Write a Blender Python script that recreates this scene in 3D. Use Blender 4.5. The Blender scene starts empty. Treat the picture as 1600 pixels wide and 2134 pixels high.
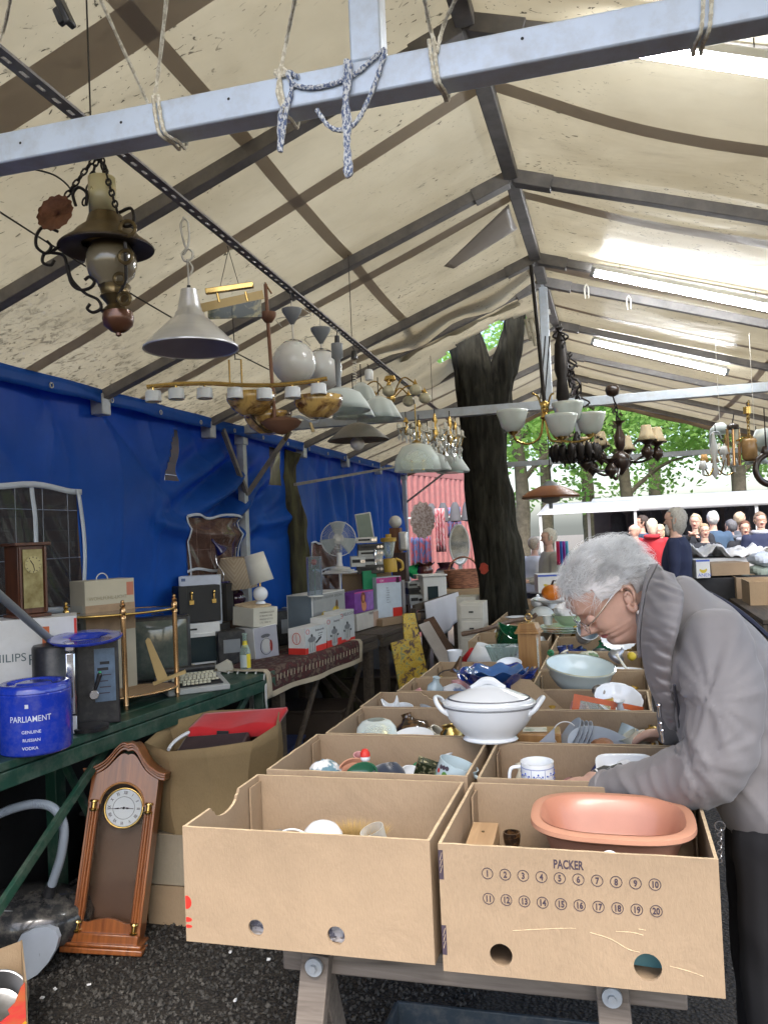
import bpy,math,random
from math import sin,cos,pi,radians,sqrt,atan2
from mathutils import Vector,Matrix,Euler,noise
from mathutils.geometry import tessellate_polygon
random.seed(7)
SC=bpy.context.scene
COL=SC.collection
# ------------------------------------------------------------------ camera, sky, sun, exposure
FPX,YAW,PITCH,ROLL=1738.6,.269,.0271,-.0434
CAMP=Vector((0,0,1.6))
FW=Vector((-sin(YAW)*cos(PITCH),cos(YAW)*cos(PITCH),sin(PITCH)))
RT=Vector((cos(YAW),sin(YAW),0));UP=RT.cross(FW)
RT,UP=cos(ROLL)*RT+sin(ROLL)*UP,-sin(ROLL)*RT+cos(ROLL)*UP
cd=bpy.data.cameras.new('camera');cam=bpy.data.objects.new('camera',cd);COL.objects.link(cam)
cd.sensor_fit='HORIZONTAL';cd.sensor_width=36;cd.lens=36*FPX/1600;cd.clip_start=.03;cd.clip_end=600
mm=Matrix((RT,UP,-FW)).transposed().to_4x4();mm.translation=CAMP;cam.matrix_world=mm
SC.camera=cam
SUN_EL,SUN_AZ=radians(52),radians(160)
W=bpy.data.worlds.new('World');SC.world=W;W.use_nodes=True
nt=W.node_tree;bg=nt.nodes['Background']
sky=nt.nodes.new('ShaderNodeTexSky');sky.sky_type='NISHITA';sky.sun_disc=False
sky.sun_elevation=SUN_EL;sky.sun_rotation=SUN_AZ;sky.air_density=1.0;sky.dust_density=3.0;sky.ozone_density=1.0
nt.links.new(sky.outputs[0],bg.inputs[0]);bg.inputs[1].default_value=.15
sl=bpy.data.lights.new('sun','SUN');so=bpy.data.objects.new('sun',sl);COL.objects.link(so)
sl.energy=1.5;sl.angle=radians(25);sl.color=(1,.97,.92)
sd=Vector((sin(SUN_AZ)*cos(SUN_EL),cos(SUN_AZ)*cos(SUN_EL),sin(SUN_EL)))
so.rotation_euler=(-sd).to_track_quat('-Z','Y').to_euler()
SC.view_settings.view_transform='Standard';SC.view_settings.look='None'
SC.view_settings.gamma=1;SC.view_settings.exposure=1.74
SC.cycles.max_bounces=10;SC.cycles.transparent_max_bounces=16;SC.cycles.use_denoising=True
SC.cycles.sample_clamp_indirect=6;SC.cycles.caustics_reflective=False;SC.cycles.caustics_refractive=False
def on(px,py,X=None,Y=None,Z=None):
 """Where a surveyed sight line meets the plane X=, Y= or Z=."""
 d=FW+RT*((px-800)/FPX)-UP*((py-1067)/FPX)
 i,v=(0,X)if X is not None else (1,Y)if Y is not None else (2,Z)
 return CAMP+d*((v-CAMP[i])/d[i])
def mpp(p):
 return (Vector(p)-CAMP).dot(FW)/FPX
# ------------------------------------------------------------------ materials
MATS={}
def _new(name):
 m=bpy.data.materials.new(name);m.use_nodes=True;MATS[name]=m
 return m,m.node_tree,m.node_tree.nodes['Principled BSDF']
def ramp(nt,stops,fac):
 r=nt.nodes.new('ShaderNodeValToRGB');e=r.color_ramp.elements
 while len(e)<len(stops):e.new(.5)
 for q,(p,c)in zip(e,stops):
  q.position=p;q.color=(*c,1)if len(c)==3 else c
 nt.links.new(fac,r.inputs[0]);return r.outputs[0]
def ntex(nt,scale,detail=4,rough=.55,stretch=None,coord='Object',dist=0,kind='Noise'):
 tc=nt.nodes.new('ShaderNodeTexCoord');out=tc.outputs[coord]
 if stretch:
  mp=nt.nodes.new('ShaderNodeMapping');mp.inputs['Scale'].default_value=stretch
  nt.links.new(out,mp.inputs[0]);out=mp.outputs[0]
 n=nt.nodes.new('ShaderNodeTex'+kind);n.inputs['Scale'].default_value=scale
 if kind=='Noise':
  n.inputs['Detail'].default_value=detail;n.inputs['Roughness'].default_value=rough;n.inputs['Distortion'].default_value=dist
 nt.links.new(out,n.inputs['Vector']);return n
def mixc(nt,fac,a,b,mode='MIX'):
 m=nt.nodes.new('ShaderNodeMix');m.data_type='RGBA';m.blend_type=mode
 for s,v in ((0,fac),(6,a),(7,b)):
  if hasattr(v,'is_output'):nt.links.new(v,m.inputs[s])
  else:m.inputs[s].default_value=v if s==0 else (*v[:3],1)
 return m.outputs[2]
def dobump(nt,bsdf,h,strength,dist=.002):
 b=nt.nodes.new('ShaderNodeBump');b.inputs['Strength'].default_value=strength;b.inputs['Distance'].default_value=dist
 nt.links.new(h,b.inputs['Height'])
 for i in (bsdf if isinstance(bsdf,(list,tuple))else [bsdf]):nt.links.new(b.outputs[0],i.inputs['Normal'])
def M(name,col=(.5,.5,.5),rough=.5,metal=0,var=.12,scale=9,bump=.0,bscale=60,trans=0,coat=0,ior=1.45,emit=0,sss=0,dust=0,stretch=None,alpha=1,sheen=0):
 if name in MATS:return MATS[name]
 m,nt,b=_new(name);L=nt.links
 n=ntex(nt,scale,5,.6,stretch)
 c=ramp(nt,[(.25,[max(0,x*(1-var))for x in col]),(.75,[min(1,x*(1+var))for x in col])],n.outputs[0])
 if dust:
  d=ntex(nt,scale*2.7,6,.7)
  c=mixc(nt,ramp(nt,[(.45,(0,0,0)),(.75,(dust,)*3)],d.outputs[0]),c,(.33,.30,.25))
 L.new(c,b.inputs['Base Color'])
 rn=ntex(nt,scale*3,3)
 rr=nt.nodes.new('ShaderNodeMapRange');rr.inputs[3].default_value=max(0,rough-.08);rr.inputs[4].default_value=min(1,rough+.1)
 L.new(rn.outputs[0],rr.inputs[0]);L.new(rr.outputs[0],b.inputs['Roughness'])
 b.inputs['Metallic'].default_value=metal;b.inputs['IOR'].default_value=ior
 b.inputs['Transmission Weight'].default_value=trans;b.inputs['Coat Weight'].default_value=coat;b.inputs['Coat Roughness'].default_value=.06
 b.inputs['Alpha'].default_value=alpha;b.inputs['Sheen Weight'].default_value=sheen
 if sss:
  b.inputs['Subsurface Weight'].default_value=sss;b.inputs['Subsurface Radius'].default_value=(.012,.005,.003);b.inputs['Subsurface Scale'].default_value=1
 if emit:
  b.inputs['Emission Color'].default_value=(*col,1);b.inputs['Emission Strength'].default_value=emit
 if bump:dobump(nt,b,ntex(nt,bscale,4).outputs[0],bump)
 return m
def two_tone(name,a,b_,scale,lo=.45,hi=.55,rough=.5,kind='Noise',stretch=None,bump=0,metal=0,coat=0,dist=0,detail=5,trans=0):
 if name in MATS:return MATS[name]
 m,nt,b=_new(name);n=ntex(nt,scale,detail,.6,stretch,dist=dist,kind=kind)
 nt.links.new(ramp(nt,[(lo,a),(hi,b_)],n.outputs[0]),b.inputs['Base Color'])
 b.inputs['Roughness'].default_value=rough;b.inputs['Metallic'].default_value=metal;b.inputs['Coat Weight'].default_value=coat
 b.inputs['Transmission Weight'].default_value=trans
 if bump:dobump(nt,b,n.outputs[0],bump)
 return m
def wood(name,col,dark,scale=1.0,rough=.45,coat=0,axis='Z',bump=.15):
 if name in MATS:return MATS[name]
 m,nt,b=_new(name)
 st={'X':(2,28,28),'Y':(28,2,28),'Z':(28,28,2)}[axis]
 n=ntex(nt,1.6*scale,6,.65,st,dist=.6)
 n2=ntex(nt,3,4)
 c=ramp(nt,[(.3,dark),(.5,[(x+y)/2 for x,y in zip(col,dark)]),(.7,col)],n.outputs[0])
 c=mixc(nt,.35,c,ramp(nt,[(.3,(.55,.55,.55)),(.7,(1,1,1))],n2.outputs[0]),'MULTIPLY')
 nt.links.new(c,b.inputs['Base Color']);b.inputs['Roughness'].default_value=rough;b.inputs['Coat Weight'].default_value=coat
 dobump(nt,b,n.outputs[0],bump,.001);return m
def thin_mat(name,col,stain,transl,spots=True,scale=1.0,gloss=.15,rough=.35):
 """Sheet that lets daylight through: canvas, tarpaulin, leaf."""
 if name in MATS:return MATS[name]
 m,nt,b=_new(name);L=nt.links
 n=ntex(nt,1.3*scale,6,.65,coord='Object')
 c=ramp(nt,[(.28,stain),(.66,col)],n.outputs[0]);big=ntex(nt,.55*scale,4,.6);c=mixc(nt,.55,c,ramp(nt,[(.3,(.86,.86,.87)),(.6,(1,1,1))],big.outputs[0]),'MULTIPLY')
 if spots:
  s1=ntex(nt,17,2,.5,(1,1.9,1),dist=2.6);s2=ntex(nt,1.1,3)
  k1=ramp(nt,[(.665,(0,0,0)),(.685,(1,1,1))],s1.outputs[0]);k2=ramp(nt,[(.42,(0,0,0)),(.56,(1,1,1))],s2.outputs[0])
  k=mixc(nt,1,k1,k2,'MULTIPLY')
  tc=nt.nodes.new('ShaderNodeTexCoord');sx=nt.nodes.new('ShaderNodeSeparateXYZ');L.new(tc.outputs['Object'],sx.inputs[0]);mr=nt.nodes.new('ShaderNodeMapRange');mr.inputs[1].default_value=-1.55;mr.inputs[2].default_value=-2.2;L.new(sx.outputs[0],mr.inputs[0])
  s3=ntex(nt,15,6,.7,(1,1.6,1),dist=1.2);k3=mixc(nt,1,ramp(nt,[(.52,(0,0,0)),(.60,(.8,)*3)],s3.outputs[0]),mr.outputs[0],'MULTIPLY');k=mixc(nt,1,k,k3,'ADD')
  c=mixc(nt,k,c,[x*.28 for x in stain])
  w=ntex(nt,5,6,.7,(.35,2.2,1),dist=.4)
  c=mixc(nt,ramp(nt,[(.56,(0,0,0)),(.85,(.4,)*3)],w.outputs[0]),c,[x*.62 for x in stain])
 L.new(c,b.inputs['Base Color']);b.inputs['Roughness'].default_value=rough;b.inputs['Specular IOR Level'].default_value=gloss
 t=nt.nodes.new('ShaderNodeBsdfTranslucent');L.new(c,t.inputs[0])
 mx=nt.nodes.new('ShaderNodeMixShader');mx.inputs[0].default_value=transl
 L.new(b.outputs[0],mx.inputs[1]);L.new(t.outputs[0],mx.inputs[2]);L.new(mx.outputs[0],nt.nodes['Material Output'].inputs[0])
 w=ntex(nt,1.7*scale,3,.5,(1,1.6,1),dist=.5);dobump(nt,[b,t],w.outputs[0],.35,.04)
 return m
def glass(name,col=(.9,.95,.93),rough=.04,frost=0,mixin=.35):
 """Clear or coloured glass / plastic: part see-through, part glossy, cheap to trace."""
 if name in MATS:return MATS[name]
 m,nt,b=_new(name);L=nt.links
 b.inputs['Base Color'].default_value=(*col,1);b.inputs['Roughness'].default_value=rough+frost
 b.inputs['Transmission Weight'].default_value=.25 if not frost else .1
 t=nt.nodes.new('ShaderNodeBsdfTransparent');t.inputs[0].default_value=(*[min(1,x*1.05)for x in col],1)
 lw=nt.nodes.new('ShaderNodeLayerWeight');lw.inputs[0].default_value=mixin
 r=nt.nodes.new('ShaderNodeMapRange');r.inputs[3].default_value=mixin*.55;r.inputs[4].default_value=1
 L.new(lw.outputs['Facing'],r.inputs[0]);mx=nt.nodes.new('ShaderNodeMixShader')
 L.new(r.outputs[0],mx.inputs[0]);L.new(t.outputs[0],mx.inputs[1]);L.new(b.outputs[0],mx.inputs[2])
 L.new(mx.outputs[0],nt.nodes['Material Output'].inputs[0]);return m
def cardboard(name,col=(.44,.31,.185),axis=(1,1,.15)):
 if name in MATS:return MATS[name]
 m,nt,b=_new(name);L=nt.links
 n=ntex(nt,3.2,7,.7);f=ntex(nt,260,3,.7,(1,1,.3));big=ntex(nt,9,3,.5,(1,1,.12))
 c=ramp(nt,[(.25,[x*.84 for x in col]),(.75,[x*1.1 for x in col])],n.outputs[0])
 c=mixc(nt,.35,c,ramp(nt,[(.3,(.72,)*3),(.7,(1,1,1))],f.outputs[0]),'MULTIPLY')
 w=ntex(nt,7,8,.75,dist=1.2)
 c=mixc(nt,ramp(nt,[(.6,(0,0,0)),(.72,(.35,)*3)],w.outputs[0]),c,[x*.72 for x in col])
 L.new(c,b.inputs['Base Color']);b.inputs['Roughness'].default_value=.85;b.inputs['Specular IOR Level'].default_value=.2
 add=nt.nodes.new('ShaderNodeMath');add.operation='ADD';L.new(f.outputs[0],add.inputs[0]);L.new(big.outputs[0],add.inputs[1])
 dent=ntex(nt,6,4,.55,dist=1.5);a2=nt.nodes.new('ShaderNodeMath');a2.operation='MULTIPLY_ADD';a2.inputs[1].default_value=3.5;L.new(dent.outputs[0],a2.inputs[0]);L.new(add.outputs[0],a2.inputs[2])
 dobump(nt,b,a2.outputs[0],.3,.004);return m
# ------------------------------------------------------------------ mesh builder
class MB:
 def __init__(s,T=None):s.v=[];s.f=[];s.mi=[];s.m=0;s.T=T or Matrix.Identity(4)
 def add(s,vs,fs):
  o=len(s.v);s.v+=[s.T@Vector(v)for v in vs]
  s.f+=[tuple(i+o for i in f)for f in fs];s.mi+=[s.m]*len(fs);return s
 def box(s,c,d,rz=0,R=None):
  R=R or Matrix.Rotation(rz,3,'Z');c=Vector(c);x,y,z=[q/2 for q in d]
  vs=[c+R@Vector((a*x,b*y,e*z))for a in (-1,1)for b in (-1,1)for e in (-1,1)]
  return s.add(vs,[(0,1,3,2),(4,6,7,5),(0,4,5,1),(2,3,7,6),(0,2,6,4),(1,5,7,3)])
 def bar(s,a,b,w,h=None,up=(0,0,1)):
  a,b=Vector(a),Vector(b);d=b-a;L=d.length;z=d.normalized();h=h or w
  u=Vector(up);x=z.cross(u)
  if x.length<1e-4:x=z.cross(Vector((0,1,0)))
  x.normalize();y=x.cross(z)
  return s.box((a+b)/2,(w,h,L),R=Matrix((x,y,z)).transposed())
 def tube(s,path,r,n=8,cap=True,flat=1):
  P=[Vector(p)for p in path];R=r if isinstance(r,(list,tuple))else [r]*len(P)
  vs=[];pn=None
  for i,p in enumerate(P):
   t=(P[min(i+1,len(P)-1)]-P[max(i-1,0)])
   if t.length<1e-9:t=Vector((0,0,1))
   t.normalize()
   if pn is None:
    pn=t.cross(Vector((0,0,1)))
    if pn.length<.1:pn=t.cross(Vector((1,0,0)))
   pn=(pn-t*pn.dot(t)).normalized();q=t.cross(pn)
   for k in range(n):
    a=2*pi*k/n;vs.append(p+pn*(cos(a)*R[i])+q*(sin(a)*R[i]*flat))
  fs=[(i*n+k,i*n+(k+1)%n,(i+1)*n+(k+1)%n,(i+1)*n+k)for i in range(len(P)-1)for k in range(n)]
  if cap:fs+=[tuple(range(n))[::-1],tuple(range((len(P)-1)*n,len(P)*n))]
  return s.add(vs,fs)
 def lathe(s,prof,n=24,c=(0,0,0),sx=1,sy=1,wav=None,a0=0,a1=2*pi):
  c=Vector(c);full=abs(a1-a0-2*pi)<1e-6;N=n if full else n+1;vs=[]
  for j,(r,z)in enumerate(prof):
   for k in range(N):
    a=a0+(a1-a0)*k/n;rr=r;zz=z
    if wav:rr,zz=wav(r,z,a,j)
    vs.append(c+Vector((cos(a)*rr*sx,sin(a)*rr*sy,zz)))
  fs=[]
  for j in range(len(prof)-1):
   for k in range(n):
    k2=(k+1)%N
    a,b,d,e=j*N+k,j*N+k2,(j+1)*N+k2,(j+1)*N+k
    if prof[j][0]<1e-6 and prof[j+1][0]<1e-6:continue
    fs.append((a,d,e)if prof[j][0]<1e-6 else (a,b,d)if prof[j+1][0]<1e-6 else (a,b,d,e))
  return s.add(vs,fs)
 def ball(s,c,r,n=16,sx=1,sy=1,sz=1):
  m=max(6,n//2);return s.lathe([(sin(pi*i/m)*r,-cos(pi*i/m)*r*sz)for i in range(m+1)],n,c,sx,sy)
 def torus(s,c,R,r,n=24,m=8,axis='Z',a0=0,a1=2*pi):
  P=[]
  for i in range(n+1):
   a=a0+(a1-a0)*i/n;u,v=cos(a)*R,sin(a)*R
   P.append(Vector(c)+Vector({'Z':(u,v,0),'Y':(u,0,v),'X':(0,u,v)}[axis]))
  return s.tube(P,r,m,cap=True)
 def prism(s,poly,t,holes=(),T=None):
  """2D polygon (x,y) with holes, thickness t along +z, placed by T."""
  T=T or Matrix.Identity(4);loops=[[Vector((x,y,0))for x,y in l]for l in [poly,*holes]]
  tri=tessellate_polygon(loops);flat=[p for l in loops for p in l];n=len(flat)
  vs=[T@p for p in flat]+[T@(p+Vector((0,0,t)))for p in flat]
  fs=[]
  for a,b,c in tri:
   A,B,C_=flat[a],flat[b],flat[c]
   if (B-A).cross(C_-A).z<0:b,c=c,b
   fs+=[(a,c,b),(a+n,b+n,c+n)]
  o=0
  for l in loops:
   ar=sum(l[i].x*l[(i+1)%len(l)].y-l[(i+1)%len(l)].x*l[i].y for i in range(len(l)))
   outer=l is loops[0];ccw=ar>0
   for i in range(len(l)):
    a,b=o+i,o+(i+1)%len(l)
    if ccw!=outer:a,b=b,a
    fs.append((a,b,b+n,a+n))
   o+=len(l)
  return s.add(vs,fs)
 def sheet(s,fn,nu,nv):
  vs=[fn(i/nu,j/nv)for j in range(nv+1)for i in range(nu+1)];w=nu+1
  return s.add(vs,[(j*w+i,j*w+i+1,(j+1)*w+i+1,(j+1)*w+i)for j in range(nv)for i in range(nu)])
 def quad(s,a,b,c,d):return s.add([a,b,c,d],[(0,1,2,3)])
 def build(s,name,mat,parent=None,bev=0,smooth=35,solid=0,sub=0,seg=2,label=None,off=-1):
  me=bpy.data.meshes.new(name);me.from_pydata([tuple(v)for v in s.v],[],s.f)
  for q in (mat if isinstance(mat,(list,tuple))else [mat]):me.materials.append(q)
  if max(s.mi,default=0):me.polygons.foreach_set('material_index',s.mi)
  me.validate();me.update()
  if smooth:
   me.shade_smooth()
   if smooth<180:me.set_sharp_from_angle(angle=radians(smooth))
  o=bpy.data.objects.new(name,me);COL.objects.link(o);o.parent=parent
  if solid:
   q=o.modifiers.new('thickness','SOLIDIFY');q.thickness=solid;q.offset=off
  if bev:
   q=o.modifiers.new('bevel','BEVEL');q.width=bev;q.segments=seg;q.limit_method='ANGLE';q.angle_limit=radians(40);q.use_clamp_overlap=True
  if sub:
   q=o.modifiers.new('sub','SUBSURF');q.levels=sub;q.render_levels=sub
  if label:o['label']=label
  return o
def tag(o,label=None,cat=None,group=None,kind=None):
 for k,v in (('label',label),('category',cat),('group',group),('kind',kind)):
  if v:o[k]=v
 return o
def thing(name,label,cat,loc=(0,0,0),rz=0,group=None,rot=None,sc=None):
 o=bpy.data.objects.new(name,None);COL.objects.link(o);o.empty_display_size=.05
 o.location=loc;o.rotation_euler=rot or (0,0,rz)
 if sc:o.scale=(sc,)*3 if not hasattr(sc,'__len__')else sc
 return tag(o,label,cat,group)
def dup(root,loc=None,rz=None,label=None,rot=None,sc=None):
 def cp(o,par):
  c=o.copy();COL.objects.link(c);c.parent=par
  for ch in list(o.children):cp(ch,c)
  return c
 r=cp(root,None)
 if loc is not None:r.location=loc
 if rz is not None:r.rotation_euler=(0,0,rz)
 if rot:r.rotation_euler=rot
 if sc:r.scale=(sc,)*3 if not hasattr(sc,'__len__')else sc
 if label:r['label']=label
 return r
def text(s,size,mat,parent,M4,name='lettering',ext=.0004,bold=0,align='LEFT',sx=1):
 cu=bpy.data.curves.new('t','FONT');cu.body=s;cu.size=size;cu.extrude=ext;cu.offset=bold;cu.align_x=align;cu.resolution_u=3
 o=bpy.data.objects.new('t',cu);COL.objects.link(o)
 dg=bpy.context.evaluated_depsgraph_get();me=bpy.data.meshes.new_from_object(o.evaluated_get(dg))
 bpy.data.objects.remove(o);bpy.data.curves.remove(cu);me.name=name
 me.transform(Matrix.Scale(sx,4,(1,0,0)));me.transform(M4);me.materials.clear();me.materials.append(mat)
 r=bpy.data.objects.new(name,me);COL.objects.link(r);r.parent=parent;return r
def frame(o,u,v):
 """4x4 with local x=u, y=v, z=u×v at origin o."""
 u=Vector(u).normalized();n=u.cross(Vector(v)).normalized();v=n.cross(u)
 m=Matrix((u,v,n)).transposed().to_4x4();m.translation=Vector(o);return m
def circ(cx,cy,r,n=20,ry=None):return [(cx+cos(2*pi*i/n)*r,cy+sin(2*pi*i/n)*(ry or r))for i in range(n)]
def arc(a,b,sag,n=12,up=(0,0,-1)):
 a,b=Vector(a),Vector(b);return [a.lerp(b,i/n)+Vector(up)*sag*4*(i/n)*(1-i/n)for i in range(n+1)]
def spline(P,n=8):
 P=[Vector(p)for p in P];Q=[P[0]*2-P[1]]+P+[P[-1]*2-P[-2]];out=[]
 for i in range(1,len(Q)-2):
  a,b,c,d=Q[i-1:i+3]
  for k in range(n):
   t=k/n;out.append(.5*((2*b)+(c-a)*t+(2*a-5*b+4*c-d)*t*t+(3*b-a-3*c+d)*t**3))
 return out+[P[-1]]
def bake(o):
 """Apply an object's modifiers and return the same object with plain mesh data."""
 dg=bpy.context.evaluated_depsgraph_get();me=bpy.data.meshes.new_from_object(o.evaluated_get(dg))
 o.modifiers.clear();o.data=me;return o
# ------------------------------------------------------------------ shared materials
STEEL=M('galvanised_steel',(.42,.46,.50),.5,.35,.2,6,dust=.5,bump=.1)
STEELW=M('painted_steel',(.60,.68,.80),.38,.1,.08,5,dust=.45,bump=.05)
RUSTY=M('rusty_frame_steel',(.20,.19,.185),.6,.3,.3,9,dust=.3,bump=.2)
CANVAS=thin_mat('tent_canvas',(.64,.60,.49),(.52,.475,.37),.62)
HEM=thin_mat('canvas_double_hem',(.40,.345,.285),(.33,.28,.23),.42,spots=False)
BLUE=thin_mat('blue_tarpaulin',(.022,.135,.60),(.016,.10,.46),.44,spots=False,gloss=.12)
CARD=cardboard('cardboard',(.345,.25,.162));CARD2=cardboard('cardboard_dull',(.36,.26,.16));CARD3=cardboard('cardboard_olive',(.285,.205,.105))
CARDE=M('cardboard_cut_edge',(.50,.38,.24),.9,var=.25,scale=60)
WHITE=M('white_card',(.66,.66,.65),.6,var=.06,dust=.15);PAPER=M('white_paper',(.72,.72,.72),.8,var=.05)
CHINA=M('white_china',(.74,.77,.80),.12,var=.03,coat=.5);CREAMC=M('cream_china',(.66,.62,.50),.18,var=.05,coat=.4)
BLUECH=M('pale_blue_china',(.42,.52,.56),.2,var=.06,coat=.4)
BLACKP=M('black_plastic',(.018,.018,.02),.35,var=.3,dust=.12);BLACKM=M('black_matt',(.02,.02,.022),.7,var=.3)
INK=M('printing_ink',(.05,.035,.05),.7,var=.2,scale=80)
BRASS=M('brass',(.62,.42,.14),.22,1,.12,14);BRASSD=M('aged_brass',(.15,.11,.055),.36,.9,.4,16,bump=.3)
COPPER=M('copper_tone',(.55,.34,.17),.22,.95,.08,4)
CHROME=M('chrome',(.72,.72,.74),.12,1,.04);ALU=M('brushed_aluminium',(.72,.73,.76),.36,.8,.06,3,stretch=(1,1,30))
GREENP=M('dark_green_paint',(.012,.055,.035),.45,var=.3,scale=5,dust=.25,bump=.1)
TBROWN=wood('old_brown_planks',(.10,.075,.05),(.035,.026,.02),rough=.75,axis='Y')
GREYWOOD=wood('weathered_trestle_wood',(.25,.21,.175),(.10,.08,.065),rough=.85,axis='X')
OAK=wood('reddish_clock_wood',(.36,.115,.03),(.15,.042,.012),rough=.28,coat=.35);DARKWOOD=wood('dark_turned_wood',(.045,.022,.012),(.012,.007,.005),rough=.3,coat=.4)
HONEY=wood('honey_wood',(.42,.23,.08),(.26,.12,.035),rough=.4,coat=.2);LIGHTW=wood('light_wood',(.50,.33,.18),(.36,.22,.11),rough=.6,axis='Y')
GLASSC=glass('clear_glass');GLASSG=glass('green_glass',(.10,.42,.22),mixin=.55);GLASSB=glass('cobalt_glass',(.02,.07,.38),mixin=.7)
MILK=M('opal_glass',(.62,.62,.60),.25,var=.04,coat=.3,sss=.1);MILKG=glass('frosted_glass',(.66,.71,.69),.3,.25,mixin=.6)
RED=M('red_print',(.55,.03,.02),.5,var=.1);GREYP=M('grey_plastic',(.20,.215,.23),.45,var=.1,dust=.2)
WHITEP=M('white_plastic',(.68,.69,.68),.35,var=.05,dust=.15)
ROPE=two_tone('natural_rope',(.58,.52,.40),(.80,.75,.62),120,rough=.9,bump=.6);ROPEB=two_tone('blue_white_rope',(.12,.16,.28),(.72,.73,.74),260,.46,.54,rough=.85,stretch=(1,1,.5),bump=.5)
CORD=M('pale_cable',(.60,.57,.5),.5);CORDD=M('dark_cable',(.03,.025,.02),.6)
# ------------------------------------------------------------------ ground
def ground():
 m,nt,b=_new('gravel_ground');L=nt.links
 v=ntex(nt,75,kind='Voronoi');n=ntex(nt,1.4,6,.7);n2=ntex(nt,210,4,.7)
 c=ramp(nt,[(0,(.055,.05,.043)),(.45,(.028,.024,.02)),(.9,(.006,.005,.005))],v.outputs['Distance'])
 c=mixc(nt,.8,c,ramp(nt,[(.3,(.45,.40,.36)),(.7,(1.25,1.2,1.1))],n.outputs[0]),'MULTIPLY')
 c=mixc(nt,.55,c,ramp(nt,[(.35,(.3,.3,.3)),(.7,(1.5,1.45,1.35))],n2.outputs[0]),'MULTIPLY')
 tc=nt.nodes.new('ShaderNodeTexCoord');sx=nt.nodes.new('ShaderNodeSeparateXYZ');L.new(tc.outputs['Object'],sx.inputs[0])
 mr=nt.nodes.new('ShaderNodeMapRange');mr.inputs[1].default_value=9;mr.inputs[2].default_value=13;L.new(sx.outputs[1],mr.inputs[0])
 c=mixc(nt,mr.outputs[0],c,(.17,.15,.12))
 L.new(c,b.inputs['Base Color']);b.inputs['Roughness'].default_value=.9
 dobump(nt,b,v.outputs['Distance'],.9,.012)
 g=MB();g.sheet(lambda u,w:Vector(((u-.5)*160,-30+w*190,0)),8,8)
 o=g.build('ground',m,smooth=0);o['kind']='structure'
 peb=two_tone('chippings',(.012,.011,.010),(.105,.096,.082),55,.38,.68,rough=.85)
 p=MB();rnd=random.Random(3)
 for i in range(9500):
  x=rnd.uniform(-2.6,-.5);y=rnd.uniform(2.1,3.7)
  r=rnd.uniform(.004,.012);R=Euler((rnd.random()*6,rnd.random()*6,rnd.random()*6)).to_matrix()
  vs=[Vector((x,y,r*.45))+R@(Vector(q)*r*rnd.uniform(.7,1.15))for q in ((1,0,0),(-1,0,0),(0,1,0),(0,-1,0),(0,0,.7),(0,0,-.7))]
  p.add(vs,[(0,2,4),(2,1,4),(1,3,4),(3,0,4),(2,0,5),(1,2,5),(3,1,5),(0,3,5)])
 tag(p.build('gravel',peb,smooth=60),'dark gravel chippings strewn over the ground below the tables','gravel',kind='stuff')
 sc=MB();wm=PAPER
 for px,py in ((115,2062),(185,2052),(88,2080),(150,1910),(480,1985),(490,2085),(560,2000)):
  c_=on(px,py,Z=.012);a=rnd.random()*3
  sc.box(c_,(.014,.009,.004),rz=a)
 for a in sc.v:a.z+=rnd.uniform(-.002,.003)
 tag(sc.build('paper_scraps',wm),'tiny white scraps of paper scattered on the dark gravel','litter',kind='stuff')
ground()
# ------------------------------------------------------------------ tent
RX,RZ,LX,LZ,QX,QZ=-.377,3.21,-2.557,2.387,1.80,2.51
Y0,Y1=.25,10.42
RAFT=[1.4,2.6,3.8,5.0,5.5,6.7,7.9,9.1,10.3]
def rz_(x):return RZ+(LZ-RZ)*(RX-x)/(RX-LX)if x<RX else RZ+(QZ-RZ)*(x-RX)/(QX-RX)
tent=thing('market_tent','long beige canvas market tent on a steel frame, sheltering every table','tent',(RX,5,0))
TI=Matrix.Translation((-RX,-5,0))
def tb():return MB(TI)
def sagz(x,y):
 i=max([k for k in range(len(RAFT))if RAFT[k]<=y]or [0]);a=RAFT[i]if RAFT[i]<=y else .2;b=RAFT[i+1]if i+1<len(RAFT)and RAFT[i]<=y else (RAFT[0]if y<RAFT[0]else Y1)
 t=(y-a)/max(b-a,.01);s=4*t*(1-t)
 edge=min(1,abs(x-RX)/.5)*min(1,(x-LX+.05)/.4 if x<RX else (QX-x+.05)/.4)
 return -.018*s*max(0,edge)+.006*noise.noise((x*2.1,y*2.1,0))*max(0,edge)
TREE1=(-1.02,6.25);HOLE=[(-1.32,5.98),(-.50,5.80),(-.42,6.62),(-1.36,6.75)]
def roof_side(a,b,name,hole=False):
 nu,nv=26,150
 g=tb()
 def fn(u,v):
  x=a+(b-a)*u;y=Y0+(Y1-Y0)*v
  z=rz_(x)+.034+sagz(x,y)
  if hole:
   d=sqrt(((x+.95)/.62)**2+((y-6.1)/.75)**2)
   if d<1.6:z+=-.055*max(0,1-abs(d-1.0)/.6)*(1+.5*sin(9*atan2(y-6.1,x+.95)))
  return Vector((x,y,z))
 g.sheet(fn,nu,nv)
 if hole:
  keep=[]
  for f in g.f:
   c=sum((g.v[i]for i in f),Vector())/4;x,y=c.x+RX,c.y+5
   d=sqrt(((x+.86)/.33)**2+((y-6.25)/.27)**2)+.12*sin(3.1*atan2(y-6.2,x+.9)+1)
   if d>1:keep.append(f)
  g.f=keep;g.mi=[0]*len(keep)
 return g.build(name,CANVAS,tent,solid=.0025,smooth=60)
roof_side(LX-.06,RX,'roof_canvas',True);roof_side(RX,QX+.06,'roof_canvas')
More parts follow.
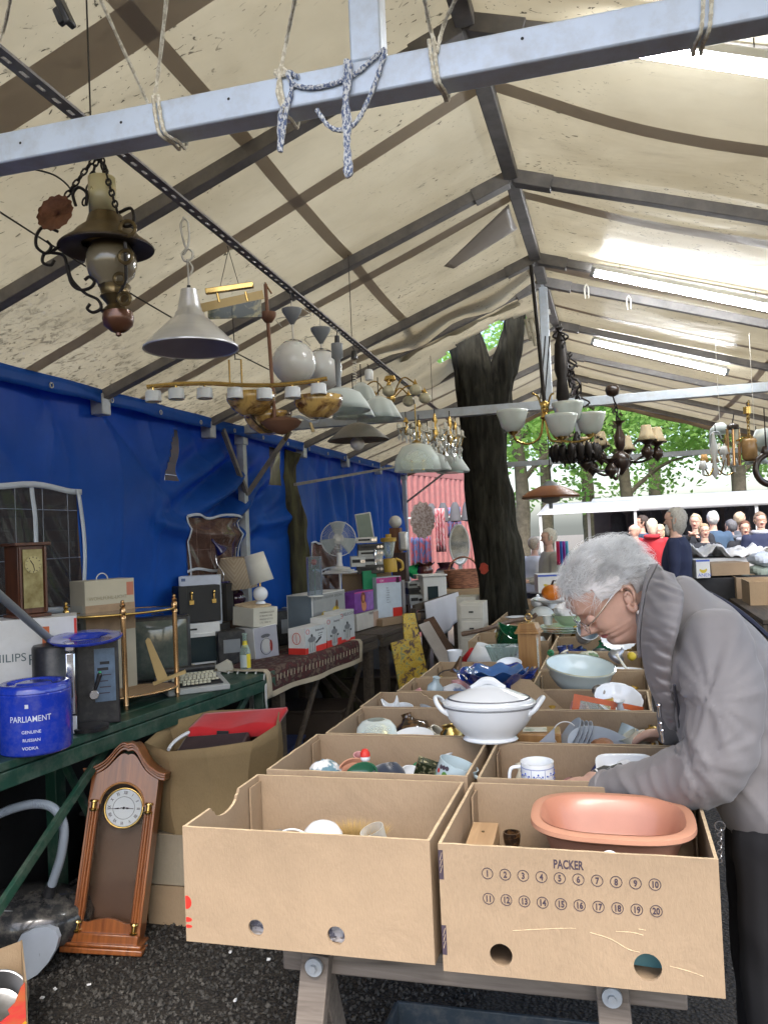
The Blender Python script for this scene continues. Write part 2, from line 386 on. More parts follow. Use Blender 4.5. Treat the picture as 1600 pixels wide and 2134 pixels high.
def strip(pts,w,along):
 g=tb();vs=[]
 for x,y in pts:
  for s in (-1,1):
   xx,yy=(x,y+s*w/2)if along=='x' else (x+s*w/2,y)
   vs.append(Vector((xx,yy,rz_(xx)+.034+sagz(xx,yy)-.006)))
 n=len(pts);g.add(vs,[(2*i,2*i+1,2*i+3,2*i+2)for i in range(n-1)])
 g.build('hem_strip',HEM,tent,smooth=60)
for yc,w,s in ((1.88,.15,.0),(3.02,.085,.22),(4.08,.085,.1),(5.25,.13,0),(6.2,.06,.06),(7.3,.07,.1),(8.5,.07,.08),(9.7,.07,.05)):
 if yc!=6.2:strip([(LX+(RX-LX)*i/24,yc+s*(1-(i/24))**1*(1-.5*i/24))for i in range(25)],w,'x')
 strip([(RX+(QX-RX)*i/20,yc+s*.9*sin(min(1,i/8)*pi/2))for i in range(21)],w*1.15,'x')
strip([(-1.07-.02*i/6,Y0+5.35*i/44)for i in range(45)],.048,'y')
strip([(1.15,Y0+10*i/80)for i in range(81)],.05,'y')
for i,y in enumerate(RAFT):
 w=.052 if y not in (5.0,5.5)else .045
 for (x,z)in ((LX,LZ),(QX,QZ)):
  g=tb();g.bar((RX,y,RZ-.005),(x,y,z-.005),w,.05);g.build('rafter',RUSTY,tent,bev=.004)
  g=tb();d=Vector((x-RX,0,z-RZ)).normalized()
  g.bar(Vector((RX,y,RZ-.008))+d*.02,Vector((RX,y,RZ-.008))+d*.19,w+.014,.062);g.build('sleeve',RUSTY,tent,bev=.003)
 g=tb();g.box((LX,y,LZ-.045),(.075,.075,.11));g.build('eave_bracket',STEEL,tent,bev=.006)
g=tb();g.box((RX,(Y0+Y1)/2,RZ+.0),(.062,Y1-Y0,.055));g.build('ridge_beam',RUSTY,tent,bev=.004)
g=tb();g.box((LX,(Y0+Y1)/2,LZ+.0),(.05,Y1-Y0,.05));g.build('eave_beam',STEEL,tent,bev=.004)
g=tb();g.box((QX,(Y0+Y1)/2,QZ+.0),(.05,Y1-Y0,.05));g.build('eave_beam',STEEL,tent,bev=.004)
for y,kz in ((1.4,RZ-.03),(5.5,RZ-.03),(10.3,RZ-.03)):
 m=STEELW if y==1.4 else STEEL
 dz=0 if y<10 else .0
 g=tb();g.box(((LX+QX)/2,y,2.395),(QX-LX,.055,.06));o=g.build('tie_beam',m,tent,bev=.004)
 g=tb();g.box((RX,y,(2.426+kz)/2),(.056,.05,kz-2.426));g.build('king_post',m,tent,bev=.004)
 for x,z in ((LX,LZ),(QX,QZ)):
  g=tb();g.box((x,y,z/2-.02),(.055,.055,z-.04));g.build('post',STEEL,tent,bev=.004)
g=tb()
for px,py in ((42,297),(252,254),(476,205),(1088,79)):
 p=on(px,py,Y=1.4-.0279);g.tube([p,p+Vector((0,.003,0))],.0028,8)
g.build('bolt_hole',BLACKM,tent)
for s in (-1,1):
 g=tb();g.bar((LX+.03,5.5,1.93),(LX+.03+(.35 if s>0 else 0),5.5+(0 if s>0 else -.35),2.36),.028);g.build('brace',RUSTY,tent)
g=tb();g.bar((LX+.02,10.3,2.0),(LX+.55,10.3,2.36),.022);g.build('brace',RUSTY,tent)
g=tb();g.bar((LX+.4,5.5,1.98),(LX+.42,9,2.37),.02);g.build('brace',RUSTY,tent)
def gable():
 g=tb();n=60
 def fn(u,v):
  x=LX+(QX-LX+.02)*u;return Vector((x,10.44+.012*sin(u*40),rz_(x)+.03-v*(.085+.015*abs(sin(u*24)))))
 g.sheet(fn,n,4);g.build('gable_valance',thin_mat('valance_canvas',(.50,.38,.24),(.34,.24,.14),.3,spots=False),tent,solid=.002)
gable()
g=tb();a=on(1060,455,Y=4.25);b_=on(985,520,Y=4.2);c_=on(1045,505,Y=4.55)
for q in (a,b_,c_):q.z=min(q.z,rz_(q.x)+.02)
a2=Vector((RX-.05,4.1,RZ-.01));g.sheet(lambda u,v:(a2.lerp(Vector((-.80,4.30,3.0)),v)).lerp(Vector((RX-.04,4.40,RZ-.03)).lerp(Vector((-.76,4.36,3.0)),v),u)+Vector((0,0,-.02*sin(u*pi)*(1-v))),10,12)
g.build('torn_flap',thin_mat('grey_flap',(.60,.57,.54),(.5,.47,.45),.6,spots=False),tent,solid=.002)
g=tb()
for dx,l in ((0,.16),(.03,.20),(.06,.12)):
 p=Vector((-.53+dx,5.72,3.03));g.sheet(lambda u,v:p+Vector((u*.025+v*.03,.02*sin(v*4),-v*l)),2,6)
g.build('canvas_tail',CANVAS,tent,solid=.002)
def torn_edge():
 g=tb();P=[Vector((-1.40,5.62,2.80)),Vector((-1.28,5.58,2.835)),Vector((-1.12,5.60,2.86)),Vector((-.92,5.62,2.93)),Vector((-.72,5.64,2.98)),Vector((-.55,5.68,3.06))]
 S=spline(P,8)
 vs=[]
 for i,p in enumerate(S):
  n=noise.noise(p*9)
  vs+=[Vector((p.x,p.y-.04,rz_(p.x)+.03)),Vector((p.x,p.y+.03,rz_(p.x)+.02+.02*n)),Vector((p.x,p.y+.07,rz_(p.x)-.005+.03*n))]
 n=len(S);g.add(vs,[(3*i+k,3*i+3+k,3*i+4+k,3*i+1+k)for i in range(n-1)for k in (0,1)])
 g.build('torn_canvas_edge',CANVAS,tent,solid=.003,smooth=60)
torn_edge()
def lamp_tube(a,b,label):
 t=thing('fluorescent_lamp',label,'lamp',a,group='lit fluorescent tubes under the canvas')
 b=Vector(b)-Vector(a);a=Vector((0,0,0));d=b.normalized()
 g=MB();g.bar((0,0,.040),b+Vector((0,0,.040)),.028,.03);g.build('housing',WHITEP,t,bev=.004)
 for k in (0,1):
  g=MB();p=b*k;g.bar(p-d*.012+Vector((0,0,.01)),p+d*.012+Vector((0,0,.01)),.03,.05);g.build('end_cap',GREYP,t)
 g=MB();g.tube([d*.015,b-d*.015],.014,12);g.build('tube',M('lit_tube',(.93,.96,1),emit=48),t)
 g=MB()
 for k in (.15,.85):
  p=b*k+Vector((0,0,.06));g.tube([p,p+Vector((0,0,.03))],.002,5)
 g.build('hanging_wire',CORDD,t)
for (ax,ay),(bx,by),Y,off,lab in (((1222,92),(1640,155),2.45,0,'glaring lit fluorescent tube highest under the canvas at the right'),((1235,570),(1640,652),4.93,0,'lit fluorescent tube hanging between the second pair of rafters'),((1235,710),(1515,778),6.9,0,'shorter-looking lit fluorescent tube farther down the tent')):
 a,b=on(ax,ay,Y=Y),on(bx,by,Y=Y)
 k=.05
 a.z=min(a.z,rz_(a.x)-k);b.z=min(b.z,rz_(b.x)-k)
 lamp_tube(a,b,lab)
def rail():
 a,b=Vector((-1.03,.9,2.5)),Vector((-1.30,7.6,2.5))
 t=thing('slotted_rail','long slotted angle iron hung under the left slope, carrying the lamps','rail',a)
 g=MB();d=b-a;L=d.length;u=d.normalized();x=Vector((0,0,1)).cross(u).normalized();n=int(L/.05)
 def flange(T,w):
  holes=[]
  for i in range(n):
   c=.025+i*.05
   holes.append([(c-.012,w*.36),(c+.012,w*.36),(c+.012,w*.60),(c-.012,w*.60)])
  return holes
 for part in range(0,n,12):
  l=min(12,n-part)*.05
  hs=[[(c-.012,.011),(c+.012,.011),(c+.012,.019),(c-.012,.019)]for c in [.025+i*.05 for i in range(int(round(l/.05)))]]
  o=u*(part*.05)
  g.prism([(0,0),(l,0),(l,.032),(0,.032)],.0022,hs,T=frame(o,u,Vector((0,0,1))))
  g.prism([(0,0),(l,0),(l,.032),(0,.032)],.0022,hs,T=frame(o,u,-x))
 g.build('angle_iron',RUSTY,t,smooth=0)
 for k in (.1,.42,.75,.98):
  g=MB();p=u*L*k;wp=a+p;g.tube([p,Vector((p.x,p.y,rz_(wp.x)-a.z))],.002,5);g.build('hanging_wire',CORDD,t)
rail()
c1=MB();P0,P1=on(-10,435,Y=2.1),on(560,770,Y=3.6)
c1.tube(arc(P0,P1,.02),.003,6);tag(c1.build('washing_line',CORDD),'thin dark cord strung under the canvas behind the lamps','cord')
c1=MB();P0,P1=on(1600,395,Y=3.8),on(1525,600,Y=5.4);c1.tube([P0,P1],.003,6);tag(c1.build('cord',CORDD),'short dark cord under the right canvas slope','cord')
# ------------------------------------------------------------------ ropes on the near beam
def rope(name,label,paths,mat,r=.0035,cat='rope',grp=None):
 g=MB()
 for P in paths:
  S=spline(P,6);g.tube(S,[r*(1+.18*sin(i*2.3))for i in range(len(S))],6)
 o=g.build(name,mat);tag(o,label,cat,grp);return o
def b2(px,py,d=0):return on(px,py,Y=1.368-d)
def up2(px,py,y):return on(px,py,Y=y)
BZ0,BZ1=2.363,2.427
def wrap(x,dx=.02):
 """loop of rope round the beam at x"""
 f,bk=1.4-.0325,1.4+.0325
 return [(x,f,BZ1+.006),(x+dx*.3,f,BZ0+.02),(x+dx*.6,f+.004,BZ0-.004),(x+dx,1.4,BZ0-.006),(x+dx,bk,BZ0-.002),(x+dx,bk,BZ1)]
G='ropes tied to the near beam'
x1=b2(320,230).x
rope('rope','pair of thin pale ropes running up from the beam beside the oil lamp',[[up2(205,-12,1.25),b2(308,214,-.03)],[up2(348,-12,1.30),b2(330,150),b2(320,215)],wrap(x1,.018),wrap(x1+.01,.02)],ROPE,grp=G)
rope('rope','short pale rope end crossing the top left corner',[[up2(24,-12,1.3),b2(8,60),b2(-14,110)]],ROPE,grp=G)
x2=b2(582,170).x
rope('rope','frayed pale rope knotted on the beam left of the hanging post',[[up2(617,-12,1.3),b2(598,80),b2(585,140)],[b2(572,148),b2(590,143),b2(598,152),b2(580,158),b2(572,150)],[b2(590,138),b2(578,190),b2(592,225),b2(582,160)],wrap(x2,.008)],ROPE,grp=G)
x3=b2(905,120).x
rope('rope','pale rope in a V round the beam under the ridge',[[up2(883,-12,1.3),b2(897,60),b2(908,95)],[up2(953,-12,1.3),b2(925,50),b2(909,110)],wrap(x3,.01),wrap(x3-.008,.014)],ROPE,grp=G)
x4=b2(1468,0).x
rope('rope','pale rope wound round the beam at the top right',[wrap(x4,-.014),wrap(x4+.012,-.014)],ROPE,grp=G)
rope('twisted_cord','blue and white twisted cord looped and dangling from the beam',[[b2(598,152),b2(612,175),b2(650,182),b2(700,172),b2(745,150),b2(797,105),b2(799,118),b2(775,190),b2(745,250),b2(715,270),b2(685,262),b2(660,228)],[b2(622,160),b2(600,150),b2(608,180),b2(596,235),b2(586,260)],[b2(596,235),b2(590,275),b2(584,316)],[b2(600,205),b2(584,240),b2(583,312)]],ROPEB,.0042,grp=G)
rope('twisted_cord','thick hanging length of blue and white cord below the post',[[b2(722,124,.004),b2(720,200,.006),b2(727,250,.006),b2(724,300,.006),b2(730,355,.006),b2(722,360,.006),b2(722,300,.006),b2(718,230,.006),b2(727,170,.006),b2(728,126,.004)]],ROPEB,.0052,grp=G)
def clip():
 a,b=on(118,-12,Y=1.2),on(148,52,Y=1.2)
 t=thing('black_clip','black plastic strap clip dangling at the top left edge','clip',b)
 g=MB();u=a-b;g.bar((0,0,0),u,.022,.012);g.bar(Vector((-.012,.0,.006)),u*.55+Vector((-.010,0,.004)),.012,.02);g.build('clip_body',BLACKP,t,bev=.003)
 g=MB();p=u*.12;g.tube([p+Vector((0,-.009,0)),p+Vector((0,.009,0))],.003,8);g.build('rivet',CHROME,t)
clip()
# ------------------------------------------------------------------ blue tarpaulin wall with plastic windows
def tarp_wall():
 t=thing('tarpaulin_wall','blue tarpaulin side wall hanging from the left eave with plastic windows','tarpaulin',(LX-.06,6,0))
 T=Matrix.Translation((-(LX-.06),-6,0));x0=LX-.05
 def wx(y,z):
  h=(2.36-z)
  fold=.035*sin(y*5.1+.8*sin(z*2))*min(1,h*1.4)+.018*noise.noise((y*3.0,z*1.2,3))+.05*noise.noise((y*1.1,z*.8,9))*min(1,h)
  if y>7.2:fold+=.03*sin(y*17+.9*sin(z*3))*min(1,h*2.5+.15)
  g1=math.exp(-((y-5.35)/.55)**2-((z-1.95)/.22)**2);fold+=.10*g1*sin((z-.45*(y-5.3))*26)
  sw=z-(1.63+.12*abs(y-5.2));fold+=.05*math.exp(-(sw/.05)**2)*(1 if 4.4<y<6.4 else 0)
  fold+=.010*(1-abs(noise.noise((y*2.3,z*.9,7))))**14-.012*(1-abs(noise.noise((y*1.4+z*.5,z*1.1-y*.3,17))))**16
  return x0+fold
 wins=[(2.55,3.66,1.10,1.895),(4.78,5.42,1.12,1.77),(7.0,7.6,1.1,1.55)]
 slit=lambda y,z:(4.50<y<4.66 and 1.98<z<2.30 and (y-4.50)/.16>(2.30-z)/.32*.0+(.75-.9*(2.3-z)/.32))
 gap=lambda y,z:6.12<y<6.34 and 2.03<z<2.33
 g=MB(T);ny,nz=520,110;ya,yb=.6,10.35
 g.sheet(lambda u,v:Vector((wx(ya+(yb-ya)*u,2.40-1.75*v),ya+(yb-ya)*u,2.40-1.75*v)),ny,nz)
 keep=[]
 for f in g.f:
  c=T.inverted()@(sum((g.v[i]for i in f),Vector())/4)
  if any(a<c.y<b and z0<c.z<z1 for a,b,z0,z1 in wins)or slit(c.y,c.z)or gap(c.y,c.z):continue
  keep.append(f)
 g.f=keep;g.mi=[0]*len(keep);g.build('blue_sheet',BLUE,t,solid=.0025,smooth=70)
 g=MB(T);g.sheet(lambda u,v:Vector((LX+.032+.006*sin(u*90),.6+9.7*u,LZ+.03-v*(.075+.015*noise.noise((u*30,0,1))))),120,3)
 g.build('top_hem',BLUE,t,solid=.003,smooth=70)
 for k in range(20):g=MB(T);g.torus((LX+.043,.9+k*.49,LZ-.018),.012,.0035,14,5,'X');g.build('eyelet',STEEL,t,smooth=60)
 clear=glass('window_foil',(.45,.47,.50),.10,mixin=.20);clear.node_tree.nodes['Principled BSDF'].inputs['Base Color'].default_value=(.05,.055,.06,1);brown=glass('brown_foil',(.40,.30,.26),.15,mixin=.6);brown.node_tree.nodes['Principled BSDF'].inputs['Base Color'].default_value=(.17,.095,.075,1);bar_m=M('white_webbing',(.50,.56,.66),.7,var=.08)
 for wi,(a,b,z0,z1)in enumerate(wins):
  w=MB(T)
  cols=[a,a+.38,a+.76,b]if wi==0 else [a,b]
  rows=[z0,(1.30 if wi==0 else 1.42 if wi==1 else z0+.2),z1]
  dx=.012
  def bx(y,z):return wx(y,z)+dx
  def wstrip(P,wd,vert):
   vs=[]
   for y,z in P:
    for s in (-1,1):
     yy,zz=(y+s*wd/2,z)if vert else (y,z+s*wd/2)
     vs.append(Vector((bx(y,z),yy,zz)))
   w.add(vs,[(2*i,2*i+1,2*i+3,2*i+2)for i in range(len(P)-1)])
  N=16
  for y in cols:wstrip([(y+.02*sin(3*k/N*2+y),z0+(z1-z0)*k/N)for k in range(N+1)],.030 if wi==0 else .018,True)
  for z in rows[1:]:wstrip([(a-.02+(b-a+.04)*k/N,z+.012*sin(k*.7))for k in range(N+1)],.028 if wi==0 else .018,False)
  wo=w.build('window',bar_m,t,solid=.0012,smooth=60)
  p=MB(T)
  def pf(u,v):
   y=a+(b-a)*u;z=z0+(z1-z0)*v
   q=(y*1.0+z*.62)
   return Vector((wx(y,z)-.004-.022*abs(sin(q*19+1.5*noise.noise((y*2,z*2,5))))**.6*(.5+noise.noise((q*3,2,1)))+.002*sin(q*61),y,z))
  p.sheet(pf,60,40);p.build('pane',brown if wi else clear,wo,smooth=180)
tarp_wall()
def wire_mesh():
 g=MB()
 for i in range(26):g.tube([(LX-.22,1.2+i*.2,.5),(LX-.22,1.2+i*.2,2.1)],.0022,4)
 for i in range(7):g.tube([(LX-.22,1.2,.55+i*.25),(LX-.22,6.2,.55+i*.25)],.0022,4)
 tag(g.build('wire_fence',STEEL),'wire mesh fence seen through the plastic windows','fence')
wire_mesh()
def back_wall():
 m,nt,b=_new('dark_brick');br=nt.nodes.new('ShaderNodeTexBrick');tc=nt.nodes.new('ShaderNodeTexCoord');mp=nt.nodes.new('ShaderNodeMapping')
 mp.inputs['Rotation'].default_value=(0,pi/2,pi/2);nt.links.new(tc.outputs['Object'],mp.inputs[0]);nt.links.new(mp.outputs[0],br.inputs[0])
 br.inputs['Color1'].default_value=(.035,.022,.016,1);br.inputs['Color2'].default_value=(.02,.014,.012,1);br.inputs['Mortar'].default_value=(.022,.02,.018,1)  # brick colours kept very dark so the windows look dark
 br.inputs['Scale'].default_value=3.5;nt.links.new(br.outputs[0],b.inputs['Base Color']);b.inputs['Roughness'].default_value=.9;dobump(nt,b,br.outputs['Fac'],.4,-.01)
 g=MB();g.box((0,0,1.25),(.24,11.5,2.5));g.box((0,0,2.53),(.32,11.5,.06));o=g.build('brick_wall',m);o.location=(-3.35,5.2,0)
 tag(o,'dark brick wall standing behind the blue tarpaulin','wall')
back_wall()
g=MB();g.sheet(lambda u,v:Vector((-2.57+.03*noise.noise((u*30,v*3,0)),1+8.6*u,.02+.86*v)),90,8);tag(g.build('shade_sheet',M('shade_black',(.008,.008,.009),.6),solid=.002,smooth=60),'added black sheet standing in for the shade behind the tables','shade sheet')  # added sheet, its black stands in for the shade under the tables
# ------------------------------------------------------------------ trestle table with cartons
def trestle():
 t=thing('trestle_table','long weathered trestle table carrying the double row of open cartons','table',(-.4,4.4,0))
 T=Matrix.Translation((.4,-4.4,0))
 for i in range(6):
  x=-.90+i*.172+.085
  g=MB(T);g.box((x,4.7,.735),(.166,5.9,.028));g.build('plank',GREYWOOD,t,bev=.003)
 for k,y in enumerate((1.76,4.4,7.0)):
  g=MB(T);g.box((-.33,y-.02,.687),(.84,.035,.066));g.build('cross_beam',GREYWOOD,t,bev=.004)
  for x in (-.66,-.05):
   for s in (-1,1):
    g=MB(T);a=Vector((x,y-.055,.71));b=Vector((x-.10*(1 if x<-.3 else -.3),y-.055+(.0 if s<0 else .5),0.0))
    g.bar(a,b,.07,.028,up=(1,0,0))if s>0 else g.bar(a,b,.034,.062,up=(1,0,0));g.build('leg',GREYWOOD,t,bev=.003)
   g=MB(T);g.tube([(x,y-.085,.69),(x,y-.077,.69)],.019,20);g.tube([(x,y-.093,.69),(x,y-.084,.69)],.008,6)
   g.build('washer',STEEL,t)
trestle()
def carton(label,x0,x1,y0,y1,h=.24,z=.76,mat=CARD,name='open_carton',holes=(),cuts=(),rz=0,group='open cartons on the trestle table',notch=False,print_=None,wob=0):
 """Open tray: four thick walls and a bottom. cuts: sides with a dipped hand notch."""
 cx,cy=(x0+x1)/2,(y0+y1)/2;w,d=x1-x0,y1-y0;t_=.0065
 t=thing(name,label,'box',(cx,cy,z),rz,group)
 rnd=random.Random(int(cx*1000)+int(cy*977))
 def top(L,dip,k=14):
  P=[(L*i/k,h+wob*(rnd.random()-.5))for i in range(k+1)]
  if dip:
   P=[(0,h),(L*.30,h),(L*.32,h-.01)]+[(L*.5+L*.16*cos(pi-pi*i/8),h-.012-.022*sin(pi*i/8))for i in range(9)]+[(L*.68,h-.01),(L*.70,h),(L,h)]
  return P
 sides={'front':(Vector((-w/2,-d/2,0)),(1,0,0),w),'back':(Vector((w/2,d/2,0)),(-1,0,0),w),'right':(Vector((w/2,-d/2+t_*1.05,0)),(0,1,0),d-2.1*t_),'left':(Vector((-w/2,d/2-t_*1.05,0)),(0,-1,0),d-2.1*t_)}
 for n,(o,u,L)in sides.items():
  g=MB();poly=[(0,0),(L,0)]+top(L,n in cuts)[::-1]
  hs=[circ(a*L,b*h,r,22,r)for s,a,b,r in holes if s==n]
  T=frame(o,u,(0,0,1));T=T@Matrix.Translation((0,0,-t_))
  g.prism(poly,t_,hs,T)
  for i,f in enumerate(g.f):
   q=(g.v[f[1]]-g.v[f[0]]).cross(g.v[f[2]]-g.v[f[0]])
   if q.length and abs(q.z)/q.length>.7 and min(g.v[k].z for k in f)>h*.6:g.mi[i]=1
  ob=g.build(n+'_panel' if n=='front' else 'side_panel',[mat,CARDE],t,smooth=30)
  if n=='front' and print_:print_(t,w,d,h)
 g=MB();g.box((0,0,.004),(w-2.2*t_,d-2.2*t_,.006));g.build('bottom_panel',mat,t)
 for sx in (-1,1):
  g=MB();g.box((sx*(w/2-t_*1.8),d/2-t_-.035,h*.48),(.004,.062,h*.93));g.build('corner_flap',mat,t)
 return t
def packer_print(t,w,d,h):
 def P(u,v):return frame((-w/2+u*w,-d/2-.0003,v*h),(1,0,0),(0,0,1))
 text('PACKER',.0225,INK,t,P(.43,.864),ext=.0003,bold=.0006,sx=.66)
 for r in range(2):
  for i in range(10):
   u=.185+i*.0665;v=(.79-.006*i*0)if r==0 else .595
   g=MB();q=Vector((-w/2+u*w,-d/2-.0006,v*h));g.torus(q,.0102,.0007,22,5,'Y');g.build('number_ring',INK,t)
   text(str(r*10+i+1),.0160,INK,t,P(u,v)@Matrix.Translation((0,-.0056,.0002)),ext=.0003,bold=.0005,align='CENTER',sx=.8)
 for v in (.72,.13):
  g=MB();g.box((-w/2+.0045,-d/2-.0004,(v+.115)*h),(.009,.0006,h*.23));g.build('corner_mark',INK,t)
  g=MB()
  for k in range(3):g.bar((-w/2+.0025,-d/2-.0008,(v+.05+k*.05)*h),(-w/2+.007,-d/2-.0008,(v+.11+k*.05)*h),.0007)
  g.build('mark_strokes',CARDE,t)
 g=MB();rnd=random.Random(5)
 for P_ in (((.27,.36),(.36,.385),(.46,.41),(.50,.415)),((.55,.40),(.62,.36),(.68,.30),(.72,.285)),((.82,.20),(.88,.175),(.93,.15)),((.64,.425),(.70,.42),(.735,.41)),((.72,.455),(.745,.445))):
  S=spline([(-w/2+a*w,-d/2-.0002,b*h+rnd.uniform(-.001,.001))for a,b in P_],6)
  g.tube(S,[.0006+.0005*rnd.random()for _ in S],4)
 g.build('crease_line',CARDE,t)
def red_print(t,w,d,h):
 g=MB();y=-d/2-.0005
 for poly in (circ(0,0,.011,14,.014),circ(0,-.036,.011,14,.005),circ(0,-.050,.011,14,.0035)):
  q=[(max(x,-.0028),z)for x,z in poly];g.prism(q,.0005,T=frame((-w/2+.004,y+.0005,h*.34),(1,0,0),(0,0,1)))
 g.build('red_print',RED,t)
carton('foremost carton at the left with two round holes and a trace of red print',-.914,-.378,1.60,1.985,holes=[('front',.30,.17,.0170),('front',.625,.165,.0185)],cuts=('left',),print_=red_print,wob=.001)
carton('foremost carton at the right printed PACKER above two rows of circled numbers',-.359,.147,1.588,1.985,h=.243,z=.757,holes=[('front',.222,.165,.0215),('front',.745,.175,.0245)],print_=packer_print,wob=.0012)
LB=[(-.908,-.378,2.03,2.412,'carton behind the foremost left one, holding the tilted mug and the figurine',()),(-.885,-.385,2.425,2.797,'carton in the left row holding an upturned glass bowl',()),(-.893,-.36,2.81,3.075,'carton in the left row with a broken piece of white china',('back',)),(-.835,-.36,3.10,3.385,'carton in the left row with a pale blue bottle in its corner',()),(-.815,-.36,3.40,3.80,'carton in the left row just behind the cobalt glass bowl',()),(-.80,-.37,4.50,4.86,'carton in the left row under the green glass vase',()),(-.80,-.37,4.87,5.25,'carton in the left row behind the green glass vase',()),(-.785,-.55,5.27,5.70,'small carton in the left row with a folded flap beside the big tree',()),(-.785,-.37,5.73,6.18,'carton in the left row holding the white lined ball',()),(-.79,-.37,6.22,6.68,'carton in the left row holding a small white lidded dish',()),(-.80,-.37,6.75,7.2,'farthest carton in the left row, under the banana box',())]
for x0,x1,y0,y1,lab,cuts in LB:carton(lab,x0,x1,y0,y1,cuts=cuts,mat=CARD if y0<3 else CARD2,wob=.002)
RB=[(-.352,.150,2.022,2.355,'carton holding the blue patterned mug, under the near sleeve of the woman',()),(-.352,.150,2.37,2.79,'carton in the right row holding the slanting grey plates',()),(-.345,.085,2.805,3.14,'carton in the right row holding the orange edged glass pane',()),(-.335,.095,3.155,3.56,'carton in the right row under the large pale blue bowl',()),(-.335,.095,3.60,4.09,'carton in the right row with crumpled patterned paper',()),(-.335,.085,4.11,4.62,'carton in the right row under the lying enamel jug',()),(-.335,.085,4.66,5.1,'carton in the right row under the stack of pale plates',()),(-.335,.085,5.15,5.6,'carton in the right row behind the plate with the plastic bag',()),(-.335,.085,5.65,6.1,'carton in the right row near the orange pumpkin',()),(-.335,.085,6.15,6.6,'carton in the right row under the orange pumpkin',())]
for x0,x1,y0,y1,lab,cuts in RB:carton(lab,x0,x1,y0,y1,mat=CARD if y0<3 else CARD2,wob=.002)
def flap():
 t=thing('carton_flap','slanting brown cardboard flap with two shiny staples beside the cobalt bowl','cardboard',(-.30,3.02,.98))
 g=MB();g.prism([(-.09,-.10),(.145,-.10),(.10,-.03),(-.02,.078),(-.09,.085)],.005,T=frame((0,0,0),(1,0,.0),(0,.25,1)));g.build('board',CARD2,t)
 for dx,dz in ((.055,-.025),(.045,-.045)):
  g=MB();g.tube([(dx-.006,-.004+dz*.25,dz-.003),(dx+.006,-.004+dz*.25,dz+.003)],.0016,6);g.build('staple',CHROME,t)
flap()
def filler():
 g=MB();rnd=random.Random(11)
 for lst in (LB,RB,[(-.914,-.378,1.60,1.985,0,0),(-.359,.147,1.588,1.985,0,0)]):
  for x0,x1,y0,y1,*_ in lst:
   z0=.80 if y0<1.7 and x0>-.5 else .87 if y0>2 else .845
   ph=rnd.random()*9
   def fn(u,v):
    x=x0+.02+(x1-x0-.04)*u;y=y0+.02+(y1-y0-.04)*v
    p=Vector((x*9,y*9,ph));n=abs(noise.noise(p))+.5*abs(noise.noise(p*2.3))+.3*abs(noise.noise(p*5))
    return Vector((x,y,z0+.07*n*(1 if y0>1.7 else .5)))
   g.sheet(fn,22,18)
 m=two_tone('crumpled_newspaper',(.10,.085,.07),(.30,.28,.25),14,.42,.6,rough=.85,detail=8)
 tag(g.build('crumpled_paper',m,smooth=25),'crumpled newspaper packing that fills the open cartons','packing paper',kind='stuff')
filler()
# ------------------------------------------------------------------ crockery and bric-a-brac
def shell(prof,t=.004):
 inner=[(max(0.0,r-t),z+(t if i==0 else 0))for i,(r,z)in enumerate(prof)]
 return prof+inner[::-1]
def pot(name,label,cat,prof,mat,loc,n=36,t=.004,rot=(0,0,0),sx=1,sy=1,wav=None,group=None,sm=60):
 g=MB();g.lathe([(0,prof[0][1])]+shell(prof,t)+[(0,prof[0][1]+t)],n,sx=sx,sy=sy,wav=wav)
 o=g.build(name,mat,smooth=sm);o.location=loc;o.rotation_euler=rot;return tag(o,label,cat,group)
def at(px,py,Y):return on(px,py,Y=Y)
def W(px,p):return px*mpp(p)
def tureen():
 c=Vector((-.372,2.385,1.0));t=thing('soup_tureen','white oval lidded tureen with a dark zigzag border balanced on the carton edges','tureen',c+Vector((0,0,.002)),rz=.04)
 pr=[(.076,0),(.079,.004),(.072,.011),(.078,.018),(.100,.038),(.119,.064),(.129,.090),(.1335,.108),(.129,.110)]
 g=MB();g.lathe([(0,0)]+shell(pr,.005)+[(0,.006)],56,sx=1,sy=.74);g.build('body',CHINA,t,smooth=60)
 lid=[(.127,.110),(.126,.114),(.117,.119),(.088,.132),(.060,.143),(.036,.151),(.012,.156),(0,.1565)]
 g=MB();g.lathe(lid,56,sx=1,sy=.74);lo=g.build('lid',CHINA,t,smooth=60)
 g=MB();S=spline([(-.048,0,.146),(-.032,0,.154),(-.015,0,.165),(0,0,.168),(.015,0,.165),(.032,0,.154),(.048,0,.146)],6)
 g.tube(S,[.0045+.002*sin(pi*i/(len(S)-1))for i in range(len(S))],10,flat=1.8);g.build('lid_handle',CHINA,t,smooth=60)
 for s in (-1,1):
  g=MB();S=spline([(s*.112,-.034,.078),(s*.130,-.040,.092),(s*.146,-.032,.112),(s*.154,0,.121),(s*.146,.032,.112),(s*.130,.040,.092),(s*.112,.034,.078)],6)
  g.tube(S,.0052,10,flat=1.3);g.build('handle',CHINA,t,smooth=60)
 bm=M('border_ink',(.07,.07,.09),.4)
 for nm,par,r0,z,am in (('border',lo,.1160,.1205,.0020),('border',t,.1328,.0985,.0026)):
  g=MB();N=180
  for ln in (0,1):
   P=[]
   for i in range(N+1):
    a=2*pi*i/N;q=am*(1 if (i+ln)%2 else -1);rr=r0+.0002+(-q*.9 if par is lo else q*.35)
    P.append(Vector((cos(a)*rr,sin(a)*rr*.74,z+q*(1 if par is not lo else .8))))
   g.tube(P,.0007,4,cap=False)
  g.build(nm,bm,par,smooth=60)
tureen()
def handle_loop(p0,p1,out,r=.004,n=6):
 a,b,o=Vector(p0),Vector(p1),Vector(out);return spline([a,a+o*.8+(b-a)*.08,(a+b)/2+o,b+o*.8+(a-b)*.08,b],n)
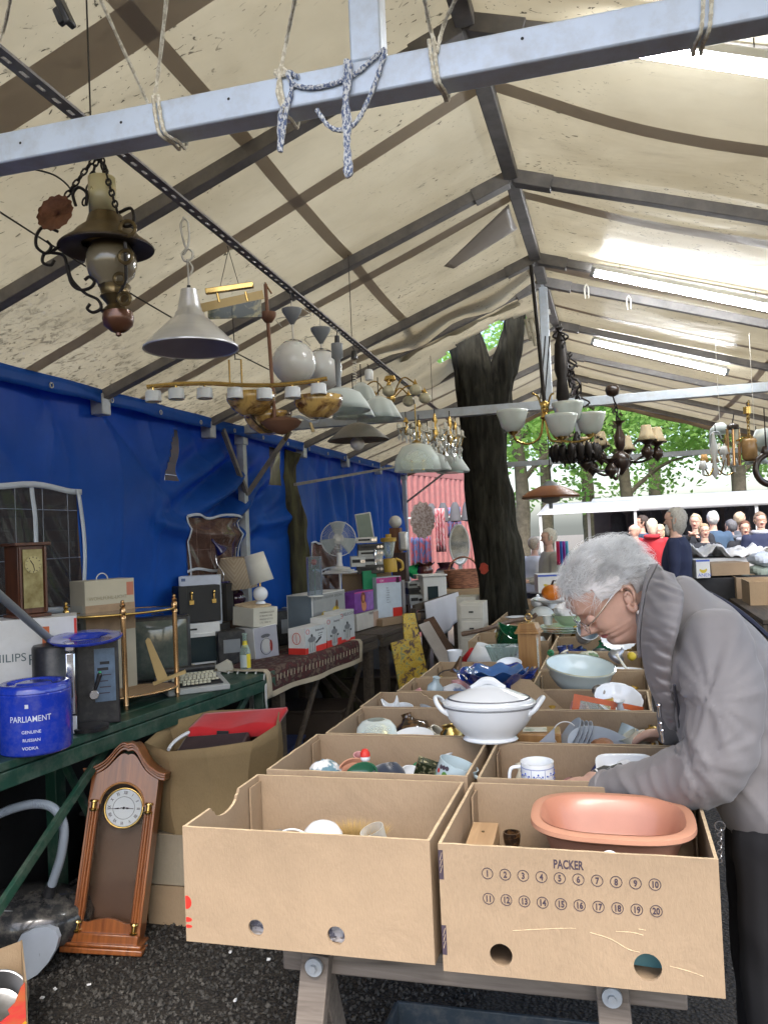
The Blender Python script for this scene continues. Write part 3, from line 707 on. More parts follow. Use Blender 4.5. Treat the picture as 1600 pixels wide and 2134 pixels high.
def mug(label,loc,r=.038,h=.085,side=-1,mat=CHINA,deco=None,rot=(0,0,0)):
 t=thing('mug',label,'mug',loc,rot=rot)
 pr=[(r*.86,0),(r*.9,.004),(r*.97,.012),(r,.03),(r,h-.004),(r*1.01,h)]
 g=MB();g.lathe([(0,0)]+shell(pr,.003)+[(0,.004)],36);g.build('cup',mat,t,smooth=60)
 g=MB();g.tube(handle_loop((side*r*.97,0,h*.85),(side*r*.97,0,h*.2),(side*.030,0,0)),.0045,8);g.build('handle',mat,t,smooth=60)
 if deco:deco(t,r,h)
 return t
def onion(t,r,h):
 bm=M('onion_blue',(.05,.10,.42),.25,coat=.4);g=MB();R=r+.0003
 def S(a,z):return Vector((cos(a)*R,sin(a)*R,z))
 def line(P,w=.0006):g.tube([S(*p)for p in P],w,4)
 for z in (h-.010,h-.0115):line([(2*pi*i/40,z)for i in range(41)],.0004)
 for k in range(7):
  a0=-pi+.35+k*.84
  line([(a0,h-.012),(a0,.006)],.0004)
  c=a0+.42
  for q in range(4):
   aa=q*pi/2;d=.0062;P=(c+cos(aa)*d/r,h*.45+sin(aa)*d);v=S(*P);g.ball(v,.0023,8)
  g.ball(S(c,h*.45),.0014,8)
  line([(c+cos(u)*.30,h*.45+sin(u)*.022)for u in [pi*.15+i*.12 for i in range(16)]])
  line([(c+cos(u)*.30,h*.45+sin(u)*.022)for u in [pi*1.15+i*.12 for i in range(16)]])
  for u in (-.26,0,.26):g.ball(S(c+u,h*.45+.026-abs(u)*.02),.0022,8);g.ball(S(c+u,h*.12),.0018,8)
 g.build('blue_pattern',bm,t,smooth=60)
p=at(1121,1637,2.10);mug('white mug with a blue onion pattern and its handle to the left',(p.x,p.y,p.z-.028),.0405,.088,-1,deco=onion,rot=(.03,0,.1))
def fruit_print(t,r,h):
 g=MB();cols=[M('print_yellow',(.6,.42,.03),.3),M('print_red',(.5,.03,.02),.3),M('print_green',(.08,.22,.04),.3),INK]
 R=r+.0004
 for k,(a,z,rad,m)in enumerate(((-2.0,.030,.012,0),(-1.8,.034,.007,1),(-2.2,.05,.006,1),(-1.75,.048,.008,2),(-2.45,.035,.006,2),(-2.1,.062,.006,3),(-1.9,.064,.006,3),(-1.7,.066,.006,3))):
  g.m=m;P=[(a+cos(q)*rad/r,z+sin(q)*rad)for q in [2*pi*i/12 for i in range(12)]]
  g.add([Vector((cos(x)*R,sin(x)*R,y))for x,y in P],[tuple(range(12))])
 g.build('fruit_print',cols,t)
p=at(940,1622,2.14);mug('squat white mug with a fruit print, tilted in the left carton',(p.x-.005,p.y,p.z-.035),.052,.078,1,mat=BLUECH,deco=fruit_print,rot=(-.15,.33,-.3))
def terracotta():
 m=M('terracotta',(.44,.215,.135),.75,var=.12,scale=5,bump=.2,bscale=120);mi=M('terracotta_glaze',(.42,.19,.125),.32,var=.15,scale=7,coat=.12)
 t=thing('roasting_dish','large oval terracotta roasting dish with a glazed inside, standing in the front carton','dish',(-.038,1.785,.900),rot=(.045,.02,.02),sc=1.06)
 def ring(rx,ry,z,n=64,e=2.9):
  P=[]
  for i in range(n):
   a=2*pi*i/n;c,s=cos(a),sin(a);P.append(Vector((math.copysign(abs(c)**(2/e),c)*rx,math.copysign(abs(s)**(2/e),s)*ry,z)))
  return P
 def skin(rs):
  g=MB();n=len(rs[0]);g.add([v for r in rs for v in r],[(j*n+k,j*n+(k+1)%n,(j+1)*n+(k+1)%n,(j+1)*n+k)for j in range(len(rs)-1)for k in range(n)]+[tuple(range(n))[::-1],tuple(range((len(rs)-1)*n,len(rs)*n))]);return g
 rs=[ring(.100,.058,0),ring(.108,.066,.010),ring(.118,.080,.040),ring(.128,.092,.070),ring(.134,.100,.084),ring(.148,.112,.086),ring(.154,.118,.092),ring(.153,.117,.100),ring(.146,.110,.103),ring(.134,.098,.101)]
 g=skin(rs);g.f=[f for f in g.f if len(f)==4 or f[0]==63];g.mi=[0]*len(g.f);g.build('body',m,t,smooth=50)
 rs=[ring(.135,.099,.1025),ring(.127,.090,.094),ring(.117,.079,.070),ring(.107,.068,.040),ring(.097,.056,.019),ring(.08,.04,.014)]
 g=skin(rs);g.f=[f for f in g.f if len(f)==4 or f[0]>63];g.mi=[0]*len(g.f)
 g.build('glazed_inside',mi,t,smooth=60)
terracotta()
m=two_tone('brown_black_glaze',(.02,.012,.008),(.16,.08,.03),30,.45,.65,rough=.15,coat=.5)
pot('glazed_cup','small dark brown glazed cup beside the wooden block in the front carton','cup',[(.010,0),(.013,.003),(.015,.010),(.018,.022),(.0195,.034),(.0185,.042)],m,at(1067,1763,1.86)-Vector((0,0,.012)),t=.003)
def block():
 c=at(975,1702,1.88);t=thing('wooden_block','pale wooden block with two screw heads, in the corner of the front carton','wood block',(-.306,1.745,.835),rot=(.0,0,.04))
 g=MB();g.box((0,0,.055),(.058,.26,.11));g.build('block',LIGHTW,t,bev=.002)
 for y in (-.02,.07):
  g=MB();g.tube([(.0,y,.1095),(.0,y,.1115)],.0035,10);g.build('screw_head',BRASSD,t)
block()
g=MB();c=at(1270,1790,1.63);g.tube(spline([c+Vector(q)for q in ((-.021,0,-.05),(-.019,0,-.01),(-.010,0,.008),(.003,0,.012),(.015,0,.004),(.021,.0,-.014),(.023,0,-.05))],6),.0032,10)
tag(g.build('carrier',WHITEP,smooth=60),'thin white curved handle poking up in front of the terracotta dish','handle')
g=MB();g.lathe([(0,0),(.045,.001),(.058,.006),(.060,.0075),(.045,.004),(0,.003)],32);o=g.build('saucer',CHINA,smooth=60);o.location=(.098,1.69,.90);o.rotation_euler=(1.2,0,-.4)
tag(o,'white saucer on edge at the right of the terracotta dish','saucer')
g=MB();g.box((0,0,.045),(.062,.006,.09));o=g.build('booklet',M('turquoise_cover',(.13,.33,.36),.4),bev=.001);o.location=(.015,1.66,.765);o.rotation_euler=(-.15,.12,.1);tag(o,'turquoise booklet seen through the right hole of the PACKER carton','book')
g=MB()
for k in range(5):g.bar((-.07+k*.006,0,.012+k*.003),(.06,.01*k,.03+.012*k),.004,.008)
o=g.build('wooden_spoons',HONEY);o.location=(-.23,1.66,.77);tag(o,'wooden spoon handles seen through the left hole of the PACKER carton','spoons')
c=at(672,1748,1.78)
g=MB();g.lathe([(.0,.049),(.016,.047),(.030,.041),(.043,.026),(.047,.004),(.048,0),(.045,0),(.03,.036),(0,.045)],30);o=g.build('upturned_bowl',CHINA,smooth=60);o.location=c-Vector((0,0,.010));o.rotation_euler=(.1,.15,0)
tag(o,'bright white upturned bowl showing above the front edge of the left carton','bowl')
def brush():
 c=at(742,1745,1.84);t=thing('brush','pale bristle brush lying beside the white upturned bowl','brush',c-Vector((0,0,.012)))
 g=MB();g.box((0,0,0),(.12,.045,.018));g.build('brush_back',LIGHTW,t,bev=.006)
 g=MB();rnd=random.Random(4)
 for i in range(900):
  x,y=rnd.uniform(-.055,.055),rnd.uniform(-.02,.02);d=Vector((x*.5+rnd.uniform(-.008,.008),y+rnd.uniform(-.01,.01),.04+rnd.uniform(-.008,.006)-abs(x)*.25))
  p_=Vector((x,y,.008));g.add([p_+Vector((-.0006,0,0)),p_+Vector((.0006,0,0)),p_+d],[(0,1,2)])
 g.build('bristles',M('straw_bristle',(.42,.28,.10),.8,var=.3,scale=80),t,smooth=0)
brush()
pot('plastic_beaker','clear plastic beaker beside the bristle brush','beaker',[(.022,0),(.025,.05),(.028,.075)],glass('cloudy_plastic',(.70,.68,.62),.3,.2,.5),at(800,1790,1.82),t=.0015,rot=(.2,-.3,0))
g=MB();c=at(600,1740,1.68);g.torus((0,0,0),.05,.0022,26,6,'Y',a0=.35,a1=2.4);o=g.build('wire_hoop',WHITEP);o.location=c+Vector((.012,0,-.038));tag(o,'thin white wire hoop at the front edge of the left carton','wire')
for px,lab in ((545,'left'),(715,'right')):
 c=at(px,1935,1.64);g=MB()
 rnd=random.Random(px)
 g.sheet(lambda u,v:Vector(((u-.5)*.07,.012*noise.noise((u*7,v*7,px)),(v-.5)*.06)),10,10)
 o=g.build('wrapping_paper',two_tone('printed_tissue',(.20,.20,.26),(.62,.62,.66),60,.45,.5,rough=.7),smooth=20,solid=.001);o.location=c;tag(o,'pale tissue paper seen through the %s hole of the foremost left carton'%lab,'paper')
def paper_ball(label,c,r,mat,name='crumpled_wrapper',fl=.8):
 g=MB();g.ball((0,0,0),r,22,sz=fl);g.v=[v*(1+.28*noise.noise(v*(3.2/r)*.4)-.22*abs(noise.noise(v*(9/r)*.4)))for v in g.v]
 o=g.build(name,mat,smooth=18);o.location=c;return tag(o,label,'paper')
paper_ball('crumpled wrapper printed in green and blue in the second left carton',at(680,1603,2.12)-Vector((0,0,.012)),.046,two_tone('green_blue_print',(.62,.62,.62),(.10,.20,.25),22,.47,.53,rough=.5))
pot('flower_pot','terracotta flower pot half hidden in the second left carton','pot',[(.035,0),(.046,.045),(.052,.047),(.054,.06)],MATS['terracotta'],at(738,1620,2.18)-Vector((0,0,.03)),rot=(.5,.4,0))
def figurine():
 t=thing('figurine','little ceramic figurine in a red cap standing in the second left carton','figurine',at(762,1606,2.20)-Vector((0,0,.01)))
 g=MB();g.lathe([(0,0),(.015,.001),(.017,.012),(.013,.028),(.009,.034),(0,.036)],16);g.build('body',M('pink_glaze',(.55,.18,.14),.3,var=.4,scale=60),t,smooth=60)
 g=MB();g.ball((0,0,.045),.0135,14);g.build('head',CHINA,t,smooth=60)
 g=MB();g.lathe([(.0145,.049),(.0135,.058),(.008,.067),(0,.070)],14);g.build('cap',RED,t,smooth=60)
figurine()
g=MB();g.lathe([(.052,0),(.050,.02),(.040,.042),(.022,.056),(0,.060)],22,wav=lambda r,z,a,j:(r*(1+.06*sin(3*a)),z*(1+.1*sin(2*a))));o=g.build('felt_hat',M('navy_felt',(.015,.022,.04),.95,var=.2,sheen=.4),smooth=60,solid=.003);o.location=at(805,1622,2.12)-Vector((0,0,.02));o.rotation_euler=(.1,.2,0);tag(o,'dark navy felt hat lying in the second left carton','hat')
pot('green_dish','round dark green dish with a pale rim beside the navy hat','dish',[(.02,0),(.038,.012),(.046,.028)],M('green_enamel',(.02,.09,.05),.2,coat=.5),at(757,1616,2.09)-Vector((0,0,.02)),rot=(.6,-.1,0))
pot('small_white_cup','small white cup half hidden behind the navy hat','cup',[(.016,0),(.026,.02),(.028,.04)],CHINA,at(852,1612,2.2)-Vector((0,0,.028)),rot=(.2,.3,0))
g=MB();g.box((0,0,0),(.07,.03,.045));o=g.build('glitter_box',two_tone('green_gold_glitter',(.03,.04,.02),(.40,.36,.22),60,.5,.62,rough=.2,metal=.5));o.location=at(893,1605,2.16);o.rotation_euler=(.3,.35,.2);tag(o,'glittering green and gold trinket left of the tilted mug','trinket')
pot('glass_bowl','upturned clear glass bowl in the third left carton','bowl',[(.064,0),(.066,.012),(.060,.045),(.045,.062),(.03,.067)],GLASSC,at(785,1532,2.50)+Vector((0,0,-.02)),t=.003)
pot('plate','white plate edge beside the upturned glass bowl','plate',[(.03,0),(.05,.006),(.064,.012)],CHINA,at(861,1535,2.50)-Vector((0,0,.012)),rot=(.25,0,0))
pot('broken_china','broken piece of white china pot in the left row','china',[(.026,0),(.030,.03),(.030,.06)],CHINA,at(819,1476,2.86)-Vector((0,0,.018)),wav=lambda r,z,a,j:(r,z*(.72+.3*sin(2*a+1.2))if z>.02 else z),rot=(.25,-.15,0))
pot('pale_bottle','pale blue stoneware bottle leaning in the left row','bottle',[(.028,0),(.032,.02),(.030,.05),(.014,.068),(.012,.085),(.015,.088)],BLUECH,at(903,1440,3.2)-Vector((0,0,.03)),rot=(.15,.2,0))
paper_ball('scrunched white and blue paper beside the pale bottle',at(948,1437,3.22)-Vector((0,0,.01)),.055,two_tone('white_blue_print',(.60,.62,.66),(.16,.24,.42),18,.55,.6,rough=.6),fl=.6)
def cobalt():
 c=at(1027,1463,3.05);c.z=1.005
 t=thing('glass_bowl','big cobalt blue glass bowl with a frilled rim, on the left row of cartons','bowl',(-.455,3.12,.968))
 def wv(r,z,a,j):return (r*(1+.05*sin(12*a)*min(1,z/.07)),z+.010*sin(6*a)*(z/.1)**2+.007*sin(12*a+1)*(z/.1)**2)
 pr=[(.055,0),(.062,.008),(.085,.035),(.115,.072),(.145,.098),(.152,.104)]
 g=MB();g.lathe([(0,0)]+shell(pr,.006)+[(0,.006)],96,wav=wv);g.build('bowl',M('cobalt_blue_glass',(.015,.045,.30),.08,coat=.8,trans=.35,var=.2),t,smooth=60)
 g=MB();g.lathe([(.150,.1045),(.1465,.1005)],96,wav=wv);g.build('gold_rim',M('dull_gilt',(.5,.45,.36),.35,.7),t,smooth=60)
 pr=[(.030,.01),(.06,.03),(.095,.07),(.118,.088)]
 g=MB();g.lathe([(0,.01)]+shell(pr,.004)+[(0,.014)],72,c=(-.0,.01,.022),wav=lambda r,z,a,j:(r*(1+.04*sin(9*a)),z+.008*sin(9*a)*(z/.09)**2))
 o=g.build('inner_glass_bowl',M('sky_blue_glass',(.05,.16,.42),.08,coat=.6,trans=.3,var=.2),smooth=60);o.location=t.location;tag(o,'paler blue glass bowl stacked inside the cobalt one','bowl')
cobalt()
def lid_pot(label,loc,s=1):
 t=thing('lidded_jug',label,'jug',loc,sc=s)
 g=MB();g.lathe([(0,0),(.02,0),(.04,.02),(.045,.04),(.04,.05),(.05,.052),(.035,.064),(.012,.072),(0,.073)],28);g.build('body',CHINA,t,smooth=60)
 g=MB();g.ball((0,0,.080),.011,12,sz=.8);g.build('knob',CHINA,t,smooth=60)
lid_pot('white lidded dish with a knob behind the cobalt bowl',(-.50,3.52,.94),.95)
pot('white_bowl','small white bowl right of the lidded dish behind the cobalt bowl','bowl',[(.022,0),(.035,.01),(.05,.028),(.054,.04)],CHINA,at(1062,1400,3.55),rot=(.35,0,0))
pot('metal_funnel','dark bronze horn shaped funnel in the left row','funnel',[(.035,0),(.02,.02),(.01,.055),(.006,.075)],M('bronze',(.10,.06,.035),.35,.6),at(950,1398,3.48)-Vector((0,0,.012)),rot=(-.2,.3,0))
g=MB();g.torus((0,0,0),.05,.0025,24,6,'Z',a0=.3,a1=5.2);o=g.build('black_cable',BLACKP);o.location=at(935,1412,3.45);o.rotation_euler=(.5,0,0);tag(o,'loop of black cable left of the cobalt bowl','cable')
pot('white_cup','white cup at the left edge of the row, left of the red lampshade','cup',[(.024,0),(.030,.008),(.036,.05),(.039,.062)],CHINA,at(948,1382,4.0),t=.003)
g=MB();g.lathe([(.062,0),(.040,.10)],26);o=g.build('lampshade',WHITE,smooth=60,solid=.002);o.location=at(998,1385,4.05);o.rotation_euler=(.1,.35,0);tag(o,'white conical lampshade leaning among the cartons','lampshade')
g=MB();g.lathe([(.055,0),(.035,.085)],22);o=g.build('red_lampshade',M('red_fabric',(.42,.01,.015),.7),smooth=60,solid=.002);o.location=at(978,1388,4.15);o.rotation_euler=(.1,.5,0);tag(o,'small red lampshade behind the white conical one','lampshade')
def crystal():
 c=at(1052,1395,3.86);t=thing('crystal_bowl','cut glass bowl holding a crumpled plastic bag, behind the cobalt bowls','bowl',(c.x,c.y,.985))
 def sq(r,z,a,j):
  e=3.2;q=(abs(cos(a))**e+abs(sin(a))**e)**(-1/e);return (r*q*(1+.02*sin(24*a)),z)
 g=MB();pr=[(.05,0),(.055,.01),(.078,.075),(.082,.08)];g.lathe([(0,0)]+shell(pr,.004)+[(0,.005)],96,wav=sq,sx=1.05,sy=.75)
 g.build('bowl',glass('cut_glass',(.62,.72,.70),.08,mixin=.5),t,smooth=20)
 pot('oval_platter','white oval platter under the cut glass bowl','platter',[(.06,0),(.09,.012),(.12,.024)],CHINA,(c.x,c.y-.02,.955),sy=.7)
crystal()
paper_ball('crumpled clear plastic bag in the cut glass bowl',at(1070,1358,3.86),.045,glass('crumpled_plastic',(.72,.76,.78),.12,mixin=.55),fl=.7,name='plastic_bag')
def case():
 p=at(1112,1410,3.72);s=mpp(p);t=thing('wooden_case_clock','golden wooden carriage clock case with a brass ring handle','clock',(p.x-.012,3.72,p.z-.004),rz=-.18)
 h=85*s
 g=MB();g.box((0,0,.010),(.098,.075,.012));g.build('brass_base',BRASS,t,bev=.002)
 g=MB();g.box((0,0,.016+h/2),(.084,.065,h));g.build('case',HONEY,t,bev=.002)
 g=MB();g.box((0,0,h+.020),(.108,.085,.010));g.box((0,0,h+.029),(.098,.075,.009));g.prism([(-.046,0),(.046,0),(.034,.028),(-.034,.028)],.068,T=frame((0,.034,h+.0335),(1,0,0),(0,0,1)));g.build('pediment',HONEY,t,bev=.002)
 g=MB();g.box((.046,-.034,h/2+.01),(.006,.006,h-.02));g.build('glass_edge',GLASSC,t)
 g=MB();g.torus((0,0,h+.085),.0155,.0022,26,8,'Y');g.tube([(0,0,h+.06),(0,0,h+.07)],.004,8);g.build('ring_handle',BRASS,t,smooth=60)
case()
def greenvase():
 p=at(1052,1352,4.3);t=thing('glass_vase','dark green glass vase with a folded rim lying in the left row','vase',(p.x,4.3,p.z),rot=(.3,.35,.1))
 g=MB();pr=[(.03,0),(.052,.012),(.066,.045),(.07,.09),(.075,.115)]
 g.lathe([(0,0)]+shell(pr,.004)+[(0,.005)],40,wav=lambda r,z,a,j:(r*(1+.05*sin(5*a)),z*(1+.14*sin(2*a+1))if z>.05 else z));g.build('vase',M('bottle_green_glass',(.015,.12,.05),.07,trans=.45,coat=.6,var=.3),t,smooth=60)
greenvase()
g=MB();S=spline([at(962,1322,4.35),at(1010,1312,4.35),at(1060,1296,4.45),at(1105,1288,4.5),at(1118,1280,4.5)],6);g.tube(S,[.013,.014]+[.012]*(len(S)-3)+[.010],8);tag(g.build('curved_stick',wood('brown_branch',(.16,.10,.065),(.07,.045,.03)),smooth=60),'curved brown wooden stick lying across the cartons behind the green vase','stick')
def glass_pane():
 a,b=at(1196,1446,2.93),at(1341,1474,2.93);w=(b-a).length;m=M('orange_glass',(.52,.085,.004),.35,coat=.1,var=.25,scale=15)
 t=thing('framed_pane','glass pane with an orange border slanting out of a right hand carton','glass pane',a,rot=(-.2,math.asin((a.z-b.z)/w),0))
 h=.085;g=MB();g.box((w/2,0,-.009),(w,.005,.018));g.build('orange_border',m,t)
 for x,ww in ((.012,.024),(w*.58,.016)):
  g=MB();g.box((x,0,-.018-h/2),(ww,.0045,h));g.build('orange_border',m,t)
 g=MB();g.box((w/2,0,-.018-h/2),(w-.002,.003,h));g.build('pane',GLASSC,t)
glass_pane()
pot('serving_bowl','white fluted bowl behind the orange edged pane','bowl',[(.03,0),(.06,.02),(.078,.045),(.082,.05)],CHINA,at(1285,1478,3.02)-Vector((0,0,.0)),rot=(.5,.2,0),wav=lambda r,z,a,j:(r*(1+.02*sin(14*a)),z))
paper_ball('torn newspaper corner behind the orange edged pane',at(1250,1440,3.06),.028,MATS['crumpled_newspaper'])
def honeybox():
 p=at(1122,1552,2.47);t=thing('wooden_box','honey coloured wooden box with a picture card on its lid, in the right row','box',(p.x,2.50,p.z-.01),rz=.1)
 g=MB();g.box((0,0,.022),(.125,.10,.045));g.build('box_body',HONEY,t,bev=.004)
 g=MB();g.box((-.012,0,.0465),(.07,.055,.001));g.build('picture_card',two_tone('picture_card',(.6,.58,.5),(.25,.3,.22),30),t)
honeybox()
g=MB();g.prism([(-.03,0),(.026,0),(.026,.050)],.004,T=frame((0,0,0),(1,.2,0),(0,0,1)));o=g.build('grey_card',M('grey_card',(.30,.32,.36),.6));o.location=at(1137,1548,2.42)-Vector((0,0,.008));tag(o,'triangular grey card with a white edge leaning on the honey box','card')
for k,(px,py,r,rz,ry)in enumerate(((1183,1560,.066,0,-.95),(1197,1560,.056,0,-1.05),(1207,1560,.054,0,-1.05),(1216,1560,.053,0,-1.05))):
 g=MB();g.lathe([(0,0),(r*.6,.001),(r*.95,.008),(r,.011),(r*.97,.012),(r*.6,.0045),(0,.004)],36,sy=.8);o=g.build('plate',M('grey_glaze_plate',(.34,.38,.43),.2,coat=.4,var=.1),smooth=50);o.location=at(px+6,py-28,2.48+k*.003)+Vector((0,0,-.012));o.rotation_euler=(.1,ry,.2);tag(o,('leftmost','second from left','third from left','rightmost')[k]+' of the grey glazed plates on edge in the right row','plate','grey plates on edge in the right row')
g=MB();r=.115;g.lathe([(0,0),(r*.6,.001),(r*.93,.012),(r,.016),(r*.97,.017),(r*.6,.005),(0,.004)],48,sy=.62);o=g.build('oval_dish',MATS['grey_glaze_plate'],smooth=50);o.location=at(1262,1566,2.46)+Vector((0,0,-.012));o.rotation_euler=(.95,.42,0);tag(o,'large oval grey dish leaning right of the stacked plates','dish')
g=MB();g.torus((0,0,0),.035,.0016,24,6,'Y',a0=0,a1=pi);o=g.build('basket_handle',WHITEP);o.location=at(1178,1530,2.46);o.rotation_euler=(0,-.7,.2);tag(o,'thin white hoop handle left of the stacked plates','handle')
paper_ball('lumpy reddish brown clay figure in front of the oval grey dish',at(1258,1553,2.42),.034,M('red_clay',(.24,.10,.04),.6,var=.4,scale=30),name='clay_figure',fl=.55)
def jug():
 p=at(1345,1560,2.50);t=thing('cream_jug','cream and blue glazed jug held by the far hand of the woman','jug',(.055,2.50,.925),rot=(.1,-.55,0))
 g=MB();pr=[(.022,0),(.034,.012),(.038,.035),(.028,.06),(.022,.075),(.026,.09)];g.lathe([(0,0)]+shell(pr,.003)+[(0,.004)],30,wav=lambda r,z,a,j:(r*(1+(.5 if z>.08 else .2 if z>.07 else 0)*max(0,cos(a-pi))**6),z));g.build('body',two_tone('cream_blue_glaze',(.56,.56,.46),(.16,.25,.36),9,.5,.6,rough=.15,coat=.5),t,smooth=60)
 g=MB();g.tube(handle_loop((.022,0,.08),(.034,0,.02),(.022,0,0)),.004,8);g.build('handle',CREAMC,t,smooth=60)
jug()
def flask():
 p=at(1225,1632,2.10);t=thing('dark_flask','dark grey shiny flask with a white stripe beside the near hand','flask',(p.x+.008,2.10,p.z+.004),rot=(0,1.2,.3))
 g=MB();g.lathe([(0,0),(.019,.002),(.022,.012),(.0215,.045),(.014,.058),(.011,.085),(0,.087)],20);g.build('flask_body',M('grey_glass',(.05,.055,.06),.1,coat=.7,var=.3),t,smooth=60)
 g=MB();g.lathe([(.0222,.020),(.0222,.024)],20);g.build('stripe',PAPER,t)
flask()
def sqdish():
 p=at(1305,1612,2.2);t=thing('square_dish','white square dish with red and white wrappers, beside the near forearm','dish',(p.x,2.21,p.z-.012),rot=(.32,0,.1))
 def sq(r,z,a,j):
  e=5;q=(abs(cos(a))**e+abs(sin(a))**e)**(-1/e);return (r*q,z)
 g=MB();pr=[(.05,0),(.055,.005),(.070,.018),(.074,.02)];g.lathe([(0,0)]+shell(pr,.004)+[(0,.005)],48,wav=sq,a0=pi/4,a1=2*pi+pi/4);g.build('dish',CHINA,t,smooth=30)
 for k,(x,y,m)in enumerate(((-.035,-.03,RED),(.03,0,RED),(.0,.02,PAPER))):
  q=Vector(t.location)+Vector((x,y,.018+y*.3));paper_ball(('red wrapper at the left of the white square dish','red wrapper at the right of the white square dish','white wrapper in the white square dish')[k],q,.022,two_tone('red_white_wrapper',(.6,.6,.6),(.5,.02,.02),30,.5,.53,rough=.25)if m is RED else m,fl=.6)
sqdish()
def bluebowl():
 t=thing('mixing_bowl','large pale blue china bowl tilted on the right row of cartons','bowl',(-.165,3.30,.965),rot=(.16,.12,0))
 pr=[(.055,0),(.062,.008),(.092,.03),(.118,.065),(.126,.095),(.132,.100),(.133,.106)]
 g=MB();g.lathe([(0,0)]+shell(pr,.006)+[(0,.006)],56);g.build('bowl',M('duck_egg_glaze',(.55,.63,.63),.12,var=.05,coat=.6),t,smooth=60)
 g=MB();g.lathe([(.1335,.105),(.130,.1085)],56);g.build('worn_rim',M('worn_gilt',(.40,.38,.26),.4,.3),t,smooth=60)
bluebowl()
def spoonrest(label,a,b,r=.008,head=.019):
 a,b=Vector(a),Vector(b);t=thing('pestle',label,'pestle',a)
 g=MB();g.tube([(0,0,0),(b-a)],[r,r*.8],10);g.build('handle',CREAMC,t,smooth=60)
 d=(b-a).normalized();g=MB();g.tube([(b-a),(b-a)+d*.004,(b-a)+d*.009,(b-a)+d*.011],[r*.9,head,head,head*.7],18);g.build('head',CREAMC,t,smooth=60)
spoonrest('white pestle with a flat round head standing behind the pale blue bowl',at(1190,1385,3.55),at(1177,1362,3.56))
spoonrest('white china ladle handle leaning in a white bowl at the right',at(1310,1402,3.7),at(1287,1368,3.7),.006,.008)
pot('white_bowl','white bowl holding the china ladle, left of the jacket','bowl',[(.03,0),(.06,.015),(.085,.04)],CHINA,at(1300,1402,3.68)-Vector((0,0,.03)))
paper_ball('crumpled green patterned paper behind the pale blue bowl',at(1228,1368,3.9),.05,two_tone('green_pattern_paper',(.52,.52,.40),(.10,.18,.08),22,.5,.55,rough=.6),fl=.5)
g=MB();g.lathe([(.035,0),(.036,.02),(.018,.032),(.010,.06)],18);o=g.build('dented_funnel',M('grey_tin',(.38,.40,.44),.35,.8),smooth=60,solid=.001);o.location=at(1280,1372,3.9);o.rotation_euler=(.3,.7,0);tag(o,'grey tin funnel right of the patterned paper','funnel')
g=MB();g.ball((0,0,0),.02,14);o=g.build('yellow_ball',M('lemon_yellow',(.6,.45,.04),.5),smooth=60);o.location=at(1316,1368,3.9);tag(o,'small yellow ball beside the jacket','ball')
g=MB();g.ball((0,0,0),.016,14);o=g.build('glass_bauble',GLASSG,smooth=60);o.location=at(1147,1361,3.8);tag(o,'little green glass bauble right of the golden clock case','bauble')
def enamel():
 p=at(1222,1318,4.35);t=thing('enamel_jug','grey enamel jug lying with its mouth towards the camera','jug',p+Vector((.0,.03,0)),rot=(1.15,0,.25))
 g=MB();pr=[(.03,-.10),(.045,-.08),(.048,-.03),(.052,.03),(.058,.045)];g.lathe([(0,-.10)]+shell(pr,.003)+[(0,-.096)],32);g.build('body',M('grey_enamel',(.36,.42,.46),.18,coat=.5),t,smooth=60)
 g=MB();g.tube(handle_loop((.052,0,.02),(.048,0,-.06),(.03,0,0)),.004,8);g.build('handle',MATS['grey_enamel'],t,smooth=60)
 g=MB();g.torus((0,0,.0455),.0575,.002,32,6);g.build('rim',CHINA,t,smooth=60)
enamel()
g=MB();g.lathe([(0,0),(.05,.001),(.085,.012),(.088,.014),(.05,.005),(0,.004)],72,wav=lambda r,z,a,j:(r*(1+(.03*sin(24*a)if r>.06 else 0)),z));o=g.build('fluted_plate',CHINA,smooth=30);o.location=at(1290,1332,4.3);o.rotation_euler=(.7,0,0);tag(o,'white fluted plate under the chin of the woman','plate')
for k,(dz,r)in enumerate(((0,.15),(.013,.155),(.026,.145))):
 g=MB();g.lathe([(0,0),(r*.55,.001),(r*.92,.010),(r,.013),(r*.98,.015),(r*.55,.005),(0,.004)],44);o=g.build('pale_plate',M('celadon',(.50,.58,.52),.18,coat=.4),smooth=50);o.location=(-.30,4.85,1.0+dz);tag(o,('lowest','middle','topmost')[k]+' pale green plate of the stack on the right row of cartons','plate','stack of pale green plates')
pot('glass_salad_bowl','pale green glass bowl stuffed with a white plastic bag, on the plates','bowl',[(.05,0),(.08,.03),(.10,.06)],glass('pale_green_glass',(.62,.74,.55),.1,mixin=.5),(-.275,4.85,1.043))
paper_ball('white plastic bag bulging out of the pale green glass bowl',Vector((-.285,4.85,1.12)),.075,PAPER,fl=.7,name='plastic_bag')
paper_ball('red and white wrapper on top of the white plastic bag',Vector((-.262,4.80,1.158)),.03,MATS['red_white_wrapper'])
pot('paper_cup','white plastic cup left of the bag in the right row','cup',[(.022,0),(.030,.05),(.033,.052)],WHITEP,at(1142,1302,4.85),t=.002)
g=MB();g.ball((0,0,0),.085,30,sz=.75);o=g.build('ball',M('pale_ball',(.55,.58,.56),.4),smooth=60);o.location=at(1129,1282,5.9);o['label']='pale ball with dark curved seams in the left row';o['category']='ball'
g=MB()
for q in range(4):g.v+=[];R=Euler((q*.8,q*1.1,0)).to_matrix();g.tube([R@Vector((cos(a)*.0855,sin(a)*.0855,0))for a in [2*pi*i/30 for i in range(31)]],.0016,4,cap=False)
g.v=[Vector((v.x,v.y,v.z*.75))for v in g.v];so_=g.build('seam',INK,o,smooth=60)
pot('white_dish','white footed dish carrying the orange pumpkin','dish',[(.05,0),(.03,.03),(.12,.05),(.14,.065)],CHINA,(-.45,6.0,1.03))
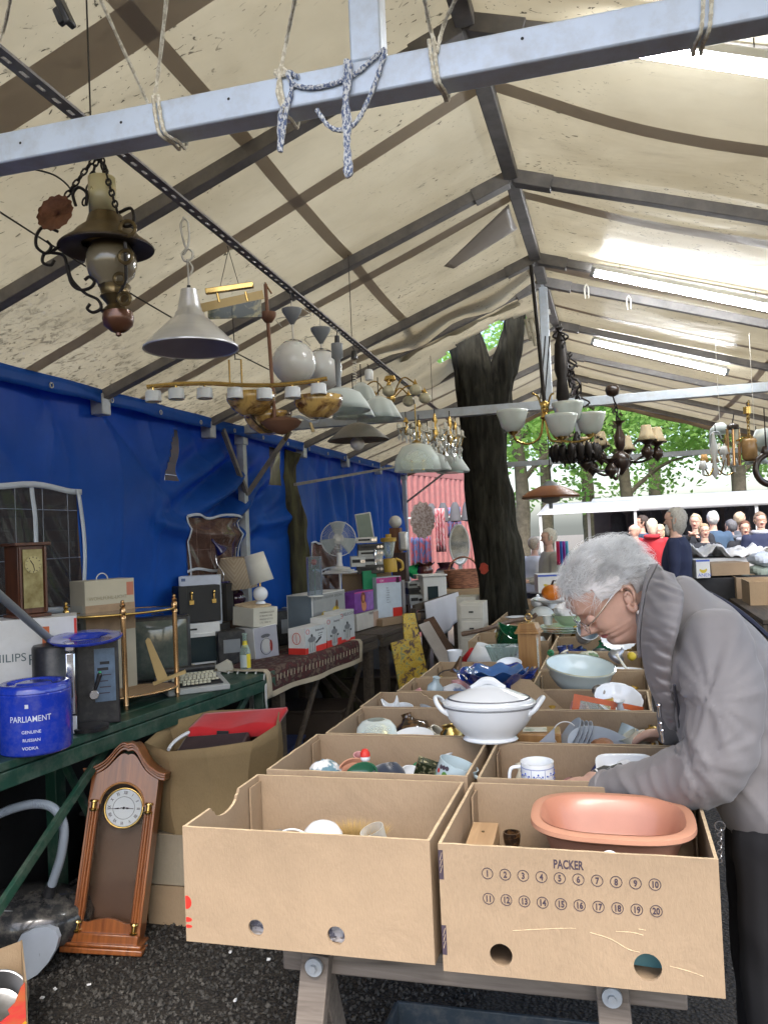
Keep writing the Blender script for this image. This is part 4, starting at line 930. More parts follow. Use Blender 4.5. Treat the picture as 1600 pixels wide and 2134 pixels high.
def pumpkin():
 t=thing('pumpkin','small orange pumpkin on the white footed dish','pumpkin',(-.45,6.0,1.09))
 g=MB();g.ball((0,0,.05),.075,40,sz=.75);g.v=[Vector((v.x*(1-.06*abs(sin(5*atan2(v.y,v.x)))),v.y*(1-.06*abs(sin(5*atan2(v.y,v.x)))),v.z))for v in g.v];g.build('fruit',M('pumpkin_orange',(.60,.17,.01),.4),t,smooth=60)
 g=MB();g.tube([(0,0,.10),(.01,0,.13),(.04,0,.135)],[.01,.008,.006],8);g.build('stalk',DARKWOOD,t)
pumpkin()
lid_pot('small white lidded dish near the foot of the big tree',at(1121,1262,6.4)-Vector((0,0,.02)),1.2)
paper_ball('grey crumpled foil beside the small lidded dish',at(1142,1255,6.4),.07,M('grey_foil',(.35,.37,.40),.35,.4,.3,30),fl=.5)
pot('shallow_dish','pale shallow dish in the carton beside the big tree','dish',[(.04,0),(.08,.02)],CHINA,at(1078,1292,5.45))
def under():
 t=thing('plastic_crate','dark blue grey plastic crate standing under the trestle table','crate',(-.33,2.0,0))
 m=M('crate_plastic',(.035,.05,.065),.5,dust=.3)
 for a,s in (((0,-.2,.17),(.6,.012,.34)),((0,.2,.17),(.6,.012,.34)),((-.3,0,.17),(.012,.388,.34)),((.3,0,.17),(.012,.388,.34))):
  g=MB();g.box(a,s);g.build('side',m,t,bev=.003)
 g=MB();g.box((0,0,.006),(.58,.38,.01));g.build('bottom',m,t)
 g=MB();g.box((0,-.209,.32),(.62,.014,.03));g.build('rim',m,t,bev=.003)
under()
def scatter():
 rnd=random.Random(31);cols=[('white',CHINA),('cream',CREAMC),('pale blue',BLUECH),('dark brown',MATS['brown_black_glaze']),('terracotta',MATS['terracotta']),('clear glass',GLASSC),('green glass',GLASSG),('grey',MATS['grey_glaze_plate']),('navy',M('navy_glaze',(.02,.035,.14),.15,coat=.5)),('mustard',M('mustard_glaze',(.42,.26,.04),.2,coat=.4)),('brass',BRASS),('pink',M('pink_china',(.55,.28,.28),.2,coat=.4)),('pewter',M('pewter',(.28,.28,.29),.35,.9))]
 kinds={'cup':([(.02,0),(.03,.01),(.035,.05)],.003),'bowl':([(.025,0),(.045,.015),(.062,.045)],.004),'vase':([(.022,0),(.036,.03),(.034,.07),(.014,.10),(.02,.12)],.003),'saucer':([(.03,0),(.06,.012)],.003),'jar':([(.03,0),(.034,.02),(.034,.07),(.024,.08),(.026,.09)],.003),'teapot':([(.03,0),(.055,.03),(.05,.06),(.02,.075),(.012,.085),(.015,.095)],.004),'candlestick':([(.035,0),(.012,.012),(.008,.05),(.014,.06),(.007,.09),(.016,.10)],.003),'tumbler':([(.024,0),(.03,.09)],.002)}
 nth=('first','second','third','fourth','fifth','sixth','seventh','eighth','ninth','tenth','eleventh','twelfth')
 for side,lst in (('left',LB),('right',RB)):
  for bi,(x0,x1,y0,y1,*_)in enumerate(lst):
   used=set();m=5;w=(x1-x0-.10)/m
   for i in range(m):
    kn=rnd.choice(list(kinds));cn,mt=rnd.choice(cols)
    if (kn,cn)in used:continue
    used.add((kn,cn));pr,th=kinds[kn];s=rnd.uniform(.85,1.25);fl=kn in ('saucer','bowl')
    o=pot(kn,'%s %s among the crockery in the %s carton of the %s row'%(cn,kn,nth[bi+1],side),kn,[(r*s,z*s)for r,z in pr],mt,(x0+.06+w*(i+rnd.uniform(.2,.8)),(y0+y1)/2+rnd.uniform(-.05,.10)+(.07 if bi<2 else 0),rnd.uniform(.88,.91)-(.012 if bi<2 else 0)),rot=(rnd.uniform(-.5,.7),rnd.uniform(-.6,.6),rnd.random()*3),n=28,t=th)
    o['group']='mixed crockery in the cartons'
scatter()
# ------------------------------------------------------------------ tables along the blue wall
TZ=.86
def row_table(label,x,y0,y1,d,ang,mat,leg,name='sales_table'):
 t=thing(name,label,'table',(x,y0,0),rz=-ang);L=y1-y0
 n=4
 for i in range(n):
  g=MB();g.box((-d+d/n*(i+.5),L/2,TZ-.016),(d/n-.004,L,.03));g.build('plank',mat,t,bev=.002)
 for s in (0,1):
  g=MB();g.box((-.012-s*(d-.03),L/2,TZ-.066),(.03,L-.01,.06));g.build('rail',leg,t,bev=.003)
 for yy in ((.12,L-.1)if L<1.8 else (.08,L*.5,L-.1)):
  for xx in (-.04,-d+.04):
   g=MB();g.box((xx,yy,(TZ-.10)/2),(.06,.06,TZ-.10));g.build('leg',leg,t,bev=.003)
  g=MB();g.bar((-.04,yy,.12),(-d+.04,yy,TZ-.12),.022,.035);g.build('cross_brace',leg,t,bev=.002)
 for a in range(2):
  g=MB();y=L*(.1+.45*a);g.bar((-.05,y,.10),(-.05,y+L*.36,TZ-.1),.02,.035);g.build('long_brace',leg,t,bev=.002)
 return t
row_table('dark green painted table along the blue wall at the left',-2.165,1.9,4.42,.46,.108,GREENP,GREENP)
row_table('brown plank table along the blue wall with the rug over its edge',-1.925,4.44,5.95,.62,.13,TBROWN,TBROWN)
row_table('dark plank table beyond the rug along the blue wall',-1.70,5.98,7.6,.75,.08,TBROWN,TBROWN)
def edgeX(y):return -2.165+(y-1.9)*.108 if y<4.42 else -1.925+(y-4.44)*.131 if y<5.97 else -1.70+(y-5.98)*.08
def FR(w,d,h,face,u,v,off=.0008):
 """frame at (u,v) metres on a face of a w*d*h box that stands on its origin"""
 if face=='front':return frame((-w/2+u,-d/2-off,v),(1,0,0),(0,0,1))
 if face=='left':return frame((-w/2-off,d/2-u,v),(0,-1,0),(0,0,1))
 if face=='right':return frame((w/2+off,-d/2+u,v),(0,1,0),(0,0,1))
 return frame((-w/2+u,-d/2+v,h+off),(1,0,0),(0,1,0))
def goods_box(label,w,d,h,loc,rz=0,mat=None,patches=(),texts=(),name='carton',cat='box',rot=None,lid=0,grp=None):
 t=thing(name,label,cat,loc,rz=rz,rot=rot,group=grp)
 g=MB();g.box((0,0,h/2),(w,d,h));g.build('box_body',mat or WHITE,t,bev=.0015)
 for face,u0,v0,u1,v1,m in patches:
  W_=w if face in ('front','top')else d;H_=h if face!='top' else d
  T=FR(w,d,h,face,u0*W_,v0*H_,.0002);g=MB();g.prism([(0,0),((u1-u0)*W_,0),((u1-u0)*W_,(v1-v0)*H_),(0,(v1-v0)*H_)],.0008,T=T);g.build('printed_panel',m,t)
 for face,u,v,s,txt,m,*fl in texts:
  W_=w if face in ('front','top')else d;T=FR(w,d,h,face,u*W_,v*h,.0012)
  if fl:T=T@Matrix.Rotation(fl[0],4,'Z')
  text(txt,s,m,t,T,ext=.0002)
 return t
def local_disc(t,T,x,y,rx,ry,m,name='printed_shape',n=20,ring=0):
 g=MB()
 if ring:g.tube([T@Vector((x+cos(a)*rx,y+sin(a)*ry,.001))for a in [2*pi*i/n for i in range(n+1)]],ring,5,cap=False)
 else:g.prism([(x+cos(2*pi*i/n)*rx,y+sin(2*pi*i/n)*ry)for i in range(n)],.0005,T=T@Matrix.Translation((0,0,.0008)))
 return g.build(name,m,t)
def vt(px,py,X):return on(px,py,X=X)
def ice_bucket():
 c=on(73,1510,Y=2.66);r=74*mpp(c);t=thing('ice_bucket','glossy blue lidded ice bucket lettered PARLIAMENT at the left table end','ice bucket',(c.x,c.y,TZ))
 m=M('glossy_blue_plastic',(.012,.04,.42),.14,coat=.7,var=.15,dust=.18);h=140*mpp(c)
 g=MB();g.lathe([(0,0),(r*.95,0),(r*.985,.008),(r,h*.4),(r,h*.86),(r*1.0,h*.865),(r*.985,h*.87),(r*.985,h*.885),(r,h*.89),(r*.99,h*.95),(r*.94,h*.985),(r*.86,h),(r*.72,h*.985),(r*.70,h*.96),(r*.5,h*.965),(r*.46,h*.99),(r*.3,h*1.0),(0,h*1.0)],64);g.build('body',m,t,smooth=60)
 wm=M('white_lettering',(.66,.70,.78),.4)
 def curved(s,size,z,a0,sx=1):
  o=text(s,size,wm,t,Matrix.Identity(4),ext=.0004,align='CENTER',sx=sx,bold=.0001);me=o.data;yaw=a0
  for v in me.vertices:
   x,y,zz=v.co;a=yaw+x/r;rr=r+.0006+(zz*.5 if zz>0 else 0);v.co=(cos(a)*rr,sin(a)*rr,z+y)
 a0=atan2(-c.y,-c.x)-.12
 curved('PARLIAMENT',.030,h*.50,a0,.82);curved('GENUINE',.0155,h*.335,a0+.02);curved('RUSSIAN',.0155,h*.22,a0+.02);curved('VODKA',.0155,h*.105,a0-.02)
 g=MB();a=a0-.08;g.box((cos(a)*r,sin(a)*r,h*.72),(.004,.012,.014),rz=a);g.build('logo_mark',wm,t)
ice_bucket()
def dispenser():
 c=on(150,1535,Z=TZ);t=thing('drinks_dispenser','black countertop drinks dispenser with a chrome strip and tap','drinks dispenser',(-2.16,3.00,TZ),rz=.62)
 H=.352
 g=MB();g.lathe([(0,0),(.075,0),(.085,.01),(.086,H-.01),(.08,H),(0,H)],40,c=(-.095,-.03,0),sy=1.1);g.build('tank',BLACKP,t,smooth=40)
 g=MB();g.box((.055,.055,H/2),(.20,.10,H));g.build('housing',BLACKP,t,bev=.006)
 g=MB();g.box((-.035,-.108,.20),(.038,.016,.245));g.build('chrome_column',CHROME,t,bev=.006);g=MB();g.box((-.035,-.110,.345),(.036,.02,.035));g.build('chrome_cap',CHROME,t,bev=.004)
 g=MB();g.box((-.035,-.112,.035),(.038,.014,.07));g.build('steel_foot',ALU,t,bev=.003)
 g=MB();g.tube([(-.035,-.118,.145),(-.035,-.118,.205)],.0075,12);g.build('slot',BLACKM,t)
 g=MB();g.box((.098,.0035,.205),(.082,.002,.22));pn=g.build('label_panel',M('blue_grey_label',(.10,.15,.22),.35,var=.25,scale=30),t)
 for k in range(6):
  g=MB();g.box((.098+(.0 if k%2 else -.008),.0018,.13+.025*k),(.05-.006*(k%3),.001,.004 if k<4 else .012));g.build('label_lines',BLACKM if k>3 else MATS['printing_ink'],pn)
 g=MB();g.tube([(.052,.005,.135),(.052,-.055,.135)],.019,16);g.build('tap',CHROME,t,bev=.002)
 g=MB();g.tube([(.052,-.045,.14),(.075,-.05,.21)],[.006,.010],12);g.ball((.076,-.05,.214),.0105,10);g.build('tap_lever',BLACKP,t,smooth=60)
 g=MB();g.ball((.077,-.05,.224),.006,8);g.build('green_button',M('green_plastic',(.03,.35,.12),.4),t)
 g=MB();g.lathe([(0,0),(.075,0),(.078,.015),(.06,.022),(0,.022)],30,c=(.03,-.07,0));g.build('drip_tray',BLACKP,t,smooth=40)
 c2=Vector((-2.12,2.99,TZ+H+.004));b=thing('blue_tray','round glossy blue tray lying on top of the black dispenser','tray',c2,rot=(.10,.02,.3),sc=1.12)
 g=MB();g.lathe([(0,.004),(.05,.004),(.055,.010),(.10,.011),(.125,.016),(.131,.014),(.128,.006),(.10,0),(0,0)],56);g.build('tray',MATS['glossy_blue_plastic'],b,smooth=60)
dispenser()
pot('beige_vase','beige vase with a turquoise neck band at the left edge of the picture','vase',[(.04,0),(.055,.03),(.062,.08),(.058,.13)],M('beige_glaze',(.42,.33,.18),.3),(on(0,1430,Y=2.95).x-.005,2.95,TZ))
g=MB();g.lathe([(.059,0),(.058,.028)],30);vb=g.build('band',M('turquoise_glaze',(.03,.25,.42),.3),[o for o in COL.objects if o.name=='beige_vase'][0],smooth=60);vb.location=(0,0,.132)
def pipe():
 t=thing('vacuum_pipe','grey vacuum cleaner pipe sloping down behind the blue tray','pipe',on(118,1345,X=-2.3))
 a=on(-10,1233,X=-2.18)-t.location;b=Vector((0,0,0))
 d=(b-a).normalized()
 g=MB();g.tube([a,b-d*.05],.0165,16);g.build('tube',GREYP,t,smooth=60)
 g=MB();g.tube([b-d*.06,b-d*.02,b+d*.03],[.021,.022,.017],16);g.build('nozzle',BLACKP,t,smooth=60)
pipe()
def backrow(px,ptop,X,pw):
 p=on(px,ptop,X=X);return p,pw*mpp(p),p.z-TZ
p,w,h=backrow(66,1286,-2.42,142)
goods_box('white carton lettered PHILIPS under the mantel clock',.36,.20,h,(-2.42,p.y,TZ),rz=.62,mat=WHITE,patches=[('front',.62,.58,.70,.92,M('orange_print',(.55,.13,.04),.5)),('front',.97,.8,1,.98,RED)],texts=[('front',.02,.62,.048,'PHILIPS',M('grey_blue_print',(.10,.14,.15),.6)),('front',.46,.58,.062,'PHILIPS',MATS['grey_blue_print']),('front',.72,.45,.014,'HD 4461',INK),('front',.1,.3,.014,'D  GB  F  NL',INK)])
def mantel():
 z=p.z+.002;y=p.y;q=on(66,1285,X=-2.42);t=thing('mantel_clock','tall brown wooden mantel clock with a brass face, on the white carton','clock',(-2.44,y,z),rz=1.12)
 H=on(66,1130,Y=y).z-z;w=.125;d=.12
 g=MB();g.box((0,.005,H/2),(w,d,H-.03));g.build('case',wood('brown_case_wood',(.13,.045,.02),(.06,.02,.01),rough=.35,coat=.2),t,bev=.002)
 g=MB();g.box((0,0,H-.008),(w+.03,d+.025,.014));g.build('top_moulding',MATS['brown_case_wood'],t,bev=.003);g=MB();g.box((0,0,.006),(w+.022,d+.02,.014));g.build('base_moulding',MATS['brown_case_wood'],t,bev=.003)
 g=MB();g.box((0,-d/2+.0005,H/2+.004),(w-.04,.004,H-.07));g.build('brass_face',two_tone('dim_gilt_face',(.20,.15,.055),(.46,.40,.20),14,.35,.7,rough=.35,metal=.6),t)
 for s in (-1,1):
  g=MB();g.lathe([(.005+.0016*(i%2),.02+i*(H-.04)/28)for i in range(29)],8,c=(s*(w/2-.008),-d/2-.003,0));g.build('turned_column',MATS['brown_case_wood'],t,smooth=60)
 f=Vector((0,-d/2-.003,H*.70));
 dial=MB();dial.tube([f,f+Vector((0,-.002,0))],.036,30);do=dial.build('dial',M('dial_gilt',(.45,.38,.19),.35,.6),t)
 g=MB()
 for k in range(12):a=k*pi/6;g.bar(f+Vector((sin(a)*.028,-.003,cos(a)*.028)),f+Vector((sin(a)*.034,-.003,cos(a)*.034)),.002)
 g.build('hour_marks',INK,do)
 g=MB();g.bar(f+Vector((0,-.0035,0)),f+Vector((-.012,-.0035,.018)),.0022);g.build('hand',INK,do)
 g=MB();g.bar(f+Vector((0,-.0038,0)),f+Vector((.006,-.0038,-.028)),.0018);g.build('hand',INK,do)
mantel()
p,w,h=backrow(205,1208,-2.42,144)
tan=M('tan_print',(.33,.22,.13),.5,var=.3,scale=14);t=goods_box('beige carton lettered WOHLFÜHL-LICHT with a carrying handle',.26,.14,h,(-2.40,p.y,TZ),rz=1.12,mat=M('cream_carton',(.46,.42,.32),.6,var=.06),patches=[('front',0,.58,1,.80,tan),('front',.0,0,.28,.50,M('orange_tan_print',(.36,.17,.06),.5,var=.5,scale=20)),('front',.84,.86,.98,.97,M('faded_red',(.45,.16,.10),.5)),('left',.12,.50,.85,.80,M('pale_photo',(.40,.39,.33),.5,var=.2)),('left',.40,.50,.66,.66,BLACKM)],texts=[('front',.07,.84,.0235,'WOHLFÜHL-LICHT',M('faint_print',(.30,.26,.17),.6))]+[('left',.1,.40-.05*i,.0085,s,M('line_print',(.14,.12,.09),.6))for i,s in enumerate(('Stimmungslicht mit','sanftem Farbwechsel','fuer Bad und Schlaf-','zimmer, dimmbar','230 V  50 Hz','max. 60 W'))])
g=MB();g.torus((0,.0,h),.030,.003,16,6,'Y',a0=0,a1=pi);g.build('carrying_handle',WHITEP,t,smooth=60)
T=FR(.26,.14,h,'left',.074,h*.69);local_disc(t,T,0,0,.009,.011,M('skin_print',(.28,.17,.11),.6))
def trolley():
 A,B_,C_=on(370,1452,Z=TZ),on(255,1250,X=-2.16),on(137,1262,X=-2.42)
 O=Vector(((A.x+C_.x)/2,(A.y+C_.y)/2,TZ));t=thing('serving_trolley','brass serving stand with fluted posts and two oval shelves','serving stand',O)
 H=on(370,1250,Y=A.y).z-TZ;D=Vector((A.x+C_.x-B_.x,A.y+C_.y-B_.y,0))
 ps=[Vector((q.x-O.x,q.y-O.y,0))for q in (A,B_,C_,D)]
 for q in ps:
  g=MB();pr=[(0,0),(.010,0),(.010,.02)]+[(.0135,.021),(.0125,.025)]+[(.0115+.0,H*.5),(.0115,H-.06),(.015,H-.058),(.015,H-.045),(.011,H-.042),(.014,H-.03),(.014,H-.012),(.008,H-.006),(.012,H),(.012,H+.008),(.005,H+.012),(.009,H+.018),(.006,H+.026),(0,H+.028)]
  g.lathe(pr,24,c=q,wav=lambda r,z,a,j:(r*(1+(.07*sin(10*a)if .03<z<H-.065 else 0)),z));g.build('post',COPPER if q is not ps[2]else BRASS,t,smooth=60)
 for z,m in ((H-.038,M('smoked_glass',(.10,.095,.09),.12,coat=.6)),(.055,LIGHTW)):
  u=(ps[0]-ps[2]);v=(ps[1]-ps[3]);L=[Vector((u.x*.5*cos(a)*1.0+v.x*.5*sin(a)*1.02,u.y*.5*cos(a)+v.y*.5*sin(a)*1.02,z))for a in [2*pi*i/48 for i in range(49)]]
  g=MB();g.prism([(q.x,q.y)for q in L[:-1]],.006,T=Matrix.Translation((0,0,z-.003)));g.build('shelf',m,t)
  g=MB();g.tube([q*1.0 for q in L],.006,8,cap=False);g.build('shelf_rim',BRASS if z>.1 else COPPER,t,smooth=60)
 w=thing('wooden_board','pale yellow wooden board leaning on the lower shelf of the brass stand','board',on(335,1405,Y=3.55),rot=(0,-.30,.5))
 g=MB();g.prism([(-.026,-.03),(.026,-.03),(.010,.175),(.0,.185),(-.014,.175)],.012,T=frame((0,0,0),(1,0,0),(0,0,1)));g.build('board',M('yellow_wood',(.46,.33,.14),.6),w,bev=.002)
 g=MB();g.box((.03,.03,-.035),(.16,.02,.016));g.build('foot',MATS['yellow_wood'],w)
trolley()
def crt():
 q=on(318,1288,X=-2.40);h=q.z-TZ;t=thing('television_set','grey green screened television turned away behind the brass stand','television',(-2.40,q.y+.05,TZ),rz=.55)
 g=MB();g.box((0,.05,h/2),(.34,.10,h));g.build('cabinet',BLACKP,t,bev=.012)
 g=MB();g.sheet(lambda u,v:Vector(((u-.5)*.30,-.002-.022*(1-(2*u-1)**2)*(1-(2*v-1)**2)**.5 if 0<v<1 else -.002,.02+(h-.04)*v)),16,12);g.build('screen',M('grey_screen',(.085,.105,.09),.12,coat=.5,dust=.25),t,smooth=180)
 g=MB();g.torus((.0,.05,h+.01),.03,.004,14,6,a1=pi);g.build('cable',BLACKP,t)
crt()
def typewriter():
 c=on(395,1432,Z=TZ+.02);t=thing('typewriter','grey portable typewriter with cream keys beside the beer bottle','typewriter',(c.x-.02,c.y+.06,TZ),rz=.75)
 body=M('typewriter_grey',(.36,.37,.36),.45,dust=.2)
 g=MB();g.prism([(-.15,0),(.15,0),(.15,.055),(.03,.065),(-.15,.028)],.31,T=frame((-.155,0,0),(0,1,0),(0,0,1)));g.build('body',body,t,bev=.006)
 g=MB();g.prism([(-.135,.0),(.0,.0),(.0,.024),(-.135,0.004)],.25,T=frame((-.125,0,.034),(0,1,0),(0,0,1)));g.build('key_bed',BLACKM,t)
 km=M('cream_key',(.52,.50,.38),.5)
 for r in range(5):
  for k in range(11 if r else 7):
   g=MB();g.box((-.108+(k+.3*(r%2))*.0205+(.04 if r==0 else 0),-.122+r*.024,.047+r*.0085),(.0155,.0155,.009));g.build('key',km,t)
 g=MB();g.tube([(-.15,.11,.085),(.15,.11,.085)],.018,16);g.build('platen',BLACKP,t,smooth=60)
typewriter()
def oven():
 q=on(425,1298,X=-2.40);h=q.z-TZ;t=thing('toaster_oven','small white toaster oven with a dark glass door under the briefcase','toaster oven',(-2.42,q.y,TZ),rz=.72);w=80*mpp(q);W2=w/2
 g=MB();g.box((0,.09,h/2),(w,.18,h));g.build('housing',WHITEP,t,bev=.005)
 g=MB();g.box((0,-.006,h*.40),(w*.90,.012,h*.72));d=g.build('door',WHITEP,t,bev=.003)
 g=MB();g.box((0,-.0135,h*.39),(w*.76,.003,h*.58));g.build('door_glass',M('dark_oven_glass',(.03,.045,.05),.1,coat=.6),d)
 g=MB();g.box((-W2*.5,-.002,h*.86),(w*.28,.004,.010));g.build('nameplate',BLACKM,t)
 z=q.z+.003
 b=thing('briefcase','black briefcase with brass locks standing on the toaster oven','briefcase',(-2.42,q.y+.02,z),rz=.80);hb=76*mpp(q)
 g=MB();g.box((0,.03,hb/2),(w*.98,.10,hb));g.build('case',M('black_leather',(.012,.012,.012),.5,bump=.3,bscale=200),b,bev=.006)
 for s in (-1,1):
  g=MB();x=s*w*.30;g.box((x,-.024,hb*.56),(.028,.007,.026));g.tube([(x,-.026,hb*.62),(x,-.026,hb*.85)],.006,8);g.ball((x,-.028,hb*.82),.011,10);g.build('lock',BRASS,b,bev=.001)
 g=MB();g.box((-w*.55,.03,hb/2),(.05,.14,hb*1.02));g.build('side_flap',MATS['black_leather'],b,bev=.004)
 c=on(412,1200,X=-2.5);hc=c.z-TZ
 goods_box('white and blue carton with upside down lettering behind the briefcase',.25,.12,.30,(-2.50,c.y+.03,c.z-.30),rz=.42,mat=M('pale_blue_carton',(.55,.60,.70),.5),patches=[('front',.06,.90,.16,.96,M('blue_mark',(.10,.15,.30),.5))],texts=[('front',.86,.78,.040,'beurer',M('navy_ink',(.03,.04,.10),.5),pi),('right',.5,.6,.01,'body care',INK)])
 g=MB();g.box((0,0,(c.z-.30-TZ)/2),(.30,.14,c.z-.30-TZ));o=g.build('dark_crate',M('dark_crate',(.03,.028,.026),.8),bev=.004);o.location=(-2.50,c.y+.05,TZ);tag(o,'dark crate carrying the upside down carton behind the toaster oven','crate')
oven()
def kettle_carton():
 loc=on(534,1376,Z=TZ);s=mpp(loc);loc=Vector((loc.x-.02,loc.y+.08,TZ));hh=.205
 t=goods_box('grey white kettle carton standing behind the bottle',.185,.175,hh,loc,rz=1.10,rot=(0,-.06,1.10),mat=WHITE,patches=[('front',.02,.01,1,.99,M('grey_violet_print',(.32,.32,.36),.5,var=.15))])
 T=FR(.185,.175,hh,'front',.09,.10,.0012)
 local_disc(t,T,0,-.01,.033,.05,M('kettle_print',(.42,.42,.41),.4));local_disc(t,T,.038,-.02,.012,.036,M('red_handle_print',(.30,.03,.02),.5));local_disc(t,T,0,.046,.036,.012,M('dark_lid_print',(.10,.10,.11),.5));local_disc(t,T,.0,-.02,.045,.05,BLACKM,ring=.0014)
 l2=loc+Vector((-.015,.0,hh+.004));t2=goods_box('shallow cream carton lid lettered in grey, on top of the kettle carton',.20,.19,.115,l2,rz=1.16,rot=(.05,.02,1.16),mat=M('ivory_carton',(.52,.50,.42),.6),texts=[('front',.25,.70-.18*i,.016,s_,M('grey_text',(.22,.21,.18),.6))for i,s_ in enumerate(('WASSERKOCHER','LE BOUILLOIRE','WATER KETTLE','1.7 L  2000 W'))])
 g=MB();g.box((-.01,.01,.006),(.17,.15,.01));q=g.build('lid_flap',CARDE,t2);q.location=(0,0,.118);q.rotation_euler=(.1,-.08,0)
 z=l2.z+.13
 t3=thing('table_lamp','white ball lamp with a tilted white cylinder shade on the cream carton','lamp',(loc.x+.02,loc.y+.02,z))
 g=MB();g.lathe([(0,0),(.032,0),(.030,.01),(.022,.016)],24);g.ball((0,0,.062),.047,24);g.build('base',CHINA,t3,smooth=60)
 g=MB();g.tube([(0,0,.105),(.0,0,.16)],.006,8);g.build('stem',BRASS,t3)
 g=MB();g.lathe([(.076,0),(.062,.185)],36);o=g.build('shade',M('white_fabric_shade',(.62,.61,.55),.9,bump=.3,bscale=300),t3,smooth=60,solid=.002);o.location=(.015,0,.135);o.rotation_euler=(.06,-.24,0)
 q=on(500,1245,X=-2.42)
 t4=thing('table_lamp','brown table lamp with a chevron striped beige shade','lamp',(-2.45,q.y,q.z-.08))
 g=MB();g.lathe([(0,0),(.05,0),(.05,.008),(.03,.015)],24);g.ball((0,0,.075),.066,26,sz=.9);g.build('base',M('dark_violet_glaze',(.035,.015,.03),.1,coat=.8),t4,smooth=60)
 m,nt_,b=_new('chevron_fabric');tc=nt_.nodes.new('ShaderNodeTexCoord');sx=nt_.nodes.new('ShaderNodeSeparateXYZ');nt_.links.new(tc.outputs['Object'],sx.inputs[0])
 def mth(op,a,b2=None):
  k=nt_.nodes.new('ShaderNodeMath');k.operation=op
  for i,v in enumerate((a,b2)):
   if v is None:continue
   if hasattr(v,'is_output'):nt_.links.new(v,k.inputs[i])
   else:k.inputs[i].default_value=v
  return k.outputs[0]
 ab=mth('ABSOLUTE',mth('ADD',sx.outputs[0],.0));zz=mth('SUBTRACT',mth('MULTIPLY',sx.outputs[2],34.0),mth('MULTIPLY',ab,45.0));fr=mth('FRACT',zz);nt_.links.new(ramp(nt_,[(.0,(.40,.33,.24)),(.5,(.30,.235,.165)),(.95,(.43,.36,.27))],fr),b.inputs['Base Color']);b.inputs['Roughness'].default_value=.9
 g=MB();g.lathe([(.148,0),(.085,.20)],44);o=g.build('shade',m,t4,smooth=60,solid=.002);o.location=(0,0,.145);o.rotation_euler=(.05,-.03,.45)
 g=MB();g.box((0,0,-(q.z-.08-TZ)/2),(.15,.15,(q.z-.08-TZ)));o=g.build('stone_plinth',M('speckled_stone',(.20,.14,.10),.7,var=.4,scale=40),bev=.003);o.location=(-2.45,q.y,q.z-.081);tag(o,'speckled brown stone block under the chevron lamp','stone block')
 q=on(467,1150,X=-2.46)
 t5=thing('desk_lamp','small dark blue cone desk lamp on a bent chrome neck','lamp',(-2.46,q.y-.04,q.z-.20))
 g=MB();S=spline([(0,0,0),(.01,0,.06),(-.03,0,.12),(-.04,0,.17),(-.025,0,.20)],6);g.tube(S,.004,8);g.build('neck',CHROME,t5,smooth=60)
 g=MB();g.lathe([(0,.10),(.006,.095),(.010,.05),(.042,0),(.045,-.01)],26);o=g.build('shade',M('navy_enamel',(.01,.008,.08),.15,coat=.7),t5,smooth=60,solid=.0015);o.location=(.01,-.02,.21);o.rotation_euler=(.5,-.5,0)
 g=MB();g.lathe([(0,0),(.05,0),(.05,.012),(0,.016)],24);g.build('foot',M('navy_enamel'),t5,smooth=40)
 g=MB();g.box((0,0,-.12),(.10,.10,.24));o=g.build('dark_box',M('dark_crate'),bev=.003);o.location=(-2.46,q.y-.04,q.z-.203);tag(o,'dark box carrying the blue desk lamp','box')
kettle_carton()
def bottle():
 c=on(511,1401,Z=TZ);s=mpp(c);h=80*s;r=.030;t=thing('beer_bottle','clear glass bottle with a yellow label standing at the corner of the green table','bottle',(c.x-.01,c.y+.03,TZ))
 pr=[(0,0),(r,.003),(r,h*.48),(r*.85,h*.58),(r*.42,h*.72),(r*.36,h*.93),(r*.44,h*.94),(r*.44,h)]
 g=MB();g.lathe(pr,28);g.build('bottle',glass('bottle_glass',(.62,.74,.68),.05,mixin=.5),t,smooth=60)
 g=MB();g.lathe([(r+.0005,h*.12),(r+.0005,h*.44)],28,a0=-2.5,a1=-.9);g.build('label',M('pale_label',(.45,.52,.52),.5),t,smooth=60)
 g=MB();g.lathe([(r+.0005,h*.10),(r+.0005,h*.46)],28,a0=-.9,a1=.2);g.build('label',M('yellow_label',(.62,.50,.03),.5),t,smooth=60)
 g=MB();g.lathe([(r*.58,h*.63),(r*.40,h*.80)],20);g.build('neck_label',MATS['yellow_label'],t,smooth=60)
bottle()
def polystyrene():
 g=MB();g.prism([(-.08,0),(-.02,.028),(-.015,.012),(.01,.008),(.04,.0),(.07,0),(.055,.055),(.03,.07),(-.01,.05),(-.09,.02)],.06,T=frame((0,0,0),(1,.3,0),(0,0,1)));o=g.build('packing_foam',M('foam',(.52,.49,.41),.9),bev=.006);o.location=on(455,1403,Z=TZ)+Vector((0,.05,0));tag(o,'angular piece of cream packing foam between typewriter and bottle','foam')
polystyrene()
